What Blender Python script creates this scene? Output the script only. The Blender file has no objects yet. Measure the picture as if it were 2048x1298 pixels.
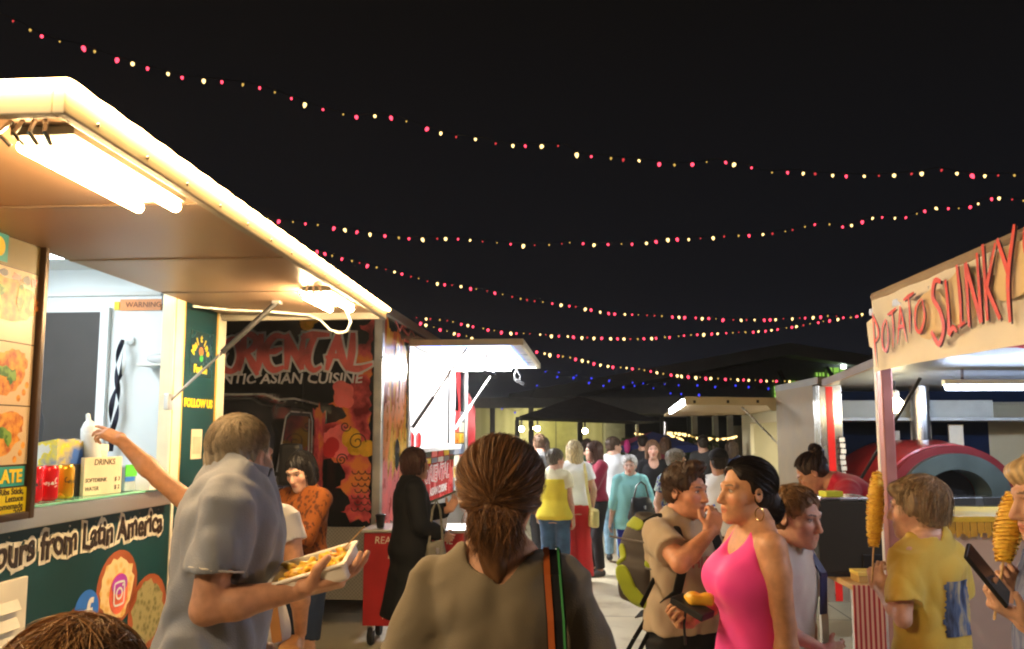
import bpy, bmesh, math, random
import numpy as np
from mathutils import Vector, Matrix

R = math.radians
scene = bpy.context.scene
col = scene.collection

# ------------------------------------------------------------------ camera
CAM_H = 1.75
cam_d = bpy.data.cameras.new('camera')
cam_d.sensor_width = 36.0
cam_d.lens = 36.0 * 1600 / 2048
cam_d.shift_y = 51 / 2048
cam_d.clip_start = 0.05
cam_d.clip_end = 600
cam = bpy.data.objects.new('camera', cam_d)
cam.location = (0, 0, CAM_H)
cam.rotation_euler = (R(96), 0, 0)
col.objects.link(cam)
scene.camera = cam

# ------------------------------------------------------------------ night sky
world = bpy.data.worlds.new('World')
scene.world = world
world.use_nodes = True
wn = world.node_tree.nodes
wl = world.node_tree.links
wn.clear()
w_out = wn.new('ShaderNodeOutputWorld')
w_bg = wn.new('ShaderNodeBackground')
w_tc = wn.new('ShaderNodeTexCoord')
w_sep = wn.new('ShaderNodeSeparateXYZ')
w_ramp = wn.new('ShaderNodeValToRGB')
wl.new(w_tc.outputs['Generated'], w_sep.inputs[0])
wl.new(w_sep.outputs['Z'], w_ramp.inputs[0])
wl.new(w_ramp.outputs[0], w_bg.inputs[0])
wl.new(w_bg.outputs[0], w_out.inputs[0])
w_ramp.color_ramp.elements[0].position = 0.0
w_ramp.color_ramp.elements[0].color = (0.0026, 0.0029, 0.0042, 1)
w_ramp.color_ramp.elements[1].position = 0.5
w_ramp.color_ramp.elements[1].color = (0.0010, 0.0009, 0.0009, 1)
e = w_ramp.color_ramp.elements.new(0.18)
e.color = (0.0015, 0.0016, 0.0021, 1)
w_bg.inputs[1].default_value = 1.0

scene.view_settings.view_transform = 'Standard'
scene.view_settings.look = 'None'
scene.view_settings.exposure = 2.05
scene.view_settings.gamma = 1.0
scene.cycles.use_denoising = True
scene.cycles.pixel_filter_type = 'BLACKMAN_HARRIS'
scene.cycles.filter_width = 2.1
scene.cycles.max_bounces = 7
scene.cycles.diffuse_bounces = 3
scene.cycles.glossy_bounces = 3
scene.cycles.transmission_bounces = 5
scene.cycles.transparent_max_bounces = 8
scene.cycles.sample_clamp_indirect = 3.0
scene.cycles.sample_clamp_direct = 0
scene.cycles.caustics_reflective = False
scene.cycles.caustics_refractive = False

rnd = random.Random(7)

# ------------------------------------------------------------------ pixel ray (2048 x 1298 photo) to a place in the scene
def ray(px, py):
    th = R(6)
    cx = (px - 1024) / 1600
    cy = (649 - py + 51) / 1600
    return Vector((cx, math.cos(th) - cy * math.sin(th), math.sin(th) + cy * math.cos(th)))

def at(px, py, Y):
    d = ray(px, py)
    return Vector((0, 0, CAM_H)) + d * (Y / d.y)

def on_plane(px, py, x0, m):
    d = ray(px, py)
    return Vector((0, 0, CAM_H)) + d * (x0 / (d.x - m * d.y))

# ------------------------------------------------------------------ materials
MATS = {}

def mat(name, color, rough=0.55, metal=0.0, spec=0.4, var=0.12, scale=6.0, bump=0.0, bscale=60.0, coat=0.0,
        sss=0.0, sheen=0.0, trans=0.0, alpha=1.0, vcol=False, subs=None, stretch=None):
    """Principled surface whose colour drifts a little and whose surface may be bumpy."""
    if name in MATS:
        return MATS[name]
    m = bpy.data.materials.new(name)
    m.use_nodes = True
    nt = m.node_tree
    p = nt.nodes['Principled BSDF']
    tc = nt.nodes.new('ShaderNodeTexCoord')
    vec = tc.outputs['Object']
    if stretch:
        mp = nt.nodes.new('ShaderNodeMapping')
        mp.inputs['Scale'].default_value = stretch
        nt.links.new(vec, mp.inputs[0])
        vec = mp.outputs[0]
    base = None
    if vcol:
        at_ = nt.nodes.new('ShaderNodeVertexColor')
        at_.layer_name = 'Col'
        base = at_.outputs[0]
    nz = nt.nodes.new('ShaderNodeTexNoise')
    nz.inputs['Scale'].default_value = scale
    nz.inputs['Detail'].default_value = 5
    nt.links.new(vec, nz.inputs[0])
    mr = nt.nodes.new('ShaderNodeMapRange')
    mr.inputs[1].default_value = 0.3
    mr.inputs[2].default_value = 0.7
    mr.inputs[3].default_value = 1 - var
    mr.inputs[4].default_value = 1 + var
    nt.links.new(nz.outputs[0], mr.inputs[0])
    mx = nt.nodes.new('ShaderNodeVectorMath')
    mx.operation = 'SCALE'
    if base is not None:
        nt.links.new(base, mx.inputs[0])
    else:
        mx.inputs[0].default_value = color[:3]
    nt.links.new(mr.outputs[0], mx.inputs['Scale'])
    nt.links.new(mx.outputs[0], p.inputs['Base Color'])
    mr2 = nt.nodes.new('ShaderNodeMapRange')
    mr2.inputs[1].default_value = 0.3
    mr2.inputs[2].default_value = 0.7
    mr2.inputs[3].default_value = max(0.02, rough - 0.07)
    mr2.inputs[4].default_value = min(1, rough + 0.07)
    nt.links.new(nz.outputs[0], mr2.inputs[0])
    nt.links.new(mr2.outputs[0], p.inputs['Roughness'])
    p.inputs['Metallic'].default_value = metal
    p.inputs['Specular IOR Level'].default_value = spec
    p.inputs['Coat Weight'].default_value = coat
    p.inputs['Coat Roughness'].default_value = 0.12
    p.inputs['Transmission Weight'].default_value = trans
    p.inputs['Alpha'].default_value = alpha
    if sss:
        p.inputs['Subsurface Weight'].default_value = sss
        p.inputs['Subsurface Radius'].default_value = (0.012, 0.005, 0.003)
        p.inputs['Subsurface Scale'].default_value = 0.6
    if sheen:
        p.inputs['Sheen Weight'].default_value = sheen
        p.inputs['Sheen Roughness'].default_value = 0.5
    if bump:
        n2 = nt.nodes.new('ShaderNodeTexNoise')
        n2.inputs['Scale'].default_value = bscale
        n2.inputs['Detail'].default_value = 3
        nt.links.new(vec, n2.inputs[0])
        bp = nt.nodes.new('ShaderNodeBump')
        bp.inputs['Strength'].default_value = bump
        bp.inputs['Distance'].default_value = 0.01
        nt.links.new(n2.outputs[0], bp.inputs['Height'])
        nt.links.new(bp.outputs[0], p.inputs['Normal'])
    MATS[name] = m
    return m

def glow(name, color, strength, sample=True):
    if name in MATS:
        return MATS[name]
    m = bpy.data.materials.new(name)
    m.use_nodes = True
    nt = m.node_tree
    nt.nodes.clear()
    o = nt.nodes.new('ShaderNodeOutputMaterial')
    em = nt.nodes.new('ShaderNodeEmission')
    em.inputs[0].default_value = (*color, 1)
    em.inputs[1].default_value = strength
    nt.links.new(em.outputs[0], o.inputs[0])
    m.cycles.emission_sampling = 'AUTO' if sample else 'NONE'
    MATS[name] = m
    return m

def two_tone(name, c1, c2, kind='check', scale=10.0, rough=0.6, spec=0.3, bump=0.0, axis=(1, 1, 1), lo=0.45, hi=0.55, c3=None):
    """Surface with a woven, spotted or checked pattern of its own."""
    if name in MATS:
        return MATS[name]
    m = bpy.data.materials.new(name)
    m.use_nodes = True
    nt = m.node_tree
    p = nt.nodes['Principled BSDF']
    tc = nt.nodes.new('ShaderNodeTexCoord')
    mp = nt.nodes.new('ShaderNodeMapping')
    mp.inputs['Scale'].default_value = axis
    nt.links.new(tc.outputs['Object'], mp.inputs[0])
    if kind == 'check':
        t = nt.nodes.new('ShaderNodeTexChecker')
        t.inputs['Scale'].default_value = scale
        t.inputs[1].default_value = (*c1, 1)
        t.inputs[2].default_value = (*c2, 1)
        nt.links.new(mp.outputs[0], t.inputs[0])
        nt.links.new(t.outputs[0], p.inputs['Base Color'])
        h = t.outputs[1]
    else:
        if kind == 'noise':
            t = nt.nodes.new('ShaderNodeTexNoise')
            t.inputs['Scale'].default_value = scale
            t.inputs['Detail'].default_value = 4
            out = t.outputs[0]
        elif kind == 'voronoi':
            t = nt.nodes.new('ShaderNodeTexVoronoi')
            t.inputs['Scale'].default_value = scale
            out = t.outputs[0]
        else:
            t = nt.nodes.new('ShaderNodeTexWave')
            t.inputs['Scale'].default_value = scale
            t.inputs['Distortion'].default_value = 0.6
            out = t.outputs[1]
        nt.links.new(mp.outputs[0], t.inputs[0])
        rp = nt.nodes.new('ShaderNodeValToRGB')
        rp.color_ramp.elements[0].position = lo
        rp.color_ramp.elements[0].color = (*c1, 1)
        rp.color_ramp.elements[1].position = hi
        rp.color_ramp.elements[1].color = (*c2, 1)
        if c3:
            e_ = rp.color_ramp.elements.new(min(0.98, hi + 0.12)); rp.color_ramp.interpolation = 'LINEAR'
            e_.color = (*c3, 1)
        nt.links.new(out, rp.inputs[0])
        nt.links.new(rp.outputs[0], p.inputs['Base Color'])
        h = out
    p.inputs['Roughness'].default_value = rough
    p.inputs['Specular IOR Level'].default_value = spec
    if bump:
        bp = nt.nodes.new('ShaderNodeBump')
        bp.inputs['Strength'].default_value = bump
        bp.inputs['Distance'].default_value = 0.01
        nt.links.new(h, bp.inputs['Height'])
        nt.links.new(bp.outputs[0], p.inputs['Normal'])
    MATS[name] = m
    return m

# ------------------------------------------------------------------ objects
def tag(o, label=None, cat=None, group=None, kind=None):
    if label: o['label'] = label
    if cat: o['category'] = cat
    if group: o['group'] = group
    if kind: o['kind'] = kind
    return o

def thing(name, label, cat, loc=(0, 0, 0), rz=0.0, group=None):
    o = bpy.data.objects.new(name, None)
    o.empty_display_size = 0.1
    col.objects.link(o)
    o.location = loc
    o.rotation_euler = (0, 0, rz)
    return tag(o, label, cat, group)

class MB:
    """Collects simple shapes into one mesh."""
    def __init__(self):
        self.v = []; self.f = []; self.s = []
    def add(self, vs, fs, smooth=False):
        b = len(self.v)
        self.v += [tuple(v) for v in vs]
        self.f += [tuple(b + i for i in f) for f in fs]
        self.s += [smooth] * len(fs)
        return self
    def box(self, c, s, rot=None, bev=0.0):
        """centre, full size, optional 3x3 rotation; bev cuts the edges."""
        bm = bmesh.new()
        bmesh.ops.create_cube(bm, size=1.0)
        for v in bm.verts:
            v.co = Vector((v.co.x * s[0], v.co.y * s[1], v.co.z * s[2]))
        if bev:
            bmesh.ops.bevel(bm, geom=bm.edges[:], offset=min(bev, min(s) * 0.45), segments=2, affect='EDGES', profile=0.6)
        bm.verts.index_update()
        M = rot if rot is not None else Matrix.Identity(3)
        c = Vector(c)
        vs = [c + M @ v.co for v in bm.verts]
        fs = [[v.index for v in f.verts] for f in bm.faces]
        bm.free()
        return self.add(vs, fs)
    def b2(self, lo, hi, bev=0.0):
        c = [(a + b) / 2 for a, b in zip(lo, hi)]
        return self.box(c, [abs(b - a) for a, b in zip(lo, hi)], None, bev)
    def bar(self, a, b, w, h, up=(0, 0, 1), bev=0.0):
        a = Vector(a); b = Vector(b)
        y = (b - a); L = y.length; y.normalize()
        x = y.cross(Vector(up))
        if x.length < 1e-4: x = y.cross(Vector((1, 0, 0)))
        x.normalize(); z = x.cross(y)
        return self.box((a + b) / 2, (w, L, h), Matrix((x, y, z)).transposed(), bev)
    def tube(self, pts, r, n=8, caps=True):
        pts = [Vector(p) for p in pts]
        rr = r if isinstance(r, (list, tuple)) else [r] * len(pts)
        vs = []; fs = []
        prev = None
        for i, p in enumerate(pts):
            d = (pts[min(i + 1, len(pts) - 1)] - pts[max(i - 1, 0)])
            d.normalize()
            if prev is None:
                u = d.cross(Vector((0, 0, 1)))
                if u.length < 1e-3: u = d.cross(Vector((1, 0, 0)))
            else:
                u = prev - d * prev.dot(d)
            u.normalize(); prev = u
            w = d.cross(u)
            for k in range(n):
                a = 2 * math.pi * k / n
                vs.append(p + (u * math.cos(a) + w * math.sin(a)) * rr[i])
        for i in range(len(pts) - 1):
            for k in range(n):
                k2 = (k + 1) % n
                fs.append((i * n + k, i * n + k2, (i + 1) * n + k2, (i + 1) * n + k))
        if caps:
            fs.append(tuple(reversed(range(n))))
            fs.append(tuple(range((len(pts) - 1) * n, len(pts) * n)))
        return self.add(vs, fs, True)
    def lathe(self, prof, o=(0, 0, 0), n=24, rot=None, caps=True):
        o = Vector(o); M = rot if rot is not None else Matrix.Identity(3)
        vs = []; fs = []
        for (r, z) in prof:
            for k in range(n):
                a = 2 * math.pi * k / n
                vs.append(o + M @ Vector((r * math.cos(a), r * math.sin(a), z)))
        for i in range(len(prof) - 1):
            for k in range(n):
                k2 = (k + 1) % n
                fs.append((i * n + k, i * n + k2, (i + 1) * n + k2, (i + 1) * n + k))
        if caps:
            fs.append(tuple(reversed(range(n))))
            fs.append(tuple(range((len(prof) - 1) * n, len(prof) * n)))
        return self.add(vs, fs, True)
    def prism(self, poly, d, frame=None):
        """polygon (x, y) extruded along local z by d; frame maps (x, y, z) to the place."""
        F = frame or (lambda p: Vector(p))
        n = len(poly)
        vs = [F((x, y, 0)) for x, y in poly] + [F((x, y, d)) for x, y in poly]
        fs = [tuple(reversed(range(n))), tuple(range(n, 2 * n))]
        fs += [(i, (i + 1) % n, n + (i + 1) % n, n + i) for i in range(n)]
        return self.add(vs, fs)
    def quad(self, *p):
        return self.add(p, [tuple(range(len(p)))])
    def sphere(self, c, r, n=12, m=8, sc=(1, 1, 1)):
        prof = [(max(1e-4, r * math.sin(math.pi * i / m)), -r * math.cos(math.pi * i / m)) for i in range(m + 1)]
        return self.lathe(prof, c, n, Matrix.Diagonal(sc))
    def build(self, name, m, parent=None, loc=None):
        me = bpy.data.meshes.new(name)
        me.from_pydata(self.v, [], self.f)
        me.polygons.foreach_set('use_smooth', self.s)
        me.materials.append(m)
        me.update()
        if any(self.s):
            try: me.set_sharp_from_angle(angle=R(42))
            except Exception: pass
        o = bpy.data.objects.new(name, me)
        col.objects.link(o)
        if parent is not None: o.parent = parent
        if loc is not None: o.location = loc
        return o

def plane_frame(o, ux, uy):
    """local x, y on a surface; z stands off it."""
    o = Vector(o); ux = Vector(ux).normalized(); uy = Vector(uy).normalized(); n = ux.cross(uy)
    return lambda p: o + ux * p[0] + uy * p[1] + n * p[2]

def text(name, s, size, frame, m, parent=None, align='CENTER', depth=0.002, fat=0.0, shear=0.0, off=0.0, sx=1.0, wob=0.0):
    """Lettering as a thin mesh lying on a surface."""
    cu = bpy.data.curves.new(name, 'FONT')
    cu.body = s; cu.size = size; cu.align_x = align; cu.align_y = 'CENTER'
    cu.extrude = depth / 2; cu.offset = fat; cu.shear = shear
    cu.resolution_u = 3
    t = bpy.data.objects.new(name, cu)
    col.objects.link(t)
    dg = bpy.context.evaluated_depsgraph_get()
    me = bpy.data.meshes.new_from_object(t.evaluated_get(dg))
    bpy.data.objects.remove(t)
    for v in me.vertices:
        x, y, z = v.co
        y = max(-size, min(size, y)); x = max(-size * len(s), min(size * len(s), x))
        if wob:
            y += wob * math.sin(x / size * 5.1) + wob * 0.6 * math.sin(x / size * 11.3 + 1)
        v.co = frame((x * sx, y, z + depth / 2 + off))
    me.materials.clear(); me.materials.append(m)
    o = bpy.data.objects.new(name, me)
    col.objects.link(o)
    if parent is not None: o.parent = parent
    return o

def strokes(mb, lines, w, frame, depth=0.002, off=0.0, grow=0.0):
    """painted strokes: each a list of (x, y) or (x, y, width factor); z steps keep crossings apart."""
    for li, ln in enumerate(lines):
        P = [Vector((p[0], p[1])) for p in ln]
        W = [(p[2] if len(p) > 2 else 1.0) * w * 0.5 + grow for p in ln]
        # refine with a smooth curve
        Q = []; QW = []
        n = len(P)
        for i in range(n - 1):
            p0 = P[max(i - 1, 0)]; p1 = P[i]; p2 = P[i + 1]; p3 = P[min(i + 2, n - 1)]
            for k in range(4):
                t = k / 4
                Q.append(0.5 * ((2 * p1) + (p2 - p0) * t + (2 * p0 - 5 * p1 + 4 * p2 - p3) * t * t + (3 * p1 - p0 - 3 * p2 + p3) * t ** 3))
                QW.append(W[i] * (1 - t) + W[i + 1] * t)
        Q.append(P[-1]); QW.append(W[-1])
        if grow:
            d = (Q[0] - Q[1]).normalized(); Q.insert(0, Q[0] + d * grow); QW.insert(0, QW[0])
            d = (Q[-1] - Q[-2]).normalized(); Q.append(Q[-1] + d * grow); QW.append(QW[-1])
        L = []; Rr = []
        for i, q in enumerate(Q):
            d = (Q[min(i + 1, len(Q) - 1)] - Q[max(i - 1, 0)])
            if d.length < 1e-9: d = Vector((1, 0))
            d.normalize(); nn = Vector((-d.y, d.x))
            L.append(q + nn * QW[i]); Rr.append(q - nn * QW[i])
        z = depth + off + 0.0004 * (li % 5)
        vs = [frame((p.x, p.y, z)) for p in L] + [frame((p.x, p.y, z)) for p in Rr]
        m_ = len(L)
        mb.add(vs, [(m_ + i, m_ + i + 1, i + 1, i) for i in range(m_ - 1)])
    return mb

def disc(mb, c, rx, ry, frame, off=0.002, n=24, jag=0.0, seed=1, depth=0.0):
    """flat round or ragged patch on a surface, centre in its middle."""
    rr = random.Random(seed)
    pts = []
    for k in range(n):
        a = 2 * math.pi * k / n
        q = 1 + jag * rr.uniform(-1, 1)
        pts.append(frame((c[0] + rx * q * math.cos(a), c[1] + ry * q * math.sin(a), off)))
    pts.append(frame((c[0], c[1], off)))
    mb.add(pts, [(n, k, (k + 1) % n) for k in range(n)])
    return mb

def copy_tree(o, parent=None):
    c = o.copy(); col.objects.link(c)
    if parent is not None: c.parent = parent
    for ch in list(o.children): copy_tree(ch, c)
    return c
# ------------------------------------------------------------------ shared materials
M_alu = mat('brushed_aluminium', (0.62, 0.61, 0.58), 0.34, 0.85, 0.5, 0.1, 9, 0.05, 120, stretch=(1, 0.1, 1))
M_white = mat('white_paint', (0.78, 0.78, 0.76), 0.42, 0, 0.4, 0.05, 4)
M_inner = mat('inner_white_panel', (0.74, 0.78, 0.8), 0.3, 0, 0.45, 0.05, 3)
M_cream = mat('cream_trim', (0.78, 0.72, 0.56), 0.4, 0, 0.4, 0.08, 7)
M_teal = mat('dark_teal_wrap', (0.004, 0.042, 0.048), 0.42, 0, 0.35, 0.25, 2.5, 0.03, 40)
M_black = mat('black_plastic', (0.012, 0.012, 0.013), 0.45, 0, 0.4, 0.2, 12)
M_blackgloss = mat('black_gloss_wrap', (0.008, 0.008, 0.009), 0.16, 0, 0.5, 0.2, 3, 0.02, 3)
M_rubber = mat('rubber', (0.015, 0.015, 0.015), 0.8)
M_steel = mat('stainless_steel', (0.55, 0.55, 0.54), 0.25, 0.95, 0.5, 0.12, 12, 0.03, 90, stretch=(1, 1, 0.15))
M_yel = mat('yellow_print', (0.85, 0.62, 0.02), 0.45)
M_ink = mat('dark_brown_print', (0.03, 0.015, 0.008), 0.5)
M_redp = mat('red_print', (0.62, 0.03, 0.035), 0.35, var=0.2, scale=3)
M_pinkred = mat('coral_red_print', (0.88, 0.19, 0.19), 0.3, var=0.25, scale=5)
M_orange = mat('orange_print', (0.80, 0.22, 0.02), 0.3, var=0.35, scale=7)
M_amber = mat('amber_print', (0.85, 0.48, 0.03), 0.3, var=0.3, scale=9)
M_silver = mat('pale_print', (0.80, 0.78, 0.84), 0.4)
M_blue = mat('blue_print', (0.03, 0.17, 0.66), 0.4)
M_wood = mat('pale_wood', (0.55, 0.36, 0.16), 0.6, var=0.25, scale=5, stretch=(8, 1, 8))
M_conc = None

# ------------------------------------------------------------------ ground
def ground():
    m = bpy.data.materials.new('concrete_slabs')
    m.use_nodes = True
    nt = m.node_tree; p = nt.nodes['Principled BSDF']
    tc = nt.nodes.new('ShaderNodeTexCoord')
    br = nt.nodes.new('ShaderNodeTexBrick')
    mp = nt.nodes.new('ShaderNodeMapping')
    mp.inputs['Rotation'].default_value = (0, 0, R(4))
    mp.inputs['Location'].default_value = (0.33, 0.4, 0)
    nt.links.new(tc.outputs['Object'], mp.inputs[0])
    nt.links.new(mp.outputs[0], br.inputs[0])
    br.offset = 0.0
    br.inputs['Scale'].default_value = 1.0
    br.inputs['Brick Width'].default_value = 3.0
    br.inputs['Row Height'].default_value = 4.2
    br.inputs['Mortar Size'].default_value = 0.006
    br.inputs[1].default_value = (0.60, 0.53, 0.37, 1)
    br.inputs[2].default_value = (0.57, 0.51, 0.37, 1)
    br.inputs[3].default_value = (0.07, 0.055, 0.04, 1)
    nz = nt.nodes.new('ShaderNodeTexNoise'); nz.inputs['Scale'].default_value = 0.7; nz.inputs['Detail'].default_value = 8
    nt.links.new(tc.outputs['Object'], nz.inputs[0])
    mr = nt.nodes.new('ShaderNodeMapRange')
    mr.inputs[1].default_value = 0.3; mr.inputs[2].default_value = 0.7; mr.inputs[3].default_value = 0.72; mr.inputs[4].default_value = 1.15
    nt.links.new(nz.outputs[0], mr.inputs[0])
    sc = nt.nodes.new('ShaderNodeVectorMath'); sc.operation = 'SCALE'
    nt.links.new(br.outputs[0], sc.inputs[0]); nt.links.new(mr.outputs[0], sc.inputs['Scale'])
    # old stains
    n2 = nt.nodes.new('ShaderNodeTexNoise'); n2.inputs['Scale'].default_value = 2.3; n2.inputs['Detail'].default_value = 6
    nt.links.new(tc.outputs['Object'], n2.inputs[0])
    rp = nt.nodes.new('ShaderNodeValToRGB')
    rp.color_ramp.elements[0].position = 0.56; rp.color_ramp.elements[0].color = (1, 1, 1, 1)
    rp.color_ramp.elements[1].position = 0.72; rp.color_ramp.elements[1].color = (0.62, 0.53, 0.46, 1)
    nt.links.new(n2.outputs[0], rp.inputs[0])
    mu = nt.nodes.new('ShaderNodeVectorMath'); mu.operation = 'MULTIPLY'
    nt.links.new(sc.outputs[0], mu.inputs[0]); nt.links.new(rp.outputs[0], mu.inputs[1])
    nt.links.new(mu.outputs[0], p.inputs['Base Color'])
    p.inputs['Roughness'].default_value = 0.55
    n3 = nt.nodes.new('ShaderNodeTexNoise'); n3.inputs['Scale'].default_value = 90; n3.inputs['Detail'].default_value = 4
    nt.links.new(tc.outputs['Object'], n3.inputs[0])
    bp = nt.nodes.new('ShaderNodeBump'); bp.inputs['Strength'].default_value = 0.25; bp.inputs['Distance'].default_value = 0.004
    nt.links.new(n3.outputs[0], bp.inputs['Height']); nt.links.new(bp.outputs[0], p.inputs['Normal'])
    mb = MB(); mb.quad((-120, -20, 0), (120, -20, 0), (120, 200, 0), (-120, 200, 0))
    tag(mb.build('ground', m), kind='structure')
ground()

# ------------------------------------------------------------------ LED materials
G_warm = glow('warm_led', (1.0, 0.58, 0.20), 9)
G_tube = glow('warm_tube', (1.0, 0.64, 0.29), 34)
G_cool = glow('cool_panel', (0.84, 0.95, 1.0), 3.6)
G_coolhot = glow('cool_panel_bright', (0.97, 0.96, 0.95), 6)
G_uv = glow('blue_led', (0.14, 0.30, 1.0), 2.6)
G_tube_assumed = glow('white_tube', (0.74, 0.82, 1.0), 42)  # serves only the assumed tube under the gazebo roof

def wall_opening(mb, x0, x1, y0, y1, z0, z1, oy0, oy1, oz0, oz1):
    mb.b2((x0, y0, z0), (x1, oy0, z1)); mb.b2((x0, oy1, z0), (x1, y1, z1))
    if oz0 > z0: mb.b2((x0, oy0, z0), (x1, oy1, oz0))
    if oz1 < z1: mb.b2((x0, oy0, oz1), (x1, oy1, z1))

SIDE = lambda x=0.0: plane_frame((x, 0, 0), (0, 1, 0), (0, 0, 1))     # faces local +x: x = along, y = up

# ------------------------------------------------------------------ taco trailer on the left
A1 = math.atan(0.066)
T1 = thing('food_trailer', 'dark green food trailer with glowing raised canopy and open counter on the left', 'food trailer', (-2.25, 0, 0), -A1)
def l1(px, py):      # place on its service side, in its own axes
    return T1_inv @ on_plane(px, py, -2.25, 0.066)
T1_mat = Matrix.Translation((-2.25, 0, 0)) @ Matrix.Rotation(-A1, 4, 'Z')
T1_inv = T1_mat.inverted()

def taco_trailer():
    t = T1
    Y0, Y1 = 0.7, 5.26
    mb = MB(); mb.b2((-0.04, Y0, 0.42), (0, 4.63, 1.36)); mb.b2((-0.04, 4.66, 0.42), (0, Y1, 1.36)); mb.build('side_panel', M_teal, t)
    mb = MB(); mb.b2((-0.03, 4.63, 0.42), (0.006, 4.66, 1.36), 0.002); mb.build('door_trim', M_cream, t)
    mb = MB(); mb.b2((-0.55, Y0, 1.362), (0.045, 4.56, 1.445), 0.006); mb.build('counter', M_alu, t)
    mb = MB(); mb.b2((-0.52, Y0 + .02, 1.447), (0.05, 4.55, 1.457)); mb.build('counter_glass', mat('green_edge_glass', (0.25, 0.62, 0.45), 0.08, 0, 0.6, 0.05, 4), t)
    # pillar at the far end
    mb = MB(); mb.b2((-0.05, 4.70, 1.362), (0.0, 5.16, 2.62)); pil = mb.build('pillar_panel', M_teal, t)
    mb = MB(); mb.b2((-0.06, 4.56, 1.362), (0.012, 4.66, 2.62), 0.004); mb.b2((-0.05, 4.66, 1.362), (0.004, 4.70, 2.62)); mb.build('jamb', M_cream, t)
    mb = MB(); mb.b2((-0.06, 5.16, 0.42), (0.014, 5.265, 2.70), 0.006); mb.build('corner_post', M_cream, t)
    mb = MB(); mb.b2((-0.04, Y0, 1.36), (0, 1.75, 2.62)); mb.build('near_panel', M_teal, t)
    mb = MB(); mb.b2((-0.06, Y0, 2.62), (0.0, 5.26, 2.84)); mb.build('head_panel', M_cream, t)
    # shell
    mb = MB(); mb.b2((-2.1, Y0, 2.84), (0.0, 5.27, 2.90), 0.01); mb.build('roof', M_white, t)
    mb = MB(); mb.b2((-2.05, 5.20, 0.42), (-0.062, 5.25, 2.84)); mb.build('end_wall', M_inner, t)
    mb = MB(); mb.b2((-2.1, Y0, 0.42), (-2.05, 5.26, 2.84)); mb.build('rear_wall', M_inner, t)
    mb = MB(); mb.b2((-2.05, Y0, 0.42), (-0.045, Y0 + .05, 2.84)); mb.build('near_wall', M_inner, t)
    mb = MB(); mb.b2((-2.05, Y0 + .05, 0.42), (-0.045, 5.20, 0.55)); mb.build('trailer_floor', M_alu, t)
    for yy in (2.2, 3.1):
        mb = MB(); mb.lathe([(0.02, -.1), (0.30, -.1), (0.33, -.06), (0.33, .06), (0.30, .1), (0.02, .1)], (-0.25, yy, 0.33), 24, Matrix.Rotation(R(90), 3, 'Y'))
        wh = mb.build('wheel', M_rubber, t)
        mb = MB(); mb.lathe([(0.01, .0), (0.19, .0), (0.20, .012)], (-0.14, yy, 0.33), 20, Matrix.Rotation(R(90), 3, 'Y')); mb.build('hub', M_alu, wh)
    # roof lining with lamp
    mb = MB(); mb.b2((-1.35, 1.6, 2.80), (-0.75, 4.7, 2.835)); mb.build('ceiling_lamp', G_cool, t)
    # the black door, trims and things fixed on the end wall
    E_ = lambda x, z: (x, 5.19, z)
    mb = MB(); mb.b2((-1.60, 5.17, 0.56), (-0.80, 5.198, 2.55), 0.003); mb.build('inner_door', mat('dark_inner_door', (0.045, 0.04, 0.038), 0.5), t)
    mb = MB(); mb.b2((-0.80, 5.165, 0.56), (-0.74, 5.198, 2.58), 0.003); mb.build('inner_door_trim', M_inner, t)
    mb = MB(); mb.b2((-2.0, 5.18, 2.66), (-0.07, 5.198, 2.685)); mb.build('ceiling_trim', M_white, t)
    # canopy
    cn = MB().b2((0.02, 1.88, 2.528), (1.07, 5.17, 2.556)).build('canopy', mat('canopy_underside', (0.38, 0.24, 0.15), 0.40, 0.25, 0.5, 0.08, 1.2, stretch=(1, 0.35, 1)), t)
    fb = MB(); fb.b2((1.07, 1.85, 2.485), (1.10, 5.20, 2.562), 0.004); fb.b2((0.02, 1.85, 2.485), (1.07, 1.88, 2.562), 0.004); fb.b2((0.02, 5.17, 2.485), (1.07, 5.20, 2.562), 0.004)
    fb.build('edge_frame', mat('grey_cream_frame', (0.34, 0.31, 0.25), 0.45), cn)
    mb = MB()
    mb.tube([(1.114, 1.838 + .0336 * k, 2.550) for k in range(101)], [.013 + .0015 * math.sin(k * 1.57) for k in range(101)], 8); mb.tube([(.04 + 1.072 * k / 32, 1.838, 2.550) for k in range(33)], .014, 8)
    mb.build('led_strip', G_warm, cn)
    # row of little lamps over the hinge
    mb = MB(); mb.b2((0.0, 3.3, 2.60), (0.016, 4.9, 2.618)); mb.build('hinge_led_strip', glow('hinge_led', (1, .86, .62), 6), t)
    for i in range(9):
        mb = MB(); mb.sphere((0.012, 2.55 + i * .095, 2.597), 0.017, 10, 8); mb.build('hinge_lamp', glow('hinge_led', (1, .86, .62), 6), t)
    # twin tube floodlights
    def flood(y0, y1, x, g=G_tube):
        f = MB().b2((x - .085, y0, 2.502), (x + .085, y1, 2.527), 0.004).build('floodlight', mat('grey_fixture', (.22, .21, .19), .5), cn)
        for dx in (-.062, .062):
            mb = MB(); mb.tube([(x + dx, y0 + .02, 2.482), (x + dx, y1 - .02, 2.482)], 0.018, 12); mb.build('tube_lamp', g, f)
        mb = MB()
        for yy in (y0 - .03,):
            for k in range(4):
                mb.tube([(x - .06 + k * .03, yy, 2.527), (x - .07 + k * .04, yy - .03, 2.485), (x - .05 + k * .035, yy - .01, 2.46)], 0.006, 6)
        mb.build('clip', M_steel, f)
    flood(2.02, 2.62, 0.93); flood(4.25, 4.75, 0.93, glow('warm_tube_far', (1, .70, .36), 120))
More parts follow.
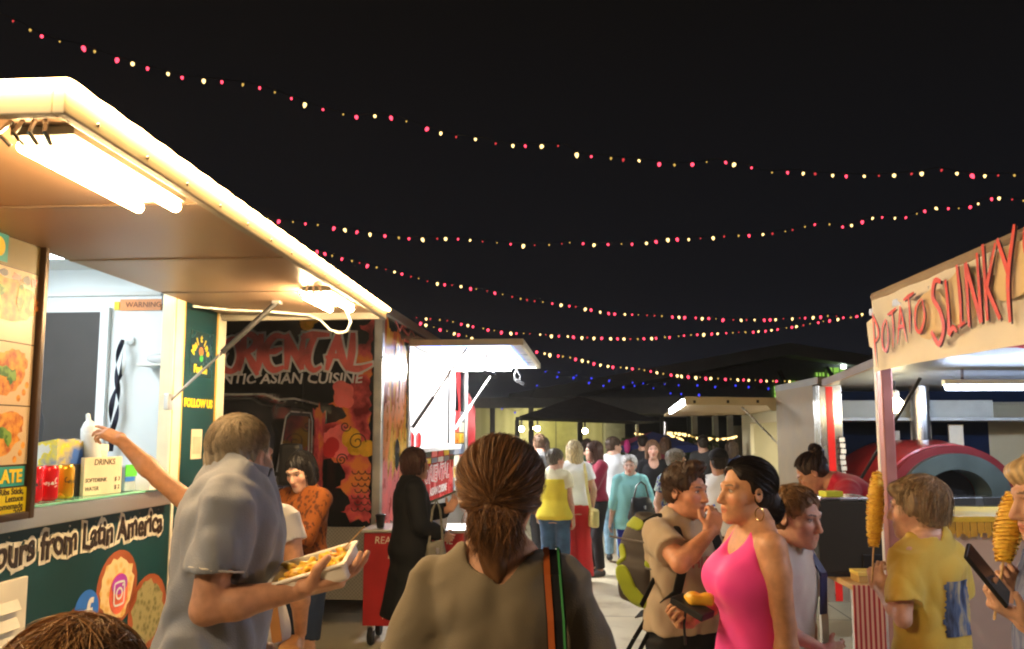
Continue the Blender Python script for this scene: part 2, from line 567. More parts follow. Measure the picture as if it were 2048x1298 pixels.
    # gas struts
    for (a, b) in (((0.56, 4.70, 2.525), (0.03, 4.50, 1.93)), ((0.56, 1.95, 2.525), (0.03, 1.80, 1.93))):
        a = Vector(a); b = Vector(b); m_ = a.lerp(b, 0.52)
        s = MB().tube([a, m_], 0.017, 10).build('gas_strut', M_black, t)
        MB().tube([m_, b], 0.008, 8).build('rod', M_steel, s)
        MB().box(b, (0.03, 0.06, 0.09), None, .006).build('bracket', M_alu, s); MB().box(a, (.05, .05, .03), None, .005).build('bracket', M_alu, s)
    # white cord under the canopy
    pts = [(0.06, 4.68, 2.50), (0.2, 4.9, 2.51), (0.42, 5.02, 2.515), (0.62, 5.10, 2.505), (0.70, 5.09, 2.47), (0.78, 5.03, 2.40), (0.86, 4.97, 2.37), (0.93, 4.9, 2.375), (0.97, 4.82, 2.42), (0.95, 4.76, 2.50)]
    MB().tube(pts, 0.008, 8).build('white_cord', mat('white_cable', (0.8, 0.78, 0.7), 0.4), cn)
    for yy in (2.72, 3.55, 4.38):
        MB().b2((.03, yy - .012, 2.5225), (1.06, yy + .012, 2.5275)).build('panel_joint', mat('joint_strip', (.34, .24, .17), .45, .3), cn)
    for k in range(14):
        MB().sphere((1.101, 1.98 + k * .235, 2.508), .006, 8, 6).build('rivet', M_steel, cn)
    for k in range(17):
        MB().sphere((.0, 1.3 + k * .2, 1.335), .005, 8, 6).build('rivet', M_steel, t)
    # ---- lettering and pictures on the lower panel
    F = SIDE(0.0)
    w = text('slogan_outline', 'Flavours from Latin America', 0.165, lambda p: F((p[0] + 4.54, p[1] + 1.268, p[2])), M_cream, t, 'RIGHT', 0.003, 0.021, 0.0, 0.0, 0.80, 0.007)
    w = text('slogan_lettering', 'Flavours from Latin America', 0.165, lambda p: F((p[0] + 4.54, p[1] + 1.268, p[2])), M_ink, t, 'RIGHT', 0.003, 0.0035, 0.0, 0.0042, 0.80, 0.007)
    # louvred vent
    v0 = MB().b2((0, 2.55, .44), (0.018, 3.41, 1.165), .004).build('vent_grille', M_cream, t)
    mb = MB()
    for i in range(9):
        mb.box((0.024, 2.98, .50 + i * .07), (0.012, .74, .045), Matrix.Rotation(R(-25), 3, 'Y'))
    mb.build('louvre', M_cream, v0)
    # food bowls printed on the panel
    m_clay = mat('clay_print', (0.36, 0.09, 0.03), 0.4); m_food = two_tone('fried_food_print', (0.75, 0.42, 0.10), (0.85, 0.62, 0.30), 'voronoi', 26, 0.5, lo=.2, hi=.6)
    m_green = two_tone('green_food_print', (0.16, 0.15, 0.05), (0.36, 0.31, 0.14), 'voronoi', 30, 0.5, lo=.15, hi=.6)
    def bowl(y, z, r, m, rz_=1.0):
        a = MB(); disc(a, (y, z), r, r * rz_, F, 0.002); b = a.build('bowl_picture', m_clay, t)
        a = MB(); disc(a, (y, z), r * .82, r * .82 * rz_, F, 0.003, 30, .10, int(y * 100)); a.build('food_picture', m, b)
    bowl(4.12, 0.985, 0.185, m_food); bowl(4.43, 0.80, 0.20, m_green); bowl(3.82, 0.80, 0.17, m_food)
    a = MB(); disc(a, (3.86, 0.925), .098, .098, F, 0.0045, 32); ic = a.build('social_icon', M_blue, t)
    a = MB(); strokes(a, [[(3.872, .835), (3.872, .935), (3.885, .968), (3.912, .968)], [(3.84, .922), (3.905, .922)]], .026, F, 0.002, .0045); a.build('icon_letter', M_white, ic)
    # camera icon: stacked rings
    pur = mat('purple_print', (0.45, 0.05, 0.45), 0.4); org = mat('camera_orange_print', (0.85, 0.16, 0.08), 0.4, var=.35, scale=9)
    a = MB(); disc(a, (4.13, .955), .085, .10, F, 0.0045, 32); ic = a.build('social_icon', org, t)
    a = MB(); disc(a, (4.135, 1.0), .07, .05, F, 0.0052, 24); a.build('icon_top', pur, ic)
    sq = [(4.085, .915), (4.085, .995), (4.10, 1.01), (4.16, 1.01), (4.175, .995), (4.175, .915), (4.16, .90), (4.10, .90), (4.085, .915)]
    ci = [(4.13 + .026 * math.cos(k * .524), .955 + .026 * math.sin(k * .524)) for k in range(13)]
    a = MB(); strokes(a, [sq, ci], .011, F, .002, .0052); disc(a, (4.16, .993), .007, .007, F, .008, 10); a.build('icon_ring', M_white, ic)
    # ---- pillar stickers
    P = plane_frame((0.0, 4.93, 0), (0, 1, 0), (0, 0, 1))
    st = MB().b2((0, 4.79, 2.10), (0.003, 5.09, 2.38)).build('logo_sticker', mat('dark_sticker', (0.012, 0.05, 0.05), 0.25), t)
    ar = [('M', -.10, 2.255, 60), ('u', -.075, 2.29, 45), ('i', -.05, 2.315, 30), ('s', -.02, 2.33, 8), ('h', .015, 2.33, -10), ('i', .045, 2.315, -30), ('n', .072, 2.285, -48), ('o', .092, 2.25, -62)]
    ar = [('M', -.10, 2.255, 60), ('u', -.078, 2.288, 45), ('l', -.05, 2.312, 30), ('t', .0, 2.335, 0), ('i', .05, 2.312, -30), ('n', .075, 2.285, -48), ('o', .098, 2.25, -62)]
    for ch, x, z, a_ in ar:
        ca, sa = math.cos(R(a_)), math.sin(R(a_))
        text('sticker_letter', ch, 0.062, (lambda p, x=x, z=z, ca=ca, sa=sa: P((x + p[0] * ca - p[1] * sa, z + p[0] * sa + p[1] * ca, p[2]))), M_yel, st, 'CENTER', .002, .003, 0, .0035)
    text('sticker_letter', 'Fusion', 0.068, lambda p: P((p[0], p[1] + 2.145, p[2])), M_yel, st, 'CENTER', .002, .003, 0, .0035)
    a = MB(); disc(a, (.0, 2.255), .03, .028, P, .005, 18); a.build('sticker_flame', M_orange, st)
    a = MB(); disc(a, (.005, 2.215), .024, .022, P, .0055, 18); a.build('sticker_leaf', mat('green_print', (0.05, 0.4, 0.05), .4), st)
    text('follow_lettering', 'FOLLOW US', 0.068, lambda p: P((p[0], p[1] + 1.935, p[2])), M_yel, t, 'CENTER', .002, .0035, 0, .001)
    MB().b2((0, 4.85, 1.60), (0.004, 4.99, 1.78)).build('paper_notice', mat('cream_paper', (0.75, 0.66, 0.48), 0.6), t)
    MB().b2((0.004, 4.868, 1.63), (0.0055, 4.972, 1.735)).build('notice_print', mat('faded_print', (0.55, 0.47, 0.34), 0.6), t)
    # gold rim of the jamb
    MB().b2((0, 4.575, 1.37), (0.0135, 4.582, 2.61)).b2((0.0, 4.70, 1.362), (0.006, 4.712, 2.62)).b2((0.0, 5.148, 1.362), (0.007, 5.16, 2.62)).build('gold_edge', mat('gold_edge', (0.62, 0.36, 0.05), 0.4), t)
    # inside: warning plate, coat hook, shelf
    En = plane_frame((0, 5.195, 0), (1, 0, 0), (0, 0, 1))
    wp = MB().b2((-0.68, 5.188, 2.56), (-0.40, 5.197, 2.635)).build('warning_plate', mat('warning_orange', (0.85, 0.33, 0.12), .5), t)
    text('warning_lettering', 'WARNING', 0.05, lambda p: En((p[0] - .52, p[1] + 2.597, p[2] + .008)), mat('brown_print', (.3, .08, .03), .5), wp, 'CENTER')
    mb = MB(); mb.b2((-0.72, 5.188, 2.565), (-0.685, 5.197, 2.62)); mb.build('warning_mark', M_yel, wp)
    MB().b2((-0.33, 5.05, 2.57), (-0.10, 5.198, 2.72), .01).b2((-0.33, 5.04, 2.63), (-0.10, 5.05, 2.645)).build('switch_box', mat('grey_box', (0.10, 0.12, 0.13), .4), t)
    sh = MB().b2((-0.46, 5.02, 2.18), (-0.08, 5.19, 2.195), .003).build('wall_shelf', M_white, t)
    MB().lathe([(.012, 0), (.03, .003), (.03, .012), (.005, .02)], (-0.60, 5.19, 2.36), 14, Matrix.Rotation(R(90), 3, 'X')).build('wall_hook', M_inner, t)
taco_trailer()

# lanyard hanging from the hook, bag with a dark cap on the shelf
def lanyard():
    mb = MB()
    pts = []; n = 40
    for i in range(n + 1):
        s = i / n
        pts.append(s)
    vs = []; fs = []
    base = T1_mat @ Vector((-0.62, 5.15, 2.36))
    for side in (0, 1):
        b = len(vs)
        for i, s in enumerate(pts):
            x = (0.03 * math.sin(s * 7.5) * (1 - s * .6)) * (1 if side else -1) - 0.05 * s
            z = -0.72 * s
            tw = s * 9 + side * 1.5
            w_ = 0.016
            vs.append(base + Vector((x - w_ * math.cos(tw), -0.01 - w_ * math.sin(tw) - .01 * side, z)))
            vs.append(base + Vector((x + w_ * math.cos(tw), -0.01 + w_ * math.sin(tw) - .01 * side, z)))
        for i in range(n):
            fs.append((b + 2 * i, b + 2 * i + 1, b + 2 * i + 3, b + 2 * i + 2))
    mb.add(vs, fs)
    o = mb.build('lanyard', two_tone('lanyard_print', (.01, .012, .03), (.75, .78, .8), 'wave', 2.2, axis=(1, 1, 3), lo=.78, hi=.8))
    tag(o, 'twisted navy and white lanyard hanging on the wall hook inside the green trailer', 'lanyard')
    sh = thing('cap_bundle', 'plastic wrapped bundle with a dark pouch on the small wall shelf', 'bundle', T1_mat @ Vector((-0.2, 5.1, 2.196)), 0)
    mb = MB(); mb.sphere((-.12, 0, .035), .05, 12, 8, (2.2, .8, .7)); mb.build('plastic_wrap', mat('clear_wrap', (.8, .82, .85), .2, trans=.3), sh)
    mb = MB(); mb.sphere((.02, -.02, .05), .05, 12, 8, (.8, .6, 1.0)); mb.build('pouch', M_black, sh)
    mb = MB(); mb.tube([(.02, -.02, .09), (.0, -.02, .16), (.03, -.02, .17), (.05, -.02, .10)], .005, 6); mb.build('cord_loop', M_black, sh)
lanyard()

# ------------------------------------------------------------------ menu board in front of the opening
def menu_board():
    b = thing('menu_board', 'tall dark framed menu board with dish photos and yellow price card', 'menu board', T1_mat @ Vector((0.06, 0, 0)), -A1)
    y0, y1, z0, z1 = 2.24, 3.33, 1.41, 2.56
    m_fr = mat('dark_bronze_frame', (0.07, 0.04, 0.02), 0.35, 0.4)
    MB().b2((-.05, y0, z0), (-.002, y1, z1), .003).build('back_panel', m_fr, b)
    mb = MB(); mb.b2((-.03, y1 - .03, z0), (.022, y1, z1), .006); mb.b2((-.03, y0, z0), (.022, y0 + .03, z1), .006)
    mb.b2((-.03, y0 + .03, z1 - .03), (.020, y1 - .03, z1), .006); mb.b2((-.03, y0 + .03, z0), (.020, y1 - .03, z0 + .03), .006)
    mb.build('frame', m_fr, b)
    F = plane_frame((0, 0, 0), (0, 1, 0), (0, 0, 1))
    m_pap = mat('print_paper', (0.62, 0.46, 0.28), 0.35, var=.06, scale=2)
    m_shrimp = two_tone('crumbed_food_print', (0.58, 0.13, 0.025), (0.80, 0.40, 0.10), 'noise', 30, .4, lo=.38, hi=.62)
    m_taco = two_tone('taco_print', (0.42, 0.09, 0.015), (0.78, 0.36, 0.05), 'noise', 26, .4, lo=.36, hi=.60)
    m_leaf = two_tone('herb_print', (0.05, 0.16, 0.02), (0.20, 0.36, 0.06), 'noise', 30, .4)
    m_olive = mat('olive_print', (0.20, 0.15, 0.045), .4)
    MB().b2((0, y0 + .04, 2.41), (.002, y1 - .035, 2.525)).build('title_strip', m_olive, b)
    mb = MB(); mb.b2((0.002, 3.02, 2.42), (.004, 3.10, 2.53)); lg = mb.build('corner_logo', mat('teal_print', (.03, .35, .33), .4), b)
    a = MB(); disc(a, (3.05, 2.475), .032, .038, F, .005); a.build('logo_dot', M_yel, lg)
    for k, (za, zb) in enumerate(((2.115, 2.405), (1.865, 2.11), (1.63, 1.86))):
        ph = MB().b2((0, y0 + .04, za), (.002, y1 - .04, zb)).build('dish_photo', m_pap, b)
        zc = (za + zb) / 2
        if k == 0:
            a = MB(); disc(a, (3.090, zc + .02), .21, .085, F, .003, 36, .09, 3); disc(a, (2.72, zc + .02), .21, .085, F, .0033, 36, .09, 4); a.build('dish', m_shrimp, ph)
            a = MB(); disc(a, (3.190, zc + .035), .022, .05, F, .0046, 14, .2, 5); a.build('herb_leaf', m_leaf, ph); a = MB(); disc(a, (3.050, zc + .05), .055, .025, F, .0046, 14, .2, 6); a.build('herb_leaf', m_leaf, ph); a = MB(); disc(a, (2.75, zc + .03), .05, .03, F, .0046, 14, .2, 7); a.build('herb_leaf', m_leaf, ph)
            a = MB(); disc(a, (3.265, zc + .11), .02, .02, F, .004, 9, .3, 8); disc(a, (3.160, zc + .115), .03, .016, F, .0041, 9, .3, 9); disc(a, (2.990, zc + .12), .03, .014, F, .0042, 9, .3, 10); a.build('garnish', M_redp, ph)
            a = MB(); disc(a, (3.220, zc + .11), .025, .018, F, .0043, 9, .3, 11); disc(a, (3.080, zc + .12), .03, .014, F, .0044, 9, .3, 12); a.build('dark_garnish', mat('slate_print', (.06, .07, .12), .4), ph)
        else:
            s = k * 20
            a = MB(); disc(a, (3.100, zc), .135, .085, F, .003, 30, .10, s + 3); disc(a, (3.180, zc + .045), .075, .055, F, .0033, 24, .10, s + 4); disc(a, (2.75, zc), .14, .085, F, .0032, 24, .10, s + 5); a.build('dish', m_taco, ph)
            a = MB(); disc(a, (3.120, zc + .01), .05, .02, F, .0046, 14, .3, s + 6); a.build('herb_leaf', m_leaf, ph); a = MB(); disc(a, (3.165, zc - .01), .025, .03, F, .0047, 14, .3, s + 7); a.build('herb_leaf', m_leaf, ph); a = MB(); disc(a, (2.76, zc + .02), .05, .03, F, .0047, 14, .3, s + 8); a.build('herb_leaf', m_leaf, ph)
            a = MB(); disc(a, (3.260, zc - .04), .012, .014, F, .003, 10); disc(a, (3.245, zc - .07), .012, .014, F, .003, 10); disc(a, (3.215, zc - .095), .012, .014, F, .003, 10); a.build('sauce_dots', m_taco, ph)
    ts = MB().b2((0, y0 + .04, 1.545), (.003, 3.28, 1.622)).build('name_strip', mat('teal_print', (.03, .35, .33), .4), b)
    text('name_lettering', 'PLATE', .07, lambda p: F((p[0] + 3.262, p[1] + 1.582, p[2])), M_yel, ts, 'RIGHT', .002, .003, 0, .004, .95)
    yc = MB().b2((0, y0 + .05, 1.425), (.003, 3.30, 1.538), .001).build('price_card', mat('yellow_card', (.85, .68, .01), .45), b)
    for i, s in enumerate(('Ribs Stick,', 'Lettuce', 'Homemade', '20"')):
        text('card_lettering', s, .034 if i < 3 else .04, lambda p, i=i: F((p[0] + 3.28, p[1] + 1.523 - i * .0285, p[2])), M_ink, yc, 'RIGHT', .001, .0006, 0, .0035, 1.0)
menu_board()

# ------------------------------------------------------------------ on the counter of the green trailer
CZ = 1.458
def on_counter(y, x=-0.03):
    return T1_mat @ Vector((x, y, CZ))
def can(loc, m, label, mark, rz):
    c = thing('drink_can', label, 'drink can', loc, rz, 'drink cans on the trailer counter'); c.scale = (1.22, 1.22, 1.2)
    MB().lathe([(.024, 0), (.032, .008), (.033, .014), (.033, .112), (.028, .126), (.0265, .128)], (0, 0, 0), 24, caps=False).build('can_body', m, c)
    MB().lathe([(.001, .124), (.025, .124), (.0275, .129), (.0275, .131), (.0265, .131)], (0, 0, 0), 24, caps=False).build('lid', M_alu, c)
    MB().lathe([(.001, .004), (.025, .001)], (0, 0, 0), 24, caps=False).build('base', M_alu, c)
    cyl = lambda p: Vector((.0334 * math.cos(p[0] / .0334), .0334 * math.sin(p[0] / .0334), p[1]))
    a = MB()
    L = [[(-.022, .083), (-.029, .075), (-.026, .063), (-.018, .066)], [(-.014, .068), (-.018, .062), (-.012, .060), (-.009, .070), (-.014, .068)],
         [(-.003, .070), (-.006, .063), (.0, .061)], [(.008, .070), (.003, .063), (.007, .060), (.010, .070), (.010, .061), (.014, .061)],
         [(.024, .084), (.017, .076), (.018, .062), (.025, .066)], [(-.027, .054), (-.005, .057), (.018, .052), (.026, .055)]]
    vs = []
    for ln in L:
        for i in range(len(ln) - 1):
            (x0, z0), (x1, z1) = ln[i], ln[i + 1]
            dx, dz = x1 - x0, z1 - z0; q = math.hypot(dx, dz) + 1e-9
            nx, nz = -dz / q * .0017, dx / q * .0017
            a.quad(cyl((x0 + nx, z0 + nz)), cyl((x0 - nx, z0 - nz)), cyl((x1 - nx, z1 - nz)), cyl((x1 + nx, z1 + nz)))
    a.build('can_script', mark, c)
    return c
m_can = mat('red_can', (.72, .012, .02), .25, .3, .5, .05)
m_gold = mat('gold_can', (.72, .38, .02), .25, .5, .5, .08)
can(on_counter(3.47), m_can, 'red drink can with black script beside the menu board', M_ink, R(-50))
can(on_counter(3.575), m_can, 'red drink can with white script beside the gold can', M_white, R(-50))
can(on_counter(3.69), m_gold, 'gold drink can between the red cans and drinks sign', M_ink, R(-10))
def counter_things():
    # cutlery bag
    b = thing('cutlery_bag', 'clear plastic bag of white paper straws behind the red cans', 'plastic bag', on_counter(3.58, -.20), -A1)
    mb = MB(); rr = random.Random(3)
    rings = []
    vs = []; n = 14
    for j, (z, rx, ry) in enumerate(((0, .05, .08), (.07, .06, .09), (.15, .055, .10), (.22, .05, .105), (.27, .04, .11))):
        for k in range(n):
            a = 2 * math.pi * k / n; q = 1 + rr.uniform(-.12, .12)
            vs.append((rx * q * math.cos(a), ry * q * math.sin(a), z + (rr.uniform(-.03, .03) if j == 4 else 0)))
    fs = [(j * n + k, j * n + (k + 1) % n, (j + 1) * n + (k + 1) % n, (j + 1) * n + k) for j in range(4) for k in range(n)]
    mb.add(vs, fs, True); mb.build('bag_film', mat('clear_bag', (.75, .72, .66), .12, trans=.55, alpha=.55), b)
    mb = MB()
    for i in range(12):
        x = rr.uniform(-.03, .03); y = rr.uniform(-.04, .04)
        mb.bar((x, y, .0), (x + rr.uniform(-.01, .01), y + rr.uniform(-.02, .02), rr.uniform(.17, .2)), .012, .012)
    mb.build('paper_straw', mat('white_paper', (.8, .78, .72), .7), b)
    # patterned paper bag
    p = thing('snack_bag', 'blue and yellow blotched paper bag open towards the customers', 'paper bag', on_counter(3.88, -.16), R(-8))
    m_p = two_tone('blotched_bag', (.72, .70, .72), (.85, .68, .02), 'noise', 6, .6, lo=.40, hi=.41, c3=(.05, .16, .62))
    mb = MB()
    q = [(-.04, -.10), (.04, -.10), (.05, .10), (-.05, .10)]; q2 = [(-.05, -.14), (.06, -.13), (.07, .15), (-.06, .15)]
    vs = [(x, y, 0) for x, y in q] + [(x, y, .25 + .02 * (i % 2)) for i, (x, y) in enumerate(q2)]
    mb.add(vs, [(0, 1, 5, 4), (1, 2, 6, 5), (2, 3, 7, 6), (3, 0, 4, 7), (0, 3, 2, 1)]); bg = mb.build('bag_paper', m_p, p)
    MB().b2((-.05, .152, .06), (.06, .156, .24)).build('bag_side', M_blue, p)
    # sauce bottle being lifted
    s = thing('sauce_bottle', 'white squeeze bottle in the reaching hand above the counter', 'bottle', at(185, 905, 3.95) + Vector((0, .0, -.0)), 0)
    MB().lathe([(.03, -.10), (.038, -.09), (.038, .03), (.045, .08), (.04, .12), (.022, .15), (.012, .16), (.01, .19), (.001, .195)], (0, 0, .0), 20, Matrix.Rotation(R(-10), 3, 'Y')).build('bottle_body', mat('milky_plastic', (.82, .84, .85), .3, trans=.15), s)
    # drinks card
    d = thing('drinks_card', 'cream hand lettered drinks price card standing on the counter', 'sign', on_counter(3.97, -.02), R(-14))
    F = plane_frame((.012, 0, 0), (0, 1, 0), (0, 0, 1))
    MB().b2((-.05, -.16, 0), (-.01, .10, .15), .003).build('card_holder', M_black, d)
    cd = MB().b2((-.01, -.13, 0), (.012, .12, .18), .002).build('card', mat('cream_card', (.76, .66, .46), .6), d)
    for s_, x, z, al, sz in (('DRINKS', .0, .155, 'CENTER', .04), ('SOFTDRINK', -.122, .07, 'LEFT', .026), ('$ 3', .108, .07, 'RIGHT', .028), ('WATER', -.122, .03, 'LEFT', .026), ('$ 2', .108, .03, 'RIGHT', .028)):
        text('card_lettering', s_, sz, lambda p, x=x, z=z: F((p[0] + x, p[1] + z, p[2])), M_ink, cd, al, .001, .0005, .1, .0)
    # sanitiser and paper
    g = thing('wipes_pack', 'clear bottle with bright green label next to the drinks card', 'bottle', on_counter(4.20, -.03), R(-10))
    MB().b2((-.03, -.045, 0), (.03, .045, .13), .008).build('bottle_body', mat('pale_blue_plastic', (.55, .66, .72), .2, trans=.3), g)
    MB().b2((.03, -.047, .075), (.033, .047, .135), .001).build('label_panel', mat('lime_label', (.12, .62, .06), .4), g)
    MB().b2((.03, -.047, .05), (.033, .03, .072), .001).build('label_band', M_blue, g)
    n = thing('napkin_stack', 'sloping stack of white paper at the far end of the counter', 'paper', on_counter(4.36, -.10), R(-10))
    mb = MB(); mb.prism([(-.09, 0), (.10, 0), (.10, .03), (-.05, .085)], .12, plane_frame((.06, 0, 0), (0, 1, 0), (0, 0, 1))); mb.build('paper', M_white, n)
    # dark till behind
    k = thing('card_reader', 'black payment tablet on its stand inside the trailer', 'tablet', on_counter(3.78, -.42), R(-10))
    MB().b2((-.06, -.07, 0), (.06, .07, .02), .005).build('stand_foot', M_black, k)
    MB().tube([(0, 0, .02), (0, 0, .22)], .012, 8).build('stand_post', M_black, k)
    MB().box((.0, 0, .30), (.012, .26, .17), Matrix.Rotation(R(25), 3, 'Y') , .004).build('screen', M_black, k)
    c = thing('carton', 'plain cream carton stacked inside the trailer opening', 'carton', on_counter(4.18, -.34), R(-12))
    MB().b2((-.12, -.15, 0), (.12, .15, .20), .003).build('carton_body', mat('cream_carton', (.75, .68, .52), .6), c)
    MB().b2((-.125, -.155, .20), (.125, .155, .24), .004).build('carton_lid', mat('cream_carton_lid', (.8, .74, .6), .6), c)
counter_things()
# ------------------------------------------------------------------ black and red noodle truck
A2 = math.atan(0.096)
T2_mat = Matrix.Translation((-1.92, 0, 0)) @ Matrix.Rotation(-A2, 4, 'Z')
T2_inv = T2_mat.inverted()
T2 = thing('food_truck', 'black food truck with red dragon wrap and blue lit serving hatch', 'food truck', (-1.92, 0, 0), -A2)
def l2(px, py):
    return T2_inv @ on_plane(px, py, -1.92, 0.096)

def letters_oriental(F, parent):
    """brush shaped capitals: each made of tapering strokes."""
    S = {
        'O': [[(.08, .5, .9), (.0, .30, 1.2), (.10, .06, 1.0), (.34, .0, .8), (.52, .25, 1.3), (.50, .60, 1.1), (.34, .86, .9), (.10, .74, .7), (.05, .5, .7)]],
        'R': [[(.12, .98, .9), (.10, .5, 1.1), (.02, .0, .5)], [(-.02, .93, .5), (.25, 1.0, .9), (.46, .84, 1.1), (.36, .60, 1.0), (.10, .48, .6)], [(.20, .50, .8), (.40, .16, 1.2), (.52, -.12, .5)]],
        'I': [[(.10, 1.0, .8), (.10, .45, 1.2), (.04, .0, .6)]],
        'E': [[(.52, .90, .5), (.26, .93, 1.0), (.04, .66, 1.2), (.04, .26, 1.2), (.24, .02, 1.0), (.52, .10, .5)], [(.0, .50, .5), (.26, .53, 1.0), (.46, .60, .4)]],
        'N': [[(.08, .02, .6), (.10, .5, 1.1), (.06, .98, .7)], [(.06, .98, .7), (.28, .5, 1.3), (.50, .02, .6)], [(.50, .02, .6), (.48, .5, 1.0), (.54, 1.0, .6)]],
        'T': [[(-.10, .88, .5), (.2, .96, 1.1), (.66, .95, .5)], [(.28, .95, .9), (.12, .55, 1.1), (.10, .20, 1.1), (.26, .0, .8), (.46, .10, .4)]],
        'A': [[(.06, .0, .5), (.16, .4, 1.1), (.34, 1.0, .6)], [(.34, 1.0, .6), (.42, .45, 1.3), (.62, .0, .6)], [(.02, .34, .5), (.28, .38, .8), (.56, .30, .4)]],
        'L': [[(.14, 1.0, .7), (.12, .5, 1.2), (.06, .06, 1.0)], [(.04, .06, .9), (.30, .03, 1.0), (.66, .16, .3)]],
    }
    x = -2.80; z0 = 2.335
    wds = {'O': .22, 'R': .215, 'I': .10, 'E': .225, 'N': .245, 'T': .245, 'A': .265, 'L': .25}
    h = .345
    for ch in 'ORIENTAL':
        lines = [[(x + p[0] * .36, z0 + p[1] * h + .0, p[2]) for p in ln] for ln in S[ch]]
        a = MB(); strokes(a, lines, .060, F, .002, .002, .021); o = a.build('letter', M_silver, parent)
        a = MB(); strokes(a, lines, .062, F, .002, .007, 0); a.build('letter_face', M_pinkred, o)
        x += wds[ch] * .80

def noodle_truck():
    t = T2
    XC = 0.0; Y0, Y1, ZT = 7.34, 12.55, 2.92
    XL = -2.35
    # side walls with the hatch
    mb = MB(); wall_opening(mb, -.05, 0, Y0 + .05, Y1, .92, ZT, 8.52, 11.40, 1.60, 2.68); mb.build('side_wall', M_blackgloss, t)
    mb = MB(); mb.b2((XL, Y0, .92), (-.0, Y0 + .05, ZT)); mb.build('front_wall', M_blackgloss, t)
    MB().b2((-.045, Y0 - .02, .28), (.035, Y0 + .06, ZT + .03), .008).build('corner_post', M_alu, t)
    MB().b2((-.03, Y1 - .02, .28), (.03, Y1 + .04, ZT + .02), .008).build('rear_post', M_alu, t)
    MB().b2((XL, Y0, ZT), (.02, Y1, ZT + .05), .01).build('roof', M_white, t)
    MB().b2((-.02, Y0 + .08, ZT - .05), (.03, Y1 - .04, ZT + .03), .006).build('roof_rail', M_alu, t)
    MB().b2((XL, Y1 - .05, .92), (-.05, Y1, ZT)).build('rear_wall', M_inner, t)
    MB().b2((XL, Y0 + .05, .92), (XL + .05, Y1 - .05, ZT)).build('far_wall', M_inner, t)
    MB().b2((XL + .05, Y0 + .05, .88), (-.05, Y1 - .05, .94)).build('truck_floor', M_alu, t)
    MB().b2((XL + .1, 8.2, ZT - .06), (-.3, 12.0, ZT - .015)).build('ceiling_lamp', G_coolhot, t)
    MB().b2((-1.6, 8.46, .94), (-.05, 8.50, ZT - .01)).build('partition', M_inner, t)
    # diamond plate skirt
    m_dp = two_tone('diamond_plate', (.26, .25, .23), (.36, .35, .32), 'check', 60, .35, .5, .6, (1, 1, 1))
    MB().b2((-1.95, Y0 + .0, .28), (-.045, Y0 + .03, .915)).build('skirt', m_dp, t)
    MB().b2((-.03, Y0 + .06, .30), (-.002, Y1, .915)).build('side_skirt', mat('grey_skirt', (.35, .33, .30), .4, .4), t)
    for yy in (8.6, 11.2):
        for xx in (-.25, -2.1):
            mb = MB(); mb.lathe([(.02, -.12), (.36, -.12), (.40, -.08), (.40, .08), (.36, .12), (.02, .12)], (xx, yy, .40), 24, Matrix.Rotation(R(90), 3, 'Y')); w = mb.build('wheel', M_rubber, t)
            mb = MB(); mb.lathe([(.01, .02), (.22, .02), (.24, .0)], (xx + .11, yy, .40), 20, Matrix.Rotation(R(90), 3, 'Y')); mb.build('hub', M_alu, w)
    # hatch frame and counter
    mb = MB(); mb.b2((-.06, 8.50, 1.55), (.02, 8.545, 2.70), .004); mb.b2((-.06, 11.35, 1.55), (.02, 11.43, 2.70), .004); mb.b2((-.06, 8.545, 2.645), (.015, 11.35, 2.70), .004); mb.build('hatch_frame', M_white, t)
    MB().b2((-.40, 8.545, 1.55), (.12, 11.35, 1.60), .006).build('counter', M_white, t)
    MB().b2((-.05, 11.22, 1.62), (-.02, 11.27, 2.64)).build('sliding_rail', M_black, t)
    # raised hatch
    hatch = MB().b2((.02, 8.50, 2.70), (1.20, 11.42, 2.735), .004).build('hatch', M_inner, t)
    fr = MB(); fr.b2((1.20, 8.47, 2.675), (1.235, 11.45, 2.745), .005); fr.b2((.02, 8.46, 2.675), (1.20, 8.498, 2.745), .005); fr.b2((.02, 11.422, 2.675), (1.20, 11.46, 2.745), .005); fr.build('edge_frame', M_cream, hatch)
    le = MB(); le.b2((.10, 8.60, 2.680), (1.04, 8.62, 2.698)); le.b2((1.04, 8.60, 2.680), (1.06, 11.30, 2.698)); le.b2((.10, 11.28, 2.680), (1.04, 11.30, 2.698)); le.build('blue_led_strip', G_uv, hatch)
    le = MB(); le.b2((.10, 11.0, 2.62), (.85, 11.10, 2.69), .01); le.build('light_bar', glow('hatch_bar', (.98, .97, .95), 115), hatch)
    for (x, y) in ((.70, 9.6), (.92, 11.2)):
        mb = MB(); mb.tube([(x, y, 2.70), (x, y, 2.63), (x - .03, y, 2.58), (x - .03, y, 2.50), (x + .04, y, 2.47), (x + .05, y, 2.55), (x + .01, y, 2.62)], .014, 8); f = mb.build('spot_bracket', M_black, hatch)
        mb = MB(); mb.box((x + .05, y, 2.46), (.14, .16, .05), Matrix.Rotation(R(28), 3, 'Y'), .01); mb.build('spot_lamp', M_black, f)
    for yy in (8.64, 11.38):
        a = Vector((.62, yy, 2.69)); b = Vector((.03, yy, 1.82)); m_ = a.lerp(b, .62)
        s = MB().tube([a, m_], .013, 8).build('gas_strut', M_steel, t)
        MB().tube([m_, b], .021, 8).build('cylinder', M_black if yy < 9 else M_white, s)
    MB().b2((.02, 8.9, 1.60), (.10, 8.95, 1.602)).build('counter_edge', M_alu, t)
    # kitchen inside
    MB().b2((XL + .06, 8.9, 1.85), (XL + .5, 12.2, 2.25), .01).build('range_hood', M_steel, t)
    MB().b2((XL + .06, 8.9, .94), (XL + .6, 12.2, 1.80), .01).build('stove', M_steel, t)
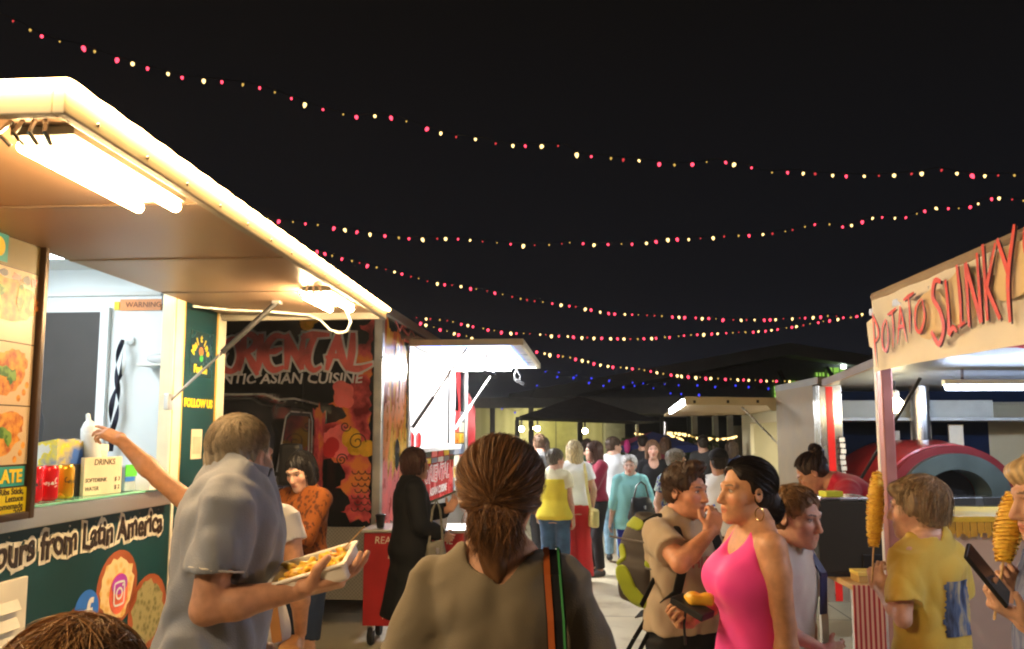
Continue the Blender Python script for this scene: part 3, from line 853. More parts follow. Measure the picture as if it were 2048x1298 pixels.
    MB().b2((-.9, 11.7, .94), (-.1, 12.4, 2.3), .01).build('cold_cabinet', mat('pinkish_panel', (.55, .45, .43), .3), t)
    # ---- wrap on the front
    F = plane_frame((0, Y0 - .001, 0), (1, 0, 0), (0, 0, 1))
    MB().b2((XL, Y0 - .03, ZT - .02), (-.05, Y0 + .0, ZT + .052), .006).build('front_rail', M_black, t)
    letters_oriental(lambda p: F((p[0] + 1.29, p[1], p[2])), t)
    text('tagline_lettering', 'AUTHENTIC ASIAN CUISINE', .135, lambda p: F((p[0] - .155, p[1] + 2.258, p[2])), M_silver, t, 'RIGHT', .002, .003, .12, .002, 1.06, .004)
    def cloud(cx, cz, r, m, n, seed, off, parent=t, name='cloud_print', fr=None):
        rr = random.Random(seed); a = MB()
        for i in range(n):
            q = r * rr.uniform(.45, .9)
            disc(a, (cx + rr.uniform(-r, r) * .75, cz + rr.uniform(-r, r) * .75), q, q * rr.uniform(.8, 1.1), fr or F, off + i * .00025, 22, .03, seed + i)
        return a.build(name, m, parent)
    dr = two_tone('dragon_wrap', (.22, .015, .02), (.74, .11, .12), 'noise', 5.5, .22, .45, lo=.34, hi=.50, c3=(.85, .28, .07))
    def ragged(pts, m, name, off, seed, amp=.018, fr=None):
        rr = random.Random(seed); P = []
        for k in range(len(pts)):
            a_ = Vector(pts[k]); b_ = Vector(pts[(k + 1) % len(pts)]); L_ = (b_ - a_).length; n_ = max(1, int(L_ / .035)); nn = Vector((-(b_ - a_).y, (b_ - a_).x)).normalized()
            for q in range(n_):
                s_ = q / n_; P.append(a_.lerp(b_, s_) + nn * (amp * 1.5 * math.sin(math.pi * s_) + amp * rr.uniform(-1, 1)))
        mb_ = MB(); mb_.prism([(p_.x, p_.y) for p_ in P], .001, lambda p_: (fr or F)((p_[0], p_[1], p_[2] + off))); return mb_.build(name, m, t)
    ragged([(-.05, 2.86), (-.20, 2.74), (-.10, 2.62), (-.26, 2.56), (-.40, 2.42), (-.20, 2.36), (-.24, 2.24), (-.42, 2.14), (-.47, 2.02), (-.30, 1.93), (-.50, 1.83), (-.58, 1.66), (-.52, 1.52), (-.36, 1.48), (-.30, 1.40), (-.38, 1.27), (-.25, 1.18), (-.34, 1.04), (-.24, .96), (-.05, .95)], dr, 'dragon_print', .0015, 5)
    cloud(-.66, 2.83, .11, M_amber, 3, 61, .004); cloud(-.70, 2.86, .07, M_orange, 3, 62, .006)
    cloud(-.34, 2.12, .12, M_pinkred, 6, 12, .0036); cloud(-.40, 1.68, .12, M_pinkred, 7, 13, .0036)
    cloud(-.17, 1.66, .10, M_amber, 4, 15, .0056); cloud(-.46, 1.60, .09, M_redp, 4, 18, .0062)
    # scales
    a = MB()
    for j in range(7):
        for i in range(3):
            x = -.20 + i * .062 + (j % 2) * .03; z = 1.42 - j * .055
            arc = [(x + .031 * math.cos(q), z + .03 * math.sin(q)) for q in (math.pi, 1.25 * math.pi, 1.5 * math.pi, 1.75 * math.pi, 2 * math.pi)]
            strokes(a, [arc], .009, F, .001, .009)
    a.build('scale_print', M_ink, t)
    def swirl(x, z, r, turns, m, fr=F, off=.010, name='swirl_print'):
        pts = [(x + r * (1 - k / 22) * math.cos(k * .5 * turns), z + r * (1 - k / 22) * math.sin(k * .5 * turns)) for k in range(20)]
        a = MB(); strokes(a, [pts], .010, fr, .001, off); return a.build(name, m, t)
    swirl(-.33, 1.52, .055, 1.2, M_ink); swirl(-.19, 1.68, .085, 1.0, M_ink); swirl(-.30, 1.82, .05, -1.0, M_ink)
    # seam of the wrap
    MB().b2((-.715, Y0 - .004, 1.9), (-.709, Y0 - .0005, 2.88)).build('door_seam', M_black, t)
    # ---- wrap on the service side
    S = SIDE(0.001)
    def flame(y, z, w, h, m, seed, off, lean=.2):
        rr = random.Random(seed); a = MB()
        lines = []
        for k in range(6):
            yy = y + w * (k / 5 - .5)
            lines.append([(yy, z, 1.2), (yy + lean * h * .25 + rr.uniform(-.03, .03), z + h * .4, 1.0), (yy + lean * h * .5 + rr.uniform(-.05, .05), z + h * rr.uniform(.65, 1.0), .15)])
        strokes(a, lines, w / 3.2, S, .001, off); a.build('flame_print', m, t)
    fw = two_tone('flame_wrap', (.30, .015, .012), (.78, .16, .02), 'noise', 3.2, .2, .45, axis=(1, 2.2, .75), lo=.36, hi=.52, c3=(.90, .52, .04))
    ragged([(7.40, 2.84), (7.42, .95), (8.48, .95), (8.48, 2.62), (8.30, 2.70), (8.05, 2.83), (7.8, 2.74), (7.6, 2.86)], fw, 'flame_print', .001, 9, .02, S)
    flame(7.85, 1.4, .75, .9, M_orange, 24, .0034); flame(8.05, 1.2, .6, .7, M_amber, 25, .0048); flame(7.75, .93, .7, .6, M_pinkred, 27, .0064, .5)
    a = MB(); disc(a, (8.02, 2.60), .09, .055, S, .0085, 18); e_ = a.build('eye_print', M_amber, t)
    a = MB(); disc(a, (8.03, 2.595), .05, .045, S, .0092, 16); a.build('pupil_print', M_ink, e_)
    a = MB(); disc(a, (8.05, 1.55), .10, .16, S, .0092, 16, .1); a.build('dark_patch', M_blackgloss, t)
    a = MB(); strokes(a, [[(8.2, 2.84), (8.5, 2.80), (8.62, 2.87), (8.8, 2.82)], [(8.3, 2.72, 1), (8.8, 2.74, .8), (9.3, 2.80, .3)], [(7.9, 2.88), (8.1, 2.80), (8.2, 2.86), (8.4, 2.87)]], .03, S, .001, .004); a.build('whisker_print', M_pinkred, t)
    # lower panels of photos and writing
    MB().b2((.0, 8.60, .95), (.004, 11.40, 1.50)).build('lower_banner', mat('deep_red_banner', (.50, .03, .035), .25, var=.3, scale=3), t)
    rr = random.Random(5)
    B = SIDE(0.0042)
    mm = [M_redp, mat('grey_tile', (.22, .23, .26), .4), M_yel, M_blackgloss, mat('dim_blue_tile', (.16, .20, .30), .4), M_pinkred, M_white]
    k = 0
    for y in np.arange(9.0, 11.3, .42):
        for z in (1.40, 1.47):
            MB().b2((.004, y, z), (.007 + .0004 * (k % 3), y + .36, z + .06 + .03 * (k % 2))).build('photo_tile', mm[k % 7], t); k += 1
    text('side_lettering', 'ORIENTAL', .26, lambda p: B((p[0] + 10.2, p[1] + 1.26, p[2])), M_white, t, 'CENTER', .002, .014, .2, .003, 1.35, .012)
    text('side_lettering', 'ORIENTAL', .26, lambda p: B((p[0] + 10.2, p[1] + 1.26, p[2])), M_redp, t, 'CENTER', .002, -.002, .2, .006, 1.35, .012)
    text('side_lettering', 'ASIAN CUISINE', .13, lambda p: B((p[0] + 10.3, p[1] + 1.05, p[2])), M_white, t, 'CENTER', .002, .003, .2, .003, 1.3)
    # tail column of photos beyond the hatch
    k = 3
    for z in np.arange(.98, 2.0, .16):
        for y in (11.50, 11.95):
            MB().b2((.0, y, z), (.004 + .0006 * (k % 3), y + .42, z + .145)).build('photo_tile', [M_amber, mm[1], M_redp, mm[4], M_cream, M_orange, M_redp][k % 7], t); k += 2
    a = MB(); strokes(a, [[(11.8, 2.70, 1.6), (11.85, 2.45, 1.4), (11.9, 2.2, .6), (11.95, 2.0, .9)]], .22, S, .001, .003); a.build('splash_print', M_redp, t)
    MB().b2((.004, 11.55, .95), (.03, 12.35, 1.30), .004).build('window_frame', M_white, t)
    MB().b2((.03, 11.63, 1.0), (.033, 12.27, 1.25)).build('window_pane', M_blackgloss, t)
    # ---- cab
    xa, xb = -2.30, -.50
    cab_s = [  # y, half profile as list of (x fraction, z)
        (7.33, 2.07, .95), (6.9, 2.10, .95), (6.45, 2.06, .97), (6.2, 1.95, 1.0), (5.75, 1.42, 1.0), (5.35, 1.20, .97), (5.1, .98, .9)]
    mb = MB(); vs = []; n = 0
    for (y, z, wf) in cab_s:
        cx = (xa + xb) / 2; hw = (xb - xa) / 2 * wf
        zb = .42
        ring = [(-hw, zb), (-hw * 1.01, min(1.1, z * .6)), (-hw * .98, z - .22), (-hw * .90, z - .07), (-hw * .7, z), (hw * .7, z), (hw * .90, z - .07), (hw * .98, z - .22), (hw * 1.01, min(1.1, z * .6)), (hw, zb)]
        vs += [(cx + x, y, zz) for x, zz in ring]; n = len(ring)
    fs = [(j * n + i, j * n + (i + 1) % n, (j + 1) * n + (i + 1) % n, (j + 1) * n + i) for j in range(len(cab_s) - 1) for i in range(n)]
    fs.append(tuple(range((len(cab_s) - 1) * n, len(cab_s) * n)))
    mb.add(vs, fs, True); cab = mb.build('cab', mat('black_car_paint', (.018, .018, .021), .2, 0, .5, .1, 2, coat=.6), t)
    m_gl = mat('dark_glass', (.012, .014, .016), .06, 0, .6, .05)
    xs = xb + .012
    fg = plane_frame((xs, 0, 0), (0, 1, 0), (0, 0, 1))
    win = [(6.16, 1.36), (6.92, 1.36), (6.95, 1.40), (6.95, 1.84), (6.90, 1.90), (6.45, 1.90), (6.36, 1.86)]
    wf = MB().prism([(7 + (y - 7) * 1.03 - .005, 1.6 + (z - 1.6) * 1.10) for y, z in win], .006, fg).build('door_window', M_rubber, cab)
    MB().prism(win, .010, fg).build('pane', m_gl, wf)
    MB().b2((xs, 6.86, 1.40), (xs + .014, 6.88, 1.88)).build('window_bar', mat('grey_bar', (.3, .3, .3), .4), wf)
    MB().box((-1.4, 5.96, 1.70), (1.5, .02, .52), Matrix.Rotation(R(-40), 3, 'X')).build('windscreen', m_gl, cab)
    mr_ = MB().box((xs + .15, 6.10, 1.52), (.17, .09, .32), None, .035).build('wing_mirror', M_black, cab)
    MB().box((xs + .15, 6.15, 1.52), (.13, .012, .26), None, .02).build('mirror_glass', M_steel, mr_)
    MB().bar((xs, 6.12, 1.45), (xs + .1, 6.10, 1.45), .03, .03).build('mirror_arm', M_black, mr_)
    m_hilite = mat('highlight_grey', (.34, .34, .36), .3, .4)  # grey tubes draw in the highlights along the cab roofline and window edge
    MB().tube([(-2.2, 6.44, 2.07), (-.70, 6.44, 2.07), (-.60, 6.48, 2.03), (-.55, 6.7, 2.045), (-.555, 7.32, 2.02)], .010, 6).build('roof_edge_highlight', m_hilite, cab)
    MB().tube([fg((y_, z_, .012)) for y_, z_ in [(7 + (a_ - 7) * 1.03 - .005, 1.6 + (b_ - 1.6) * 1.10) for a_, b_ in win + win[:1]]], .006, 6).build('window_edge_highlight', m_hilite, cab)
    ragged([(6.99, 1.98), (7.02, 1.5), (7.0, 1.05), (7.3, 1.0), (7.31, 1.95), (7.15, 2.02)], dr, 'flame_print', .001, 41, .02, fg)
    for xx in (-2.2, -.62):
        mb = MB(); mb.lathe([(.02, -.11), (.31, -.11), (.34, -.07), (.34, .07), (.31, .11), (.02, .11)], (xx, 5.9, .34), 24, Matrix.Rotation(R(90), 3, 'Y')); mb.build('wheel', M_rubber, cab)
noodle_truck()

# red signboard trolley in front of the truck
def trolley():
    t = thing('menu_trolley', 'red wheeled menu trolley with white lettering behind the woman in the black coat', 'menu stand', (-1.24, 6.85, 0), R(-3))
    m_red = mat('deep_red_panel', (.42, .018, .022), .4, var=.15)
    MB().b2((0, -.02, .17), (.84, .42, .93), .006).build('cabinet', m_red, t)
    MB().b2((-.02, -.04, .93), (.86, .46, .955), .004).build('tray_top', M_alu, t)
    for x, y in ((.06, .04), (.78, .04), (.06, .36), (.78, .36)):
        mb = MB(); mb.lathe([(.01, -.02), (.07, -.02), (.08, 0), (.07, .02), (.01, .02)], (x, y, .08), 14, Matrix.Rotation(R(90), 3, 'Y')); w = mb.build('castor', M_rubber, t)
        MB().b2((x - .025, y - .03, .12), (x + .025, y + .03, .17)).build('fork', M_steel, w)
    F = plane_frame((0, -.0215, 0), (1, 0, 0), (0, 0, 1))
    for s, x, z, q in (('READY TO EAT ME', .42, .865, .085), ('DUMPLING', .42, .745, .095), ('BUN', .42, .635, .095), ('BBQ PORK', .42, .535, .095), ('SPRING ROLL', .42, .43, .085), ('FRIED RICE', .42, .325, .085), ('f', .17, .245, .06)):
        text('trolley_lettering', s, q, lambda p, x=x, z=z: F((p[0] + x, p[1] + z, p[2])), M_cream, t, 'CENTER', .002, 0, .1, .001, .92)
    c = thing('takeaway_cup', 'black cup standing on the left corner of the red trolley', 'cup', (-1.12, 6.93, .957), 0)
    MB().lathe([(.03, 0), (.042, .10), (.044, .10)], (0, 0, 0), 18).build('cup_body', M_black, c)
    MB().lathe([(.046, .10), (.046, .11), (.03, .118)], (0, 0, 0), 18).build('lid', M_black, c)
    b = thing('carry_bag', 'small white paper carry bag on the right end of the trolley', 'paper bag', (-.62, 6.98, .957), R(10))
    MB().b2((-.06, -.04, 0), (.06, .04, .15), .004).build('bag_body', M_white, b)
    MB().tube([(-.04, -.042, .14), (-.03, -.045, .2), (.03, -.045, .2), (.04, -.042, .14)], .006, 6).build('handle', M_white, b)
trolley()

# sauce bottles and box on the truck counter
def truck_counter():
    rr = random.Random(2)
    for i, y in enumerate((8.95, 9.12, 9.32, 9.5)):
        p = T2_mat @ Vector((-.05 - .04 * (i % 2), y, 1.602))
        b = thing('sauce_bottle', ['first', 'second', 'third', 'last'][i] + ' red sauce bottle from the hatch end nearest us, on the truck counter', 'bottle', p, 0, 'sauce bottles on the truck counter')
        MB().lathe([(.03, 0), (.034, .01), (.034, .13), (.014, .16), (.012, .17)], (0, 0, 0), 14).build('bottle_body', M_redp, b)
        MB().lathe([(.014, .168), (.006, .23), (.003, .235)], (0, 0, 0), 12).build('nozzle', M_white, b)
    p = T2_mat @ Vector((-.15, 8.72, 1.602))
    m = thing('steamer_box', 'white appliance box at the near end of the lit truck counter', 'box', p, -A2)
    MB().b2((-.15, -.10, 0), (.12, .14, .42), .02).build('box_body', M_white, m)
    MB().b2((.121, -.06, .08), (.125, .10, .20)).build('front_panel', M_inner, m)
truck_counter()

# ------------------------------------------------------------------ potato stall gazebo on the right
def potato_gazebo():
    g = thing('gazebo', 'market gazebo with hand painted potato banner on the right', 'gazebo', (0, 0, 0), 0)
    a = Vector((1.640, 3.6, 0)); u = Vector((-.046, -1, 0)).normalized(); n = Vector((-1, .046, 0)).normalized()
    W = lambda s, z, o=0: a + u * s + n * o + Vector((0, 0, z))
    inn = lambda s, d, z: a + u * s - n * d + Vector((0, 0, z))
    m_pole = mat('pale_red_pole', (.50, .24, .22), .35, .3); m_can = mat('cream_canvas', (.93, .88, .76), .75, var=.08, bump=.15, bscale=300, scale=2.5)
    m_roof = mat('red_canvas', (.42, .035, .05), .7, bump=.2, bscale=250)
    for i, (s, d) in enumerate(((0, 0), (3.0, 0), (0, 3.0), (3.0, 3.0))):
        p = MB().bar(inn(s + .02 if s < 1 else s, d + .03, 0), inn(s + .02 if s < 1 else s, d + .03, 2.30), .05, .05, bev=.006).build('leg', m_pole, g)
        MB().box(inn(s + .02 if s < 1 else s, d + .03, .006), (.12, .12, .012)).build('foot_plate', M_steel, p)
    pl = MB().bar(inn(-.045, .03, 0), inn(-.045, .03, 2.28), .022, .03).build('side_channel', M_white, g)
    # cloth banner: slight sag and folds
    ns, nz_ = 40, 10
    vs = []
    for i in range(ns + 1):
        for j in range(nz_ + 1):
            s = .05 + 2.98 * i / ns; v = j / nz_
            zt = 2.355; zb = 2.024 + .006 * math.sin(s * 3)
            o = .018 + .006 * math.sin(s * 7 + v * 3) * (1 - v) + .004 * math.sin(s * 19 + v * 7)
            vs.append(W(s, zb + (zt - zb) * v, o))
    fs = [(i * (nz_ + 1) + j, (i + 1) * (nz_ + 1) + j, (i + 1) * (nz_ + 1) + j + 1, i * (nz_ + 1) + j + 1) for i in range(ns) for j in range(nz_)]
    mb = MB(); mb.add(vs, fs, True); ban = mb.build('banner', m_can, g)
    # hem roll along the top and the tied end
    MB().tube([W(.05 + 2.98 * k / 24, 2.362, .006) for k in range(25)], .022, 8).build('banner_hem', mat('brown_canvas', (.42, .33, .23), .8), ban)
    MB().prism([(0, 0), (-.055, .02), (-.075, .13), (-.0, .145)], .004, plane_frame(W(.05, 2.125, .016), u, (0, 0, 1))).build('tie_flap', m_can, ban)
    # orange blushes and painted words
    F = plane_frame(W(.055, 0, .048), u, (0, 0, 1))
    m_bl = mat('peach_paint', (.90, .68, .38), .7, var=.1)
    fb = lambda p: plane_frame(W(0, 0, .036), u, (0, 0, 1))(p)
    m_pt = mat('red_brush_paint', (.82, .10, .075), .5, var=.2, scale=8); m_sh = mat('dark_brush_paint', (.045, .02, .03), .6)
    P = []
    def L(x0, z0, h, w, lines, tk=1.0):
        if x0 < .5: x0, w = .05 + (x0 - .05) * 1.08, w * 1.08
        else: x0, w = .595 + (x0 - .56) * .80, w * .80
        for ln in lines:
            P.append([(x0 + p[0] * w, z0 + p[1] * h, (p[2] if len(p) > 2 else 1) * tk) for p in ln])
    # small letters P O T A T O
    L(.05, 2.07, .20, .085, [[(.25, 1.05, .5), (.35, .4), (.45, -.15, .3)], [(.25, 1.0, .6), (.75, .72), (.8, .5), (.3, .38, .6)]])
    L(.145, 2.10, .14, .075, [[(.7, .95, .5), (.25, .7), (.15, .2), (.55, .0), (.9, .35), (.75, .9, .6)]])
    L(.215, 2.105, .15, .08, [[(.0, .95, .5), (.5, .98), (1.0, 1.05, .5)], [(.55, 1.0, .6), (.6, .5), (.45, .0, .4)]])
    L(.285, 2.115, .15, .085, [[(.05, .0, .4), (.3, .5), (.5, 1.0, .6)], [(.5, 1.0, .6), (.75, .5), (.95, .0, .4)], [(.15, .4, .5), (.5, .45), (.85, .4, .5)]])
    L(.36, 2.14, .15, .085, [[(.0, .95, .5), (.5, 1.0), (1.05, 1.05, .5)], [(.5, 1.0, .6), (.55, .5), (.45, .05, .4)]])
    L(.435, 2.14, .13, .085, [[(.7, .95, .5), (.2, .7), (.1, .2), (.5, .0), (.95, .4), (.8, .95, .5)]])
    # big letters S L I N K Y S
    L(.56, 2.085, .225, .13, [[(.95, .95, .7), (.5, 1.0), (.3, .75), (.75, .5), (.95, .2), (.55, -.04), (.05, .2, .8)]], 1.35)
    L(.70, 2.10, .19, .10, [[(.25, 1.05, .7), (.35, .5), (.3, .0)], [(.3, .0), (.7, .12), (1.0, .02, .5)]], 1.25)
    L(.80, 2.115, .21, .08, [[(.4, 1.05, .8), (.55, .5), (.5, .05, .7)], [(.1, .02, .6), (.9, .08, .6)]], 1.2)
    L(.89, 2.11, .22, .12, [[(.1, .0, .7), (.1, 1.0)], [(.1, 1.0), (.5, .5), (.9, .02)], [(.9, .02), (.9, 1.08, .6)]], 1.3)
    L(1.03, 2.115, .24, .11, [[(.15, 1.05, .7), (.15, .0, .8)], [(.95, 1.0, .5), (.2, .45)], [(.2, .45), (.95, -.02, .8)]], 1.3)
    L(1.15, 2.105, .26, .13, [[(.0, 1.0, .7), (.45, .55)], [(.95, 1.08, .7), (.45, .5), (.4, -.05, .7)]], 1.3)
    L(1.30, 2.14, .22, .11, [[(.9, .95, .7), (.4, 1.0), (.3, .7), (.8, .45), (.8, .1), (.1, .0, .7)]], 1.3)
    mb = MB()
    for k, (s, z, rx, rz) in enumerate(((.62, 2.20, .13, .09), (.86, 2.23, .12, .10), (1.16, 2.25, .14, .09), (1.5, 2.2, .15, .1), (1.9, 2.2, .2, .1))):
        disc(mb, (s, z), rx, rz, fb, .0 + .0006 * k, 26, .08, k)
    mb.build('peach_wash', m_bl, ban)
    sh = [[(p[0] + .006, p[1] - .006, p[2]) for p in ln] for ln in P]
    mb = MB(); strokes(mb, sh, .0125, F, .001, .0); mb.build('word_shadow', m_sh, ban)
    mb = MB(); strokes(mb, P, .0165, F, .001, .004); mb.build('painted_word', m_pt, ban)
    # roof and far valance
    c = inn(1.5, 1.5, 2.72); q = [inn(0, 0, 2.33), inn(3, 0, 2.33), inn(3, 3, 2.33), inn(0, 3, 2.33)]
    mb = MB(); mb.add(q + [c], [(0, 1, 4), (1, 2, 4), (2, 3, 4), (3, 0, 4)]); mb.build('roof', m_roof, g)
    mb = MB()
    for (i, j) in ((1, 2), (2, 3), (3, 0)):
        A_, B_ = q[i], q[j]; nn = 24
        vs = []
        for k in range(nn + 1):
            p = A_.lerp(B_, k / nn); vs += [p, p + Vector((0, 0, -.20 - .012 * math.cos(k * 2.1)))]
        mb.add(vs, [(2 * k, 2 * k + 1, 2 * k + 3, 2 * k + 2) for k in range(nn)])
    mb.build('valance', m_roof, g)
    for (i, j) in ((0, 1), (1, 2), (2, 3), (3, 0)):
        MB().bar(q[i] + Vector((0, 0, -.03)), q[j] + Vector((0, 0, -.03)), .03, .03).build('top_rail', M_alu, g)
potato_gazebo()

# ------------------------------------------------------------------ pizza trailer behind it
def pizza_trailer():
    t = thing('pizza_trailer', 'silver pizza trailer with red stripe post, raised awning and long white lamp', 'food trailer', (2.64, 6.9, 0), R(-2))
    m_navy = mat('navy_panel', (.008, .018, .05), .7, 0, .08, var=.15); m_under = mat('grey_blue_underside', (.20, .23, .27), .45, .2, var=.12)
    # post
    p = MB().b2((0, -.02, .35), (.19, .14, 2.17), .006).build('corner_post', M_steel, t)
    MB().bar((.100, -.024, .36), (.085, -.024, 2.155), .058, .004, (0, 1, 0)).build('red_stripe', mat('signal_red_stripe', (.78, .02, .02), .35), p)
    MB().b2((.0, .1, .35), (4.4, 1.25, .55)).build('trailer_floor', M_alu, t)
    MB().b2((.05, 1.20, .55), (4.4, 1.24, 2.18)).build('back_wall', m_navy, t)
    MB().b2((.0, .14, .55), (.045, 1.24, 2.18)).build('end_wall', mat('tan_panel', (.25, .19, .11), .6), t)
    MB().b2((.0, .0, 2.18), (4.4, 1.26, 2.24)).build('roof', mat('dull_grey_roof', (.25, .25, .24), .6), t)
    for x in (.9, 2.4):
        mb = MB(); mb.lathe([(.02, -.1), (.28, -.1), (.31, 0), (.28, .1), (.02, .1)], (x, .75, .31), 20, Matrix.Rotation(R(90), 3, 'X')); mb.build('wheel', M_rubber, t)
    # awning
    aw = MB().add([(.06, -1.85, 2.31), (4.4, -1.85, 2.31), (4.4, -.02, 2.17), (.06, -.02, 2.17), (.06, -1.85, 2.335), (4.4, -1.85, 2.335), (4.4, -.02, 2.195), (.06, -.02, 2.195)], [(0, 3, 2, 1), (4, 5, 6, 7), (0, 1, 5, 4), (1, 2, 6, 5), (2, 3, 7, 6), (3, 0, 4, 7)]).build('awning', m_under, t)
    for x_ in (.75, 2.45): MB().b2((x_, -.905, 2.15), (x_ + .02, -.895, 2.25)).build('hanger', M_steel, aw)
    MB().bar((.04, -1.87, 2.322), (4.4, -1.87, 2.322), .03, .06).bar((.04, -1.85, 2.322), (.04, -.02, 2.185), .03, .06).build('awning_edge', mat('brown_edge', (.22, .15, .11), .5), aw)
    MB().b2((.62, -.93, 2.115), (2.6, -.87, 2.155), .005).build('tube_housing', M_white, aw)
    MB().tube([(.64, -.90, 2.10), (2.58, -.90, 2.10)], .024, 10).build('white_tube', glow('awning_tube', (.66, .77, 1), 20), aw)
    a = Vector((.45, -.9, 2.165)); b = Vector((.21, -.03, 1.2)); MB().tube([a, b], .013, 8).build('strut', M_black, aw)
    # exhaust shelf, flue
    MB().b2((.05, .5, 1.90), (1.75, 1.1, 2.06), .01).build('range_hood', mat('grey_green_hood', (.34, .37, .35), .5), t)
    MB().b2((.22, .42, 1.87), (3.0, 1.14, 1.90), .004).build('hood_lip', mat('grey_steel', (.32, .33, .32), .45, .5), t)
    ov = thing('pizza_oven', 'red domed pizza oven with dark arched mouth under the awning', 'oven', Matrix.Translation((2.64, 6.9, 0)) @ Vector((1.02, .66, 0)), R(10))
    m_dome = mat('red_oven_enamel', (.33, .022, .022), .35, var=.2, coat=.3)
    # dome as an arch swept backwards
    mb = MB(); n = 28; vs = []
    prof = [(-.62, .52), (-.60, .62), (-.35, .67), (.1, .66), (.45, .52), (.6, .3)]
    for (y, r) in prof:
        for k in range(n + 1):
            q = math.pi * k / n
            vs.append((r * 1.03 * math.cos(q), y, 1.22 + r * .72 * math.sin(q)))
    N = n + 1
    fs = [(j * N + k, j * N + k + 1, (j + 1) * N + k + 1, (j + 1) * N + k) for j in range(len(prof) - 1) for k in range(n)]
    fs.append(tuple((len(prof) - 1) * N + k for k in range(N)))
    mb.add(vs, fs, True); mb.build('dome', m_dome, ov)
    def arch(r0, r1, y0, y1, sq=.72):
        mb = MB(); vs = []
        for (r, y) in ((r0, y0), (r1, y0), (r1, y1), (r0, y1)):
            for k in range(n + 1):
                q = math.pi * k / n; vs.append((r * 1.03 * math.cos(q), y, 1.22 + r * sq * math.sin(q)))
        fs = [(j * N + k, j * N + k + 1, ((j + 1) % 4) * N + k + 1, ((j + 1) % 4) * N + k) for j in range(4) for k in range(n)]
        mb.add(vs, fs, True); return mb
    arch(.51, .60, -.66, -.60).build('rim', mat('dark_red_rim', (.16, .015, .018), .4), ov)
    arch(.32, .51, -.70, -.50).build('front_ring', mat('dull_grey_ring', (.10, .13, .12), .45, .5), ov)
    mb = MB(); mb.add([(.325 * 1.03 * math.cos(math.pi * k / n), -.48, 1.22 + .325 * .72 * math.sin(math.pi * k / n)) for k in range(N)], [tuple(range(N))]); mb.build('mouth', mat('mouth_black', (.006, .005, .005), .9), ov)  # flat black sheet closing the arched opening
    MB().b2((-.75, -.72, 1.14), (.75, .65, 1.22), .01).build('hearth', M_steel, ov)
    MB().b2((-.70, -.60, .55), (.70, .60, 1.14), .01).build('oven_stand', M_black, ov)
    MB().lathe([(.085, 0), (.085, .9)], (-.02, -.3, 1.62), 18).build('flue', M_steel, ov)
    # cards standing at the back
    for i, (x, w, h, m) in enumerate(((.75, .13, .2, M_cream), (.86, .10, .16, M_inner), (1.42, .13, .22, M_cream))):
        MB().b2((x, .64 + i * .01, 1.62), (x + w, .66 + i * .01, 1.62 + h)).build('price_card', m, t)
    # warm bulb
    tl = thing('assumed_tube_light', 'assumed white tube light under the gazebo roof beyond the right edge', 'lamp', (2.95, 2.55, 2.20), R(5))  # assumed lamp, added for the white light on the mustard boy's right side
    MB().tube([(0, -.5, 0), (0, .5, 0)], .022, 10).build('tube', G_tube_assumed, tl); MB().b2((-.04, -.52, .03), (.04, .52, .06)).build('housing', M_white, tl); MB().tube([(0, 0, .06), (0, 0, .40)], .006, 6).build('cord', M_black, tl)
    lb = thing('bulb_lamp', 'glowing round warm bulb hanging beside the gazebo pole', 'lamp', at(1790, 805, 6.3), 0)
    MB().sphere((0, 0, -.02), .062, 16, 12).build('bulb', glow('warm_bulb', (1, .80, .45), 24), lb)
    MB().lathe([(.03, .035), (.034, .06), (.03, .09), (.012, .10)], (0, 0, 0), 14).build('socket', M_white, lb)
    MB().tube([(0, 0, .10), (0, 0, .17)], .006, 6).build('cord', M_black, lb)
pizza_trailer()

# chain of price tags
def tag_chain():
    c = thing('ticket_chain', 'vertical chain of white order tickets hanging beside the red striped post', 'tickets', at(1683, 875, 6.85), 0)
    MB().tube([(0, 0, .02), (0.01, 0, -.52)], .004, 6).build('string', M_black, c)
    for i in range(10):
        MB().box((.004 * (i % 3), -.008, -.02 - i * .048), (.045, .003, .036), Matrix.Rotation(R((i * 37) % 13 - 6), 3, 'Y')).build('ticket', M_white, c)
tag_chain()

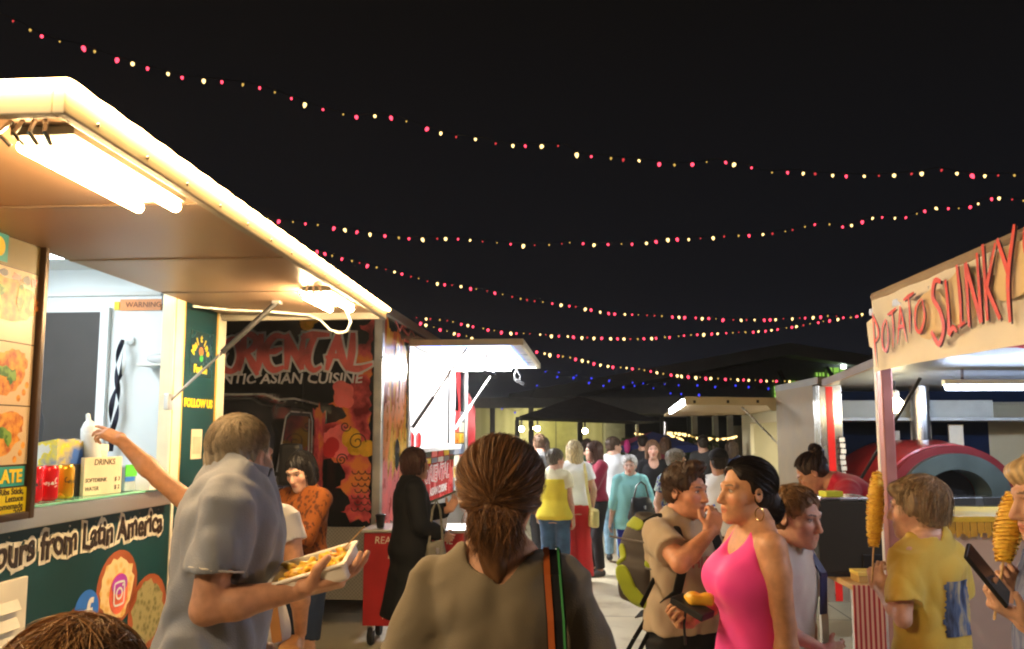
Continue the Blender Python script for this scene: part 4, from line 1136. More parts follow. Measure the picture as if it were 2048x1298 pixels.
# ------------------------------------------------------------------ potato stall counter, table, black fryer
def stall():
    b = thing('bar_counter', 'pale counter with yellow fringe along its top inside the gazebo', 'counter', (2.36, 4.95, 0), R(-2))
    m_pan = mat('pale_pink_panel', (.66, .52, .42), .5, var=.08, scale=2)
    MB().b2((0, 0, .02), (2.1, .05, 1.16), .004).build('front_panel', m_pan, b)
    MB().b2((0, .05, .02), (.05, .55, 1.16)).build('end_panel', m_pan, b)
    MB().b2((-.05, -.06, 1.225), (2.12, .6, 1.26), .006).build('top', mat('yellow_top', (.80, .58, .06), .5), b)
    mb = MB(); rr = random.Random(9)
    for i in range(150):
        x = -.04 + i * .0143
        mb.b2((x, -.062 + .004 * (i % 3), 1.13 + rr.uniform(0, .035)), (x + .0125, -.057 + .004 * (i % 3), 1.225))
    mb.build('fringe', mat('straw_fringe', (.72, .44, .06), .8), b)
    t = thing('gingham_table', 'small table with red striped cloth skirt and black under panel', 'table', (1.74, 4.2, 0), R(-3))
    MB().b2((0, -.02, .955), (.50, .6, .985), .004).build('tabletop', M_wood, t)
    MB().b2((-.005, -.032, .62), (.505, -.022, .985)).build('cloth_skirt', two_tone('striped_gingham', (.42, .03, .03), (.72, .42, .26), 'wave', 13, .8, axis=(1, .0, .12), lo=.35, hi=.6), t)
    MB().b2((.0, -.015, .03), (.50, -.005, .62)).build('under_panel', M_black, t)
    for x, y in ((.03, .03), (.47, .03), (.03, .55), (.47, .55)):
        MB().b2((x - .02, y - .015, 0), (x + .02, y + .02, .955)).build('leg', M_alu, t)
    f = thing('fryer_cabinet', 'matt black cabinet standing on the striped table', 'appliance', (1.66, 4.42, .985), R(-3))
    MB().b2((0, 0, .02), (.34, .34, .40), .008).build('cabinet_body', mat('matt_black', (.018, .018, .015), .75), f)
    MB().b2((.23, -.012, .05), (.33, -.001, .12), .003).build('control_panel', M_black, f)
    MB().b2((.01, .0, .0), (.33, .3, .02)).build('base', M_rubber, f)
    MB().b2((.03, .03, .401), (.31, .30, .42), .005).build('tray', M_steel, f)
    for i, (x, y, w, z) in enumerate(((.03, .03, .20, .986), (.19, .02, .21, .986))):
        w_ = thing('snack_box', ['left', 'right'][i] + ' yellow cardboard food box on the striped table edge', 'food box', (1.76 + x, 4.20 + y, z), R(-3 + i * 8))
        MB().b2((0, 0, 0), (w, .12, .035), .004).build('box_tray', mat('tan_card', (.50, .32, .10), .7), w_)
        MB().b2((-.004, -.004, .035), (w + .004, .124, .055), .004).build('box_lid', mat('yellow_lid', (.78, .58, .14), .6), w_)
    n = thing('note_card', 'bright yellow green sticky pad on top of the black cabinet', 'notepad', (1.73, 4.46, 1.406), R(10))
    MB().b2((0, 0, 0), (.10, .08, .03), .002).build('pad', mat('lime_pad', (.62, .65, .03), .6), n)
stall()

# ------------------------------------------------------------------ cream trailer further along with propped awning
def cream_trailer():
    A = math.atan(.13)
    t = thing('cream_trailer', 'cream catering trailer with propped open flap and bright white lamp edge', 'food trailer', (3.04, 8.25, 0), -A)
    m_w = mat('cream_wall', (.54, .48, .31), .5, var=.08, scale=1.5)
    mb = MB(); wall_opening(mb, 0, .05, 0.02, 4.4, .45, 2.04, .35, 3.6, 1.05, 1.90); mb.build('lane_wall', m_w, t)
    MB().b2((.05, 0.0, .45), (2.2, .05, 2.04)).build('end_wall', m_w, t)
    MB().b2((2.15, .05, .45), (2.2, 4.4, 2.04)).build('far_wall', m_w, t)
    MB().b2((.05, 4.35, .45), (2.15, 4.4, 2.04)).build('rear_wall', m_w, t)
    MB().b2((.0, .0, 2.04), (2.2, 4.4, 2.07), .01).build('roof', m_w, t)
    MB().b2((.05, .05, .45), (2.15, 4.35, .55)).build('trailer_floor', M_alu, t)
    MB().b2((.5, .6, 2.0), (1.6, 3.6, 2.03)).build('ceiling_lamp', glow('soft_panel', (1, .93, .72), 2.2), t)
    MB().b2((-.10, .35, 1.0), (.4, 3.6, 1.05), .005).build('counter', M_white, t)
    MB().b2((1.9, .3, 1.60), (2.14, 3.0, 1.63)).build('shelf', M_white, t)
    for i, y in enumerate((.7, 1.3, 1.9)):
        MB().lathe([(.05, 0), (.10, .09), (.11, .09)], (2.0, y, 1.63), 16).build('bowl', M_orange, t)
    for y in (.8, 1.1, 1.5):
        MB().tube([(2.0, y, 1.60), (2.0, y, 1.2)], .008, 6).build('utensil', M_steel, t)
    for yy in (1.6, 2.6):
        mb = MB(); mb.lathe([(.02, -.1), (.28, -.1), (.31, 0), (.28, .1), (.02, .1)], (.18, yy, .31), 20, Matrix.Rotation(R(90), 3, 'Y')); mb.build('wheel', M_rubber, t)
    rk = MB().b2((-.0, .005, 1.60), (.9, -.10, 1.615)).build('rack', M_white, t)
    for i_, x_ in enumerate((.05, .42, .78)):
        MB().sphere((x_ + .06, -.05, 1.65), .07, 12, 8, (1.2, .7, .5)).build('orange_basket', M_orange, rk)
    for x_ in (.2, .5, .72):
        MB().tube([(x_, -.05, 1.60), (x_, -.05, 1.2 + x_ * .2)], .007, 6).build('hanging_ladle', M_steel, rk)
    # flap
    fl = MB().add([(-.02, .0, 2.065), (-1.22, .0, 2.085), (-1.22, 4.1, 2.02), (-.02, 4.1, 2.04),
                   (-.02, .0, 2.09), (-1.22, .0, 2.115), (-1.22, 4.1, 2.05), (-.02, 4.1, 2.07)], [(0, 1, 2, 3), (7, 6, 5, 4), (0, 4, 5, 1), (1, 5, 6, 2), (2, 6, 7, 3), (3, 7, 4, 0)]).build('flap', mat('tan_flap', (.42, .30, .16), .5), t)
    mb = MB(); mb.bar((-.02, -.02, 2.075), (-1.24, -.02, 2.10), .03, .085, bev=.005); mb.bar((-.02, -.037, 2.085), (-1.24, -.037, 2.11), .006, .02); mb.build('flap_profile', m_w, fl)
    mb = MB(); mb.prism([(-.42, 2.05), (-.36, 1.985), (-.12, 1.99), (-.06, 2.05)], .02, plane_frame((0, -.03, 0), (1, 0, 0), (0, 0, 1))); mb.build('hinge_plate', m_w, fl)
    for x in (-1.14, -.8, -.5):
        MB().b2((x - .013, -.044, 2.07), (x + .013, -.036, 2.10)).build('bolt', M_black, fl)
    MB().bar((-1.242, .05, 2.088), (-1.242, 2.2, 2.048), .03, .06).build('lamp_strip', glow('white_strip', (.93, .97, 1), 9), fl)
    MB().tube([(-.62, .25, 2.04), (-.02, .28, 1.40)], .012, 8).build('strut', M_steel, fl)
cream_trailer()
# ------------------------------------------------------------------ far end of the lane
def far_red_stall():
    p = at(940, 868, 13.6)
    b = thing('feather_banner', 'red feather banner on a pole just past the noodle truck', 'banner', (p.x, p.y, 0), 0)
    MB().tube([(-.08, 0, 0), (-.08, 0, 2.0), (-.06, 0, 2.35)], .012, 6).build('pole', M_steel, b)
    mb = MB(); vs = []
    for k in range(13):
        z = .7 + k * .145; w = .17 if k < 11 else .17 - (k - 10) * .05
        vs += [(-.08, .01 * math.sin(k), z), (-.08 + w, .03 * math.sin(k * .8), z)]
    mb.add(vs, [(2 * k, 2 * k + 1, 2 * k + 3, 2 * k + 2) for k in range(12)], True); mb.build('flag', M_redp, b)
    MB().lathe([(.02, 0), (.16, .01), (.16, .04), (.02, .06)], (-.08, 0, 0), 16).build('base', M_black, b)
    p = at(932, 868, 14.6)
    g = thing('hanging_garland', 'green garland wound on a post past the noodle truck', 'garland', (p.x, p.y, 0), 0)
    rr = random.Random(4); mb = MB()
    for i in range(160):
        z = rr.uniform(.8, 2.1); a = rr.uniform(0, 6.28); r = rr.uniform(.03, .10)
        c = Vector((r * math.cos(a), r * math.sin(a), z)); d = Vector((rr.uniform(-1, 1), rr.uniform(-1, 1), rr.uniform(-1, 1))).normalized() * .06; e = Vector((rr.uniform(-1, 1), rr.uniform(-1, 1), rr.uniform(-1, 1))).normalized() * .025
        mb.quad(c - d, c + e, c + d, c - e)
    mb.build('leaves', mat('leaf_green', (.03, .11, .015), .5, var=.4, scale=20), g)
    MB().tube([(0, 0, 0), (0, 0, 2.15)], .03, 8).build('post', M_alu, g)
far_red_stall()

def hall():
    # low building with the lit verandah wall on the left of the lane
    h = thing('community_hall', 'long low hall with yellow lit wall under a dark verandah roof', 'building', (0, 24, 0), 0)
    m_wall = two_tone('ribbed_cream_wall', (.38, .36, .20), (.45, .43, .25), 'wave', 1.1, .6, axis=(1, .0, .0), lo=.1, hi=.9)
    m_dk = mat('dark_fascia', (.12, .125, .12), .6); m_post = mat('dark_post', (.05, .05, .045), .5)
    MB().b2((-6, 0, 0), (2.7, .2, 2.55)).build('wall', m_wall, h)
    MB().b2((-6, -2.2, 2.55), (6.5, 3, 2.70)).b2((-6, -2.24, 2.45), (6.5, -2.2, 2.74)).build('verandah_roof', m_dk, h)
    MB().b2((.62, -.03, 0), (2.0, -.001, 2.2)).build('double_door', mat('olive_door', (.30, .29, .11), .5), h)
    MB().b2((1.30, -.035, 0.05), (1.32, -.031, 2.2)).build('door_gap', m_post, h)
    for i, px in enumerate((985, 1062, 1160)):
        p = at(px, 868, 22.0); MB().b2((p.x - .07, -2.07, 0), (p.x + .07, -1.93, 2.55)).build('post', m_post, h)
    for px, py in ((1043, 858), (1063, 856), (1075, 857), (1170, 862)):
        p = at(px, py, 23.0)
        f = MB().sphere((p.x, -1.0, p.z), .075, 10, 8).build('wall_lamp', glow('lamp_yellow', (1, .90, .50), 30), h)
        MB().lathe([(.03, 0), (.03, .3)], (p.x, -1.0, p.z + .06), 8).build('lamp_stem', m_post, f)
    MB().b2((2.72, -.5, 0), (3.3, 0.3, 2.3)).build('cupboard', mat('pale_cupboard', (.35, .35, .28), .5), h)
    for x in (3.6, 4.4, 5.2):
        MB().b2((x, -.2, 0), (x + .08, -.1, 2.5)).build('post', m_post, h)
    MB().b2((-6, 0, 2.72), (-1.6, 4, 3.2)).build('upper_wall', mat('grey_fascia', (.16, .17, .14), .6), h)
    # big dark hall behind
    b = thing('great_hall', 'large unlit hall with sloping grey roof and green lit louvre windows', 'building', (0, 31, 0), 0)
    m_roof = mat('night_grey_roof', (.34, .35, .33), .6, var=.15, scale=.6)
    lo = at(1049, 790, 31).z; hi = at(1570, 690, 31).z; xl = at(1049, 868, 31).x; xr = at(1570, 868, 31).x
    mb = MB(); mb.prism([(xl, 0), (xl, lo - .5), (xr, hi - .5), (xr + 12, lo), (xr + 12, 0)], 16, lambda p: Vector((p[0], p[2], p[1]))); mb.build('gable_wall', mat('night_grey_wall', (.12, .13, .14), .7), b)
    mb = MB(); mb.prism([(xl - .6, lo - .5), (xr, hi - .45), (xr, hi), (xl - .6, lo)], 17, lambda p: Vector((p[0], p[2] - .8, p[1]))); mb.prism([(xr, hi - .45), (xr + 12.5, lo - .5), (xr + 12.5, lo), (xr, hi)], 17, lambda p: Vector((p[0], p[2] - .8, p[1]))); mb.build('roof', m_roof, b)
    gl = glow('green_lit_louvre', (.36, .72, .10), .20); m_mul = mat('dark_mullion', (.02, .025, .02), .6)
    for (x0, y0, x1, y1) in ((1548, 772, 1570, 803), (1577, 762, 1600, 788), (1632, 745, 1650, 778), (1655, 735, 1692, 778)):
        a = at(x0, y1, 30.9); c = at(x1, y0, 30.9)
        w = MB().b2((a.x, -.06, a.z), (c.x, -.02, c.z)).build('louvre_window', gl, b)
        mb = MB()
        for k in range(1, 4):
            z = a.z + (c.z - a.z) * k / 4; mb.b2((a.x, -.085, z - .012), (c.x, -.062, z + .012))
        for k in range(0, 4):
            x = a.x + (c.x - a.x) * k / 3; mb.b2((x - .02, -.09, a.z), (x + .02, -.086, c.z))
        mb.build('mullion', m_mul, w)
    a = at(1540, 700, 30.7); c = at(1680, 800, 30.7)
    MB().bar((at(1655, 733, 30.7).x, -.2, at(1655, 733, 30.7).z), (at(1690, 790, 30.7).x, -.2, at(1690, 790, 30.7).z), .12, .12).bar((at(1560, 740, 30.7).x, -.2, at(1560, 740, 30.7).z), (at(1590, 800, 30.7).x, -.2, at(1590, 800, 30.7).z), .12, .12).build('diagonal_brace', m_mul, b)
    p = at(1689, 732, 30.6); MB().box((p.x, -.3, p.z), (.16, .1, .18)).build('flood_lamp', glow('white_lamp', (.85, 1, .9), 3), b)
    # pyramid shade
    s = thing('shade_marquee', 'black pyramid marquee roof on posts in front of the hall', 'marquee', (0, 18, 0), 0)
    ap = at(1160, 790, 18); l = at(1035, 834, 16.5); r = at(1330, 845, 16.5)
    mb = MB(); q = [Vector((l.x, -1.5, l.z)), Vector((r.x, -1.5, l.z - .1)), Vector((r.x, 2.2, l.z - .1)), Vector((l.x, 2.2, l.z))]
    mb.add(q + [Vector((ap.x, .3, ap.z))], [(0, 1, 4), (1, 2, 4), (2, 3, 4), (3, 0, 4)]); mb.build('roof', mat('black_canvas', (.012, .013, .015), .8), s)
    for c in q: MB().tube([(c.x, c.y, 0), (c.x, c.y, c.z)], .04, 8).build('leg', M_alu if c.x > 0.4 else m_post, s)
    # verandah posts on the right of the far end
    v = thing('verandah', 'open verandah with pale posts behind the blue gazebo', 'verandah', (0, 22, 0), 0)
    x0 = at(1240, 868, 22).x; x1 = at(1640, 868, 22).x
    MB().b2((x0 - .5, -.6, 2.30), (x1 + 2, 5, 2.45)).build('roof', m_dk, v)
    MB().b2((x0, 4.6, 0), (x1 + 2, 4.8, 2.3)).build('back_wall', mat('dark_olive_wall', (.05, .055, .045), .7), v)
    for px, py in ((1382, 0), (1423, 0), (1452, 0), (1486, 0)):
        x = at(px, 868, 22).x; MB().b2((x - .07, -.5, 0), (x + .07, -.36, 2.3)).build('post', mat('pale_post', (.42, .43, .34), .5), v)
    for px in (1470, 1500):
        x = at(px, 868, 24).x; MB().b2((x - .2, 2.0, 0), (x + .2, 2.1, 2.0)).build('door_leaf', mat('pale_door', (.40, .36, .24), .5), v)
hall()

def blue_gazebo():
    p = at(1305, 868, 16)
    g = thing('blue_gazebo', 'small navy blue gazebo with pink ribbon far down the lane', 'gazebo', (p.x, 16, 0), R(6))
    W = 1.42; zt = 1.53; za = at(1290, 866, 16).z + .0
    m = mat('navy_canvas', (.03, .045, .17), .7); m2 = mat('rose_canvas', (.40, .05, .12), .7)
    h = W / 2
    q = [Vector((-h, -h, zt)), Vector((h, -h, zt)), Vector((h, h, zt)), Vector((-h, h, zt))]
    mb = MB(); mb.add(q + [Vector((0, 0, zt + .27))], [(0, 1, 4), (1, 2, 4), (2, 3, 4)]); mb.build('roof', m, g)
    mb = MB(); mb.add([q[3], q[0], Vector((0, 0, zt + .27))], [(0, 1, 2)]); mb.build('roof_side', m2, g)
    mb = MB()
    for i in range(4):
        a, b = q[i], q[(i + 1) % 4]; mb.quad(a, b, b - Vector((0, 0, .13)), a - Vector((0, 0, .13)))
    mb.build('valance', m, g)
    for c in q: MB().tube([(c.x, c.y, 0), (c.x, c.y, zt)], .025, 6).build('leg', M_white, g)
    mb = MB(); mb.sphere((-h, -h - .05, 1.52), .09, 8, 6, (.7, .7, 1.5)); mb.build('pink_ribbon', mat('pink_ribbon', (.8, .06, .30), .6), g)
    MB().b2((-h + .1, .2, 0), (h - .1, h, 1.0)).build('stall_front', m, g)
    MB().b2((.1, -.1, 1.40), (.5, -.05, 1.46)).build('stall_lamp', glow('pale_stall_lamp', (.8, .95, 1), 3), g)
blue_gazebo()

def bushes():
    rr = random.Random(8)
    for i, (px, Y, h, w) in enumerate(((1262, 19, 1.75, .35), (1405, 21, 1.8, .5))):
        p = at(px, 868, Y)
        s = thing('shrub', ['leafy shrub lit green behind the blue gazebo', 'dark shrub between the pale verandah posts'][i], 'plant', (p.x, Y, 0), 0)
        mb = MB()
        for k in range(420):
            z = h * (.35 + .6 * rr.random() ** .8); r = w * (1 - abs(z / h - .6) * .9) * rr.random() ** .5; a = rr.uniform(0, 6.28)
            c = Vector((r * math.cos(a), r * math.sin(a), z)); d = Vector((rr.uniform(-1, 1), rr.uniform(-1, 1), rr.uniform(-1, 1))).normalized(); e = d.orthogonal().normalized()
            mb.quad(c - d * .08, c + e * .03, c + d * .08, c - e * .03)
        mb.build('crown', mat('shrub_leaf', (.06, .12, .02), .6, var=.5, scale=9), s)
        MB().tube([(0, 0, 0), (.02, 0, h * .6)], [.03, .015], 6).build('trunk', M_wood, s)
bushes()

# ------------------------------------------------------------------ strings of coloured bulbs
G_red = glow('red_bulb', (1.0, .055, .10), .85, False)
G_redd = glow('dim_red_bulb', (1.0, .07, .08), .20, False)
G_yel = glow('amber_bulb', (1.0, .66, .24), .85, False)
G_yeld = glow('dim_amber_bulb', (1.0, .62, .14), .20, False)
G_blu = glow('blue_bulb', (.05, .06, 1.0), .30, False)

def bulb_mesh(name, r, m):
    mb = MB(); mb.lathe([(r * .02, -r * 2.3), (r * .55, -r * 1.9), (r * .95, -r * 1.1), (r * .9, -r * .4), (r * .5, 0.0)], (0, 0, 0), 8)
    me = bpy.data.meshes.new(name); me.from_pydata(mb.v, [], mb.f); me.polygons.foreach_set('use_smooth', [True] * len(mb.f)); me.materials.append(m)
    return me

def light_string(label, pix, Y0, Y1, n, r, pattern, seed, wire_r=.0028):
    """pix: points of the wire in the photo; depth runs from Y0 to Y1; n bulbs at even spacing."""
    rr = random.Random(seed)
    x0 = pix[0][0]; x1 = pix[-1][0]
    P = [at(x, y, Y0 + (Y1 - Y0) * (x - x0) / (x1 - x0)) for x, y in pix]
    Q = []
    for i in range(len(P) - 1):
        p0 = P[max(i - 1, 0)]; p1 = P[i]; p2 = P[i + 1]; p3 = P[min(i + 2, len(P) - 1)]
        for k in range(12):
            t = k / 12
            Q.append(.5 * ((2 * p1) + (p2 - p0) * t + (2 * p0 - 5 * p1 + 4 * p2 - p3) * t * t + (3 * p1 - p0 - 3 * p2 + p3) * t ** 3))
    Q.append(P[-1])
    t = thing('light_string', label, 'string lights', Q[0], 0, 'strings of lights over the lane')
    o = Q[0]
    S = [0]
    for i in range(1, len(Q)): S.append(S[-1] + (Q[i] - Q[i - 1]).length)
    wire = MB(); wire.tube([q - o for q in Q], wire_r, 5)
    me = {}
    kinds = {'R': G_red, 'r': G_redd, 'Y': G_yel, 'y': G_yeld, 'B': G_blu}
    for c, m in kinds.items(): me[c] = bulb_mesh('bulb', r * (1.0 if c in 'RYB' else .62), m)
    j = 0
    for i in range(n):
        s = S[-1] * (i + .3 + rr.uniform(-.22, .22)) / n
        while j < len(S) - 2 and S[j + 1] < s: j += 1
        f = (s - S[j]) / max(1e-6, S[j + 1] - S[j]); p = Q[j].lerp(Q[j + 1], f) - o
        c = pattern[i % len(pattern)]
        if c in 'RY' and rr.random() < .36: c = c.lower()
        wire.tube([p + Vector((0, 0, .004)), p + Vector((0, 0, -r * 1.1))], r * .5, 6)
        b = bpy.data.objects.new('bulb', me[c]); col.objects.link(b); b.parent = t
        b.location = p + Vector((0, 0, -r)); b.rotation_euler = (rr.uniform(-.5, .5), rr.uniform(-.5, .5), 0); k_ = rr.uniform(.72, 1.3); b.scale = (k_, k_, k_ * rr.uniform(.9, 1.25))
    wire.build('wire', mat('dark_wire', (.006, .008, .006), .6), t)

light_string('topmost string of red and amber bulbs crossing the whole night sky',
    [(-60, 10), (25, 36), (92, 71), (163, 88), (235, 113), (305, 133), (375, 151), (445, 158), (512, 168), (576, 189), (642, 213), (709, 228), (775, 228), (840, 247), (905, 267), (968, 275), (998, 283), (1063, 287), (1128, 288), (1160, 305), (1221, 311), (1281, 317), (1346, 325), (1400, 322), (1437, 318), (1499, 330), (1527, 340), (1590, 339), (1617, 342), (1705, 347), (1760, 347), (1842, 341), (1880, 335), (1935, 345), (2010, 346), (2110, 346)], 6.6, 7.6, 66, .0150, 'RY', 1)
light_string('second string from the top, sagging behind the gazebo banner',
    [(500, 425), (560, 437), (640, 446), (700, 456), (755, 465), (828, 473), (906, 473), (965, 479), (1050, 486), (1108, 485), (1150, 481), (1198, 485), (1288, 482), (1335, 474), (1383, 474), (1460, 468), (1560, 461), (1640, 443), (1690, 449), (1750, 431), (1810, 431), (1865, 413), (1930, 412), (1988, 392), (2048, 397), (2100, 388)], 10.2, 11.4, 68, .0185, 'RYRY', 2)
light_string('third string from the top, starting over the trailer canopy',
    [(590, 485), (640, 500), (700, 517), (764, 533), (826, 550), (860, 560), (922, 569), (982, 580), (1045, 594), (1105, 603), (1160, 611), (1215, 622), (1275, 626), (1340, 629), (1400, 632), (1470, 636), (1540, 635), (1610, 632), (1660, 628), (1700, 632), (1735, 620)], 13.0, 15, 72, .021, 'RYRRY', 3)
light_string('fourth string, level row of bulbs above the noodle truck hatch',
    [(830, 632), (890, 637), (950, 650), (1010, 661), (1060, 664), (1130, 669), (1200, 672), (1270, 674), (1340, 670), (1400, 665), (1460, 662), (1530, 658), (1600, 648), (1670, 635), (1735, 628)], 17, 18, 66, .025, 'RY', 4)
light_string('lowest red and amber string, dipping from the truck roof to the gazebo',
    [(838, 640), (880, 655), (930, 668), (985, 685), (1040, 693), (1090, 703), (1150, 713), (1210, 727), (1280, 735), (1330, 744), (1400, 751), (1470, 755), (1540, 758), (1610, 760), (1680, 765), (1750, 772)], 18, 20, 74, .028, 'RYY', 5)
light_string('dim blue string hanging lowest in front of the dark hall',
    [(960, 806), (1000, 812), (1045, 817), (1090, 741), (1112, 750), (1150, 752), (1190, 765), (1240, 771), (1285, 768), (1340, 783), (1400, 786), (1440, 798), (1500, 796), (1560, 799), (1610, 799)], 22, 22.5, 22, .026, 'B', 6, .003)
light_string('dim blue string just under the lowest red one',
    [(1110, 740), (1152, 748), (1210, 757), (1277, 763), (1345, 766), (1376, 768), (1411, 767), (1445, 772), (1479, 767), (1515, 773), (1590, 772), (1690, 763), (1740, 762), (1790, 760)], 22.5, 23, 20, .026, 'B', 7, .003)
light_string('tight row of tiny amber bulbs over the blue gazebo',
    [(1270, 863), (1300, 868), (1340, 874), (1365, 876), (1335, 862), (1372, 865), (1390, 871), (1420, 873), (1440, 874), (1460, 872), (1475, 868)], 19.5, 20, 64, .028, 'Y', 8, .003)
# ------------------------------------------------------------------ smooth solid modelling for people and soft things
def V(*a):
    return np.array(a if len(a) > 1 else a[0], dtype=np.float64)

class Solid:
    """A list of shapes blended into one surface."""
    def __init__(self):
        self.p = []
    def _add(self, lo, hi, fn, k, op):
        self.p.append((np.minimum(lo, hi), np.maximum(lo, hi), fn, k, op)); return self
    def cap(self, a, b, ra, rb, k=.02, op='u'):
        a = V(a); b = V(b); r = max(ra, rb); ba = b - a; L2 = max(1e-9, ba @ ba)
        def fn(X, Y, Z):
            px, py, pz = X - a[0], Y - a[1], Z - a[2]
            t = np.clip((px * ba[0] + py * ba[1] + pz * ba[2]) / L2, 0, 1)
            return np.sqrt((px - t * ba[0]) ** 2 + (py - t * ba[1]) ** 2 + (pz - t * ba[2]) ** 2) - (ra + t * (rb - ra))
        return self._add(np.minimum(a, b) - r, np.maximum(a, b) + r, fn, k, op)
    def cone(self, a, b, ra, rb, k=.01, op='u'):
        """like cap but with flat ends"""
        a = V(a); b = V(b); r = max(ra, rb); ba = b - a; L = math.sqrt(ba @ ba); u = ba / L
        def fn(X, Y, Z):
            px, py, pz = X - a[0], Y - a[1], Z - a[2]
            t = px * u[0] + py * u[1] + pz * u[2]
            q = np.sqrt(np.maximum(0, px * px + py * py + pz * pz - t * t)) - (ra + np.clip(t / L, 0, 1) * (rb - ra))
            return np.maximum(q, np.maximum(-t, t - L))
        return self._add(np.minimum(a, b) - r, np.maximum(a, b) + r, fn, k, op)
    def ell(self, c, r, M=None, k=.02, op='u'):
        c = V(c); r = V(r); M = np.eye(3) if M is None else np.array(M); R_ = float(r.max())
        def fn(X, Y, Z):
            px, py, pz = X - c[0], Y - c[1], Z - c[2]
            q = [px * M[0, i] + py * M[1, i] + pz * M[2, i] for i in range(3)]
            k0 = np.sqrt(sum((q[i] / r[i]) ** 2 for i in range(3))); k1 = np.sqrt(sum((q[i] / r[i] ** 2) ** 2 for i in range(3))) + 1e-6
            return k0 * (k0 - 1) / k1
        ext = np.sqrt(((M * r) ** 2).sum(axis=1))
        return self._add(c - ext, c + ext, fn, k, op)
    def rbox(self, c, h, M=None, r=.008, k=.01, op='u'):
        c = V(c); h = V(h); M = np.eye(3) if M is None else np.array(M); hi = np.maximum(h - r, 1e-4)
        def fn(X, Y, Z):
            px, py, pz = X - c[0], Y - c[1], Z - c[2]
            q = [np.abs(px * M[0, i] + py * M[1, i] + pz * M[2, i]) - hi[i] for i in range(3)]
            return np.sqrt(sum(np.maximum(a, 0) ** 2 for a in q)) + np.minimum(np.maximum(np.maximum(q[0], q[1]), q[2]), 0) - r
        ext = (np.abs(M) * h).sum(axis=1)
        return self._add(c - ext, c + ext, fn, k, op)
    def loft(self, o, M, sec, k=.02, op='u', pw=2.3, rnd_=.0):
        """sections (z, cx, cy, rx, ry) stacked along the local z axis"""
        o = V(o); M = np.array(M); S = np.array(sec, dtype=float); S = S[np.argsort(S[:, 0])]
        zz = np.linspace(S[0, 0], S[-1, 0], 60)
        C = [np.interp(zz, S[:, 0], S[:, i]) for i in range(1, 5)]
        ker = np.array([1, 2, 3, 2, 1]) / 9
        C = [np.convolve(np.pad(c, 2, mode='edge'), ker, 'valid') for c in C]
        def fn(X, Y, Z):
            px, py, pz = X - o[0], Y - o[1], Z - o[2]
            q = [px * M[0, i] + py * M[1, i] + pz * M[2, i] for i in range(3)]
            i_ = np.clip((q[2] - zz[0]) / (zz[1] - zz[0]), 0, 58.999); j = i_.astype(np.int32); f = i_ - j
            g = [c[j] * (1 - f) + c[j + 1] * f for c in C]
            e = (np.abs((q[0] - g[0]) / g[2]) ** pw + np.abs((q[1] - g[1]) / g[3]) ** pw) ** (1 / pw)
            d = (e - 1) * np.minimum(g[2], g[3])
            return np.maximum(d, np.maximum(zz[0] - q[2], q[2] - zz[-1]))
        pts = []
        for s in S:
            for sx in (-1, 1):
                for sy in (-1, 1):
                    pts.append(o + M @ V(s[1] + sx * s[3], s[2] + sy * s[4], s[0]))
        pts = np.array(pts)
        return self._add(pts.min(0), pts.max(0), fn, k, op)
    def cut(self, pt, n):
        """removes everything on the side n points to"""
        pt = V(pt); n = V(n); n = n / np.sqrt(n @ n)
        self.p.append((None, None, lambda X, Y, Z: (X - pt[0]) * n[0] + (Y - pt[1]) * n[1] + (Z - pt[2]) * n[2], 0, 'i')); return self
    def bounds(self):
        lo = np.min([p[0] for p in self.p if p[4] == 'u'], axis=0); hi = np.max([p[1] for p in self.p if p[4] == 'u'], axis=0)
        return lo, hi
    def field(self, lo, h, n):
        F = np.full(n, .5, dtype=np.float32)
        ax = [lo[i] + h * np.arange(n[i]) for i in range(3)]
        for (a, b, fn, k, op) in self.p:
            if a is None:
                i0 = [0, 0, 0]; i1 = list(n)
            else:
                m = k + 2.5 * h
                i0 = [max(0, int((a[i] - m - lo[i]) / h)) for i in range(3)]; i1 = [min(n[i], int((b[i] + m - lo[i]) / h) + 2) for i in range(3)]
                if any(i1[i] <= i0[i] for i in range(3)): continue
            X = ax[0][i0[0]:i1[0]][:, None, None]; Y = ax[1][i0[1]:i1[1]][None, :, None]; Z = ax[2][i0[2]:i1[2]][None, None, :]
            d = fn(X, Y, Z).astype(np.float32)
            sl = (slice(i0[0], i1[0]), slice(i0[1], i1[1]), slice(i0[2], i1[2]))
            G = F[sl]
            if op == 'u':
                if k > 0:
                    hh = np.maximum(k - np.abs(G - d), 0) / k
                    F[sl] = np.minimum(G, d) - hh * hh * k * .25
                else: F[sl] = np.minimum(G, d)
            elif op == 's':
                if k > 0:
                    hh = np.maximum(k - np.abs(G + d), 0) / k
                    F[sl] = np.maximum(G, -d) + hh * hh * k * .25
                else: F[sl] = np.maximum(G, -d)
            else:
                F[sl] = np.maximum(G, d)
        return F, ax
    def mesh(self, h, box=None, holes=(), wr=None, smooth=1):
        """surface by surface nets; box limits it, holes leaves regions out, wr adds folds."""
        lo, hi = self.bounds() if box is None else (V(box[0]), V(box[1]))
        if box is None:
            lo = lo - 3 * h - .02; hi = hi + 3 * h + .02
        n = tuple(int(math.ceil((hi[i] - lo[i]) / h)) + 1 for i in range(3))
        F, ax = self.field(lo, h, n)
        if wr is not None:
            F = F + wr(ax[0][:, None, None], ax[1][None, :, None], ax[2][None, None, :]).astype(np.float32)
        v, q = surface_nets(F, lo, h)
        if smooth and len(v):
            v = relax(v, q, smooth)
        if len(holes) and len(q):
            c = v[q].mean(axis=1); keep = np.ones(len(q), bool)
            for (a, b) in holes:
                keep &= ~(((c > V(a)) & (c < V(b))).all(axis=1))
            q = q[keep]
        return v, q

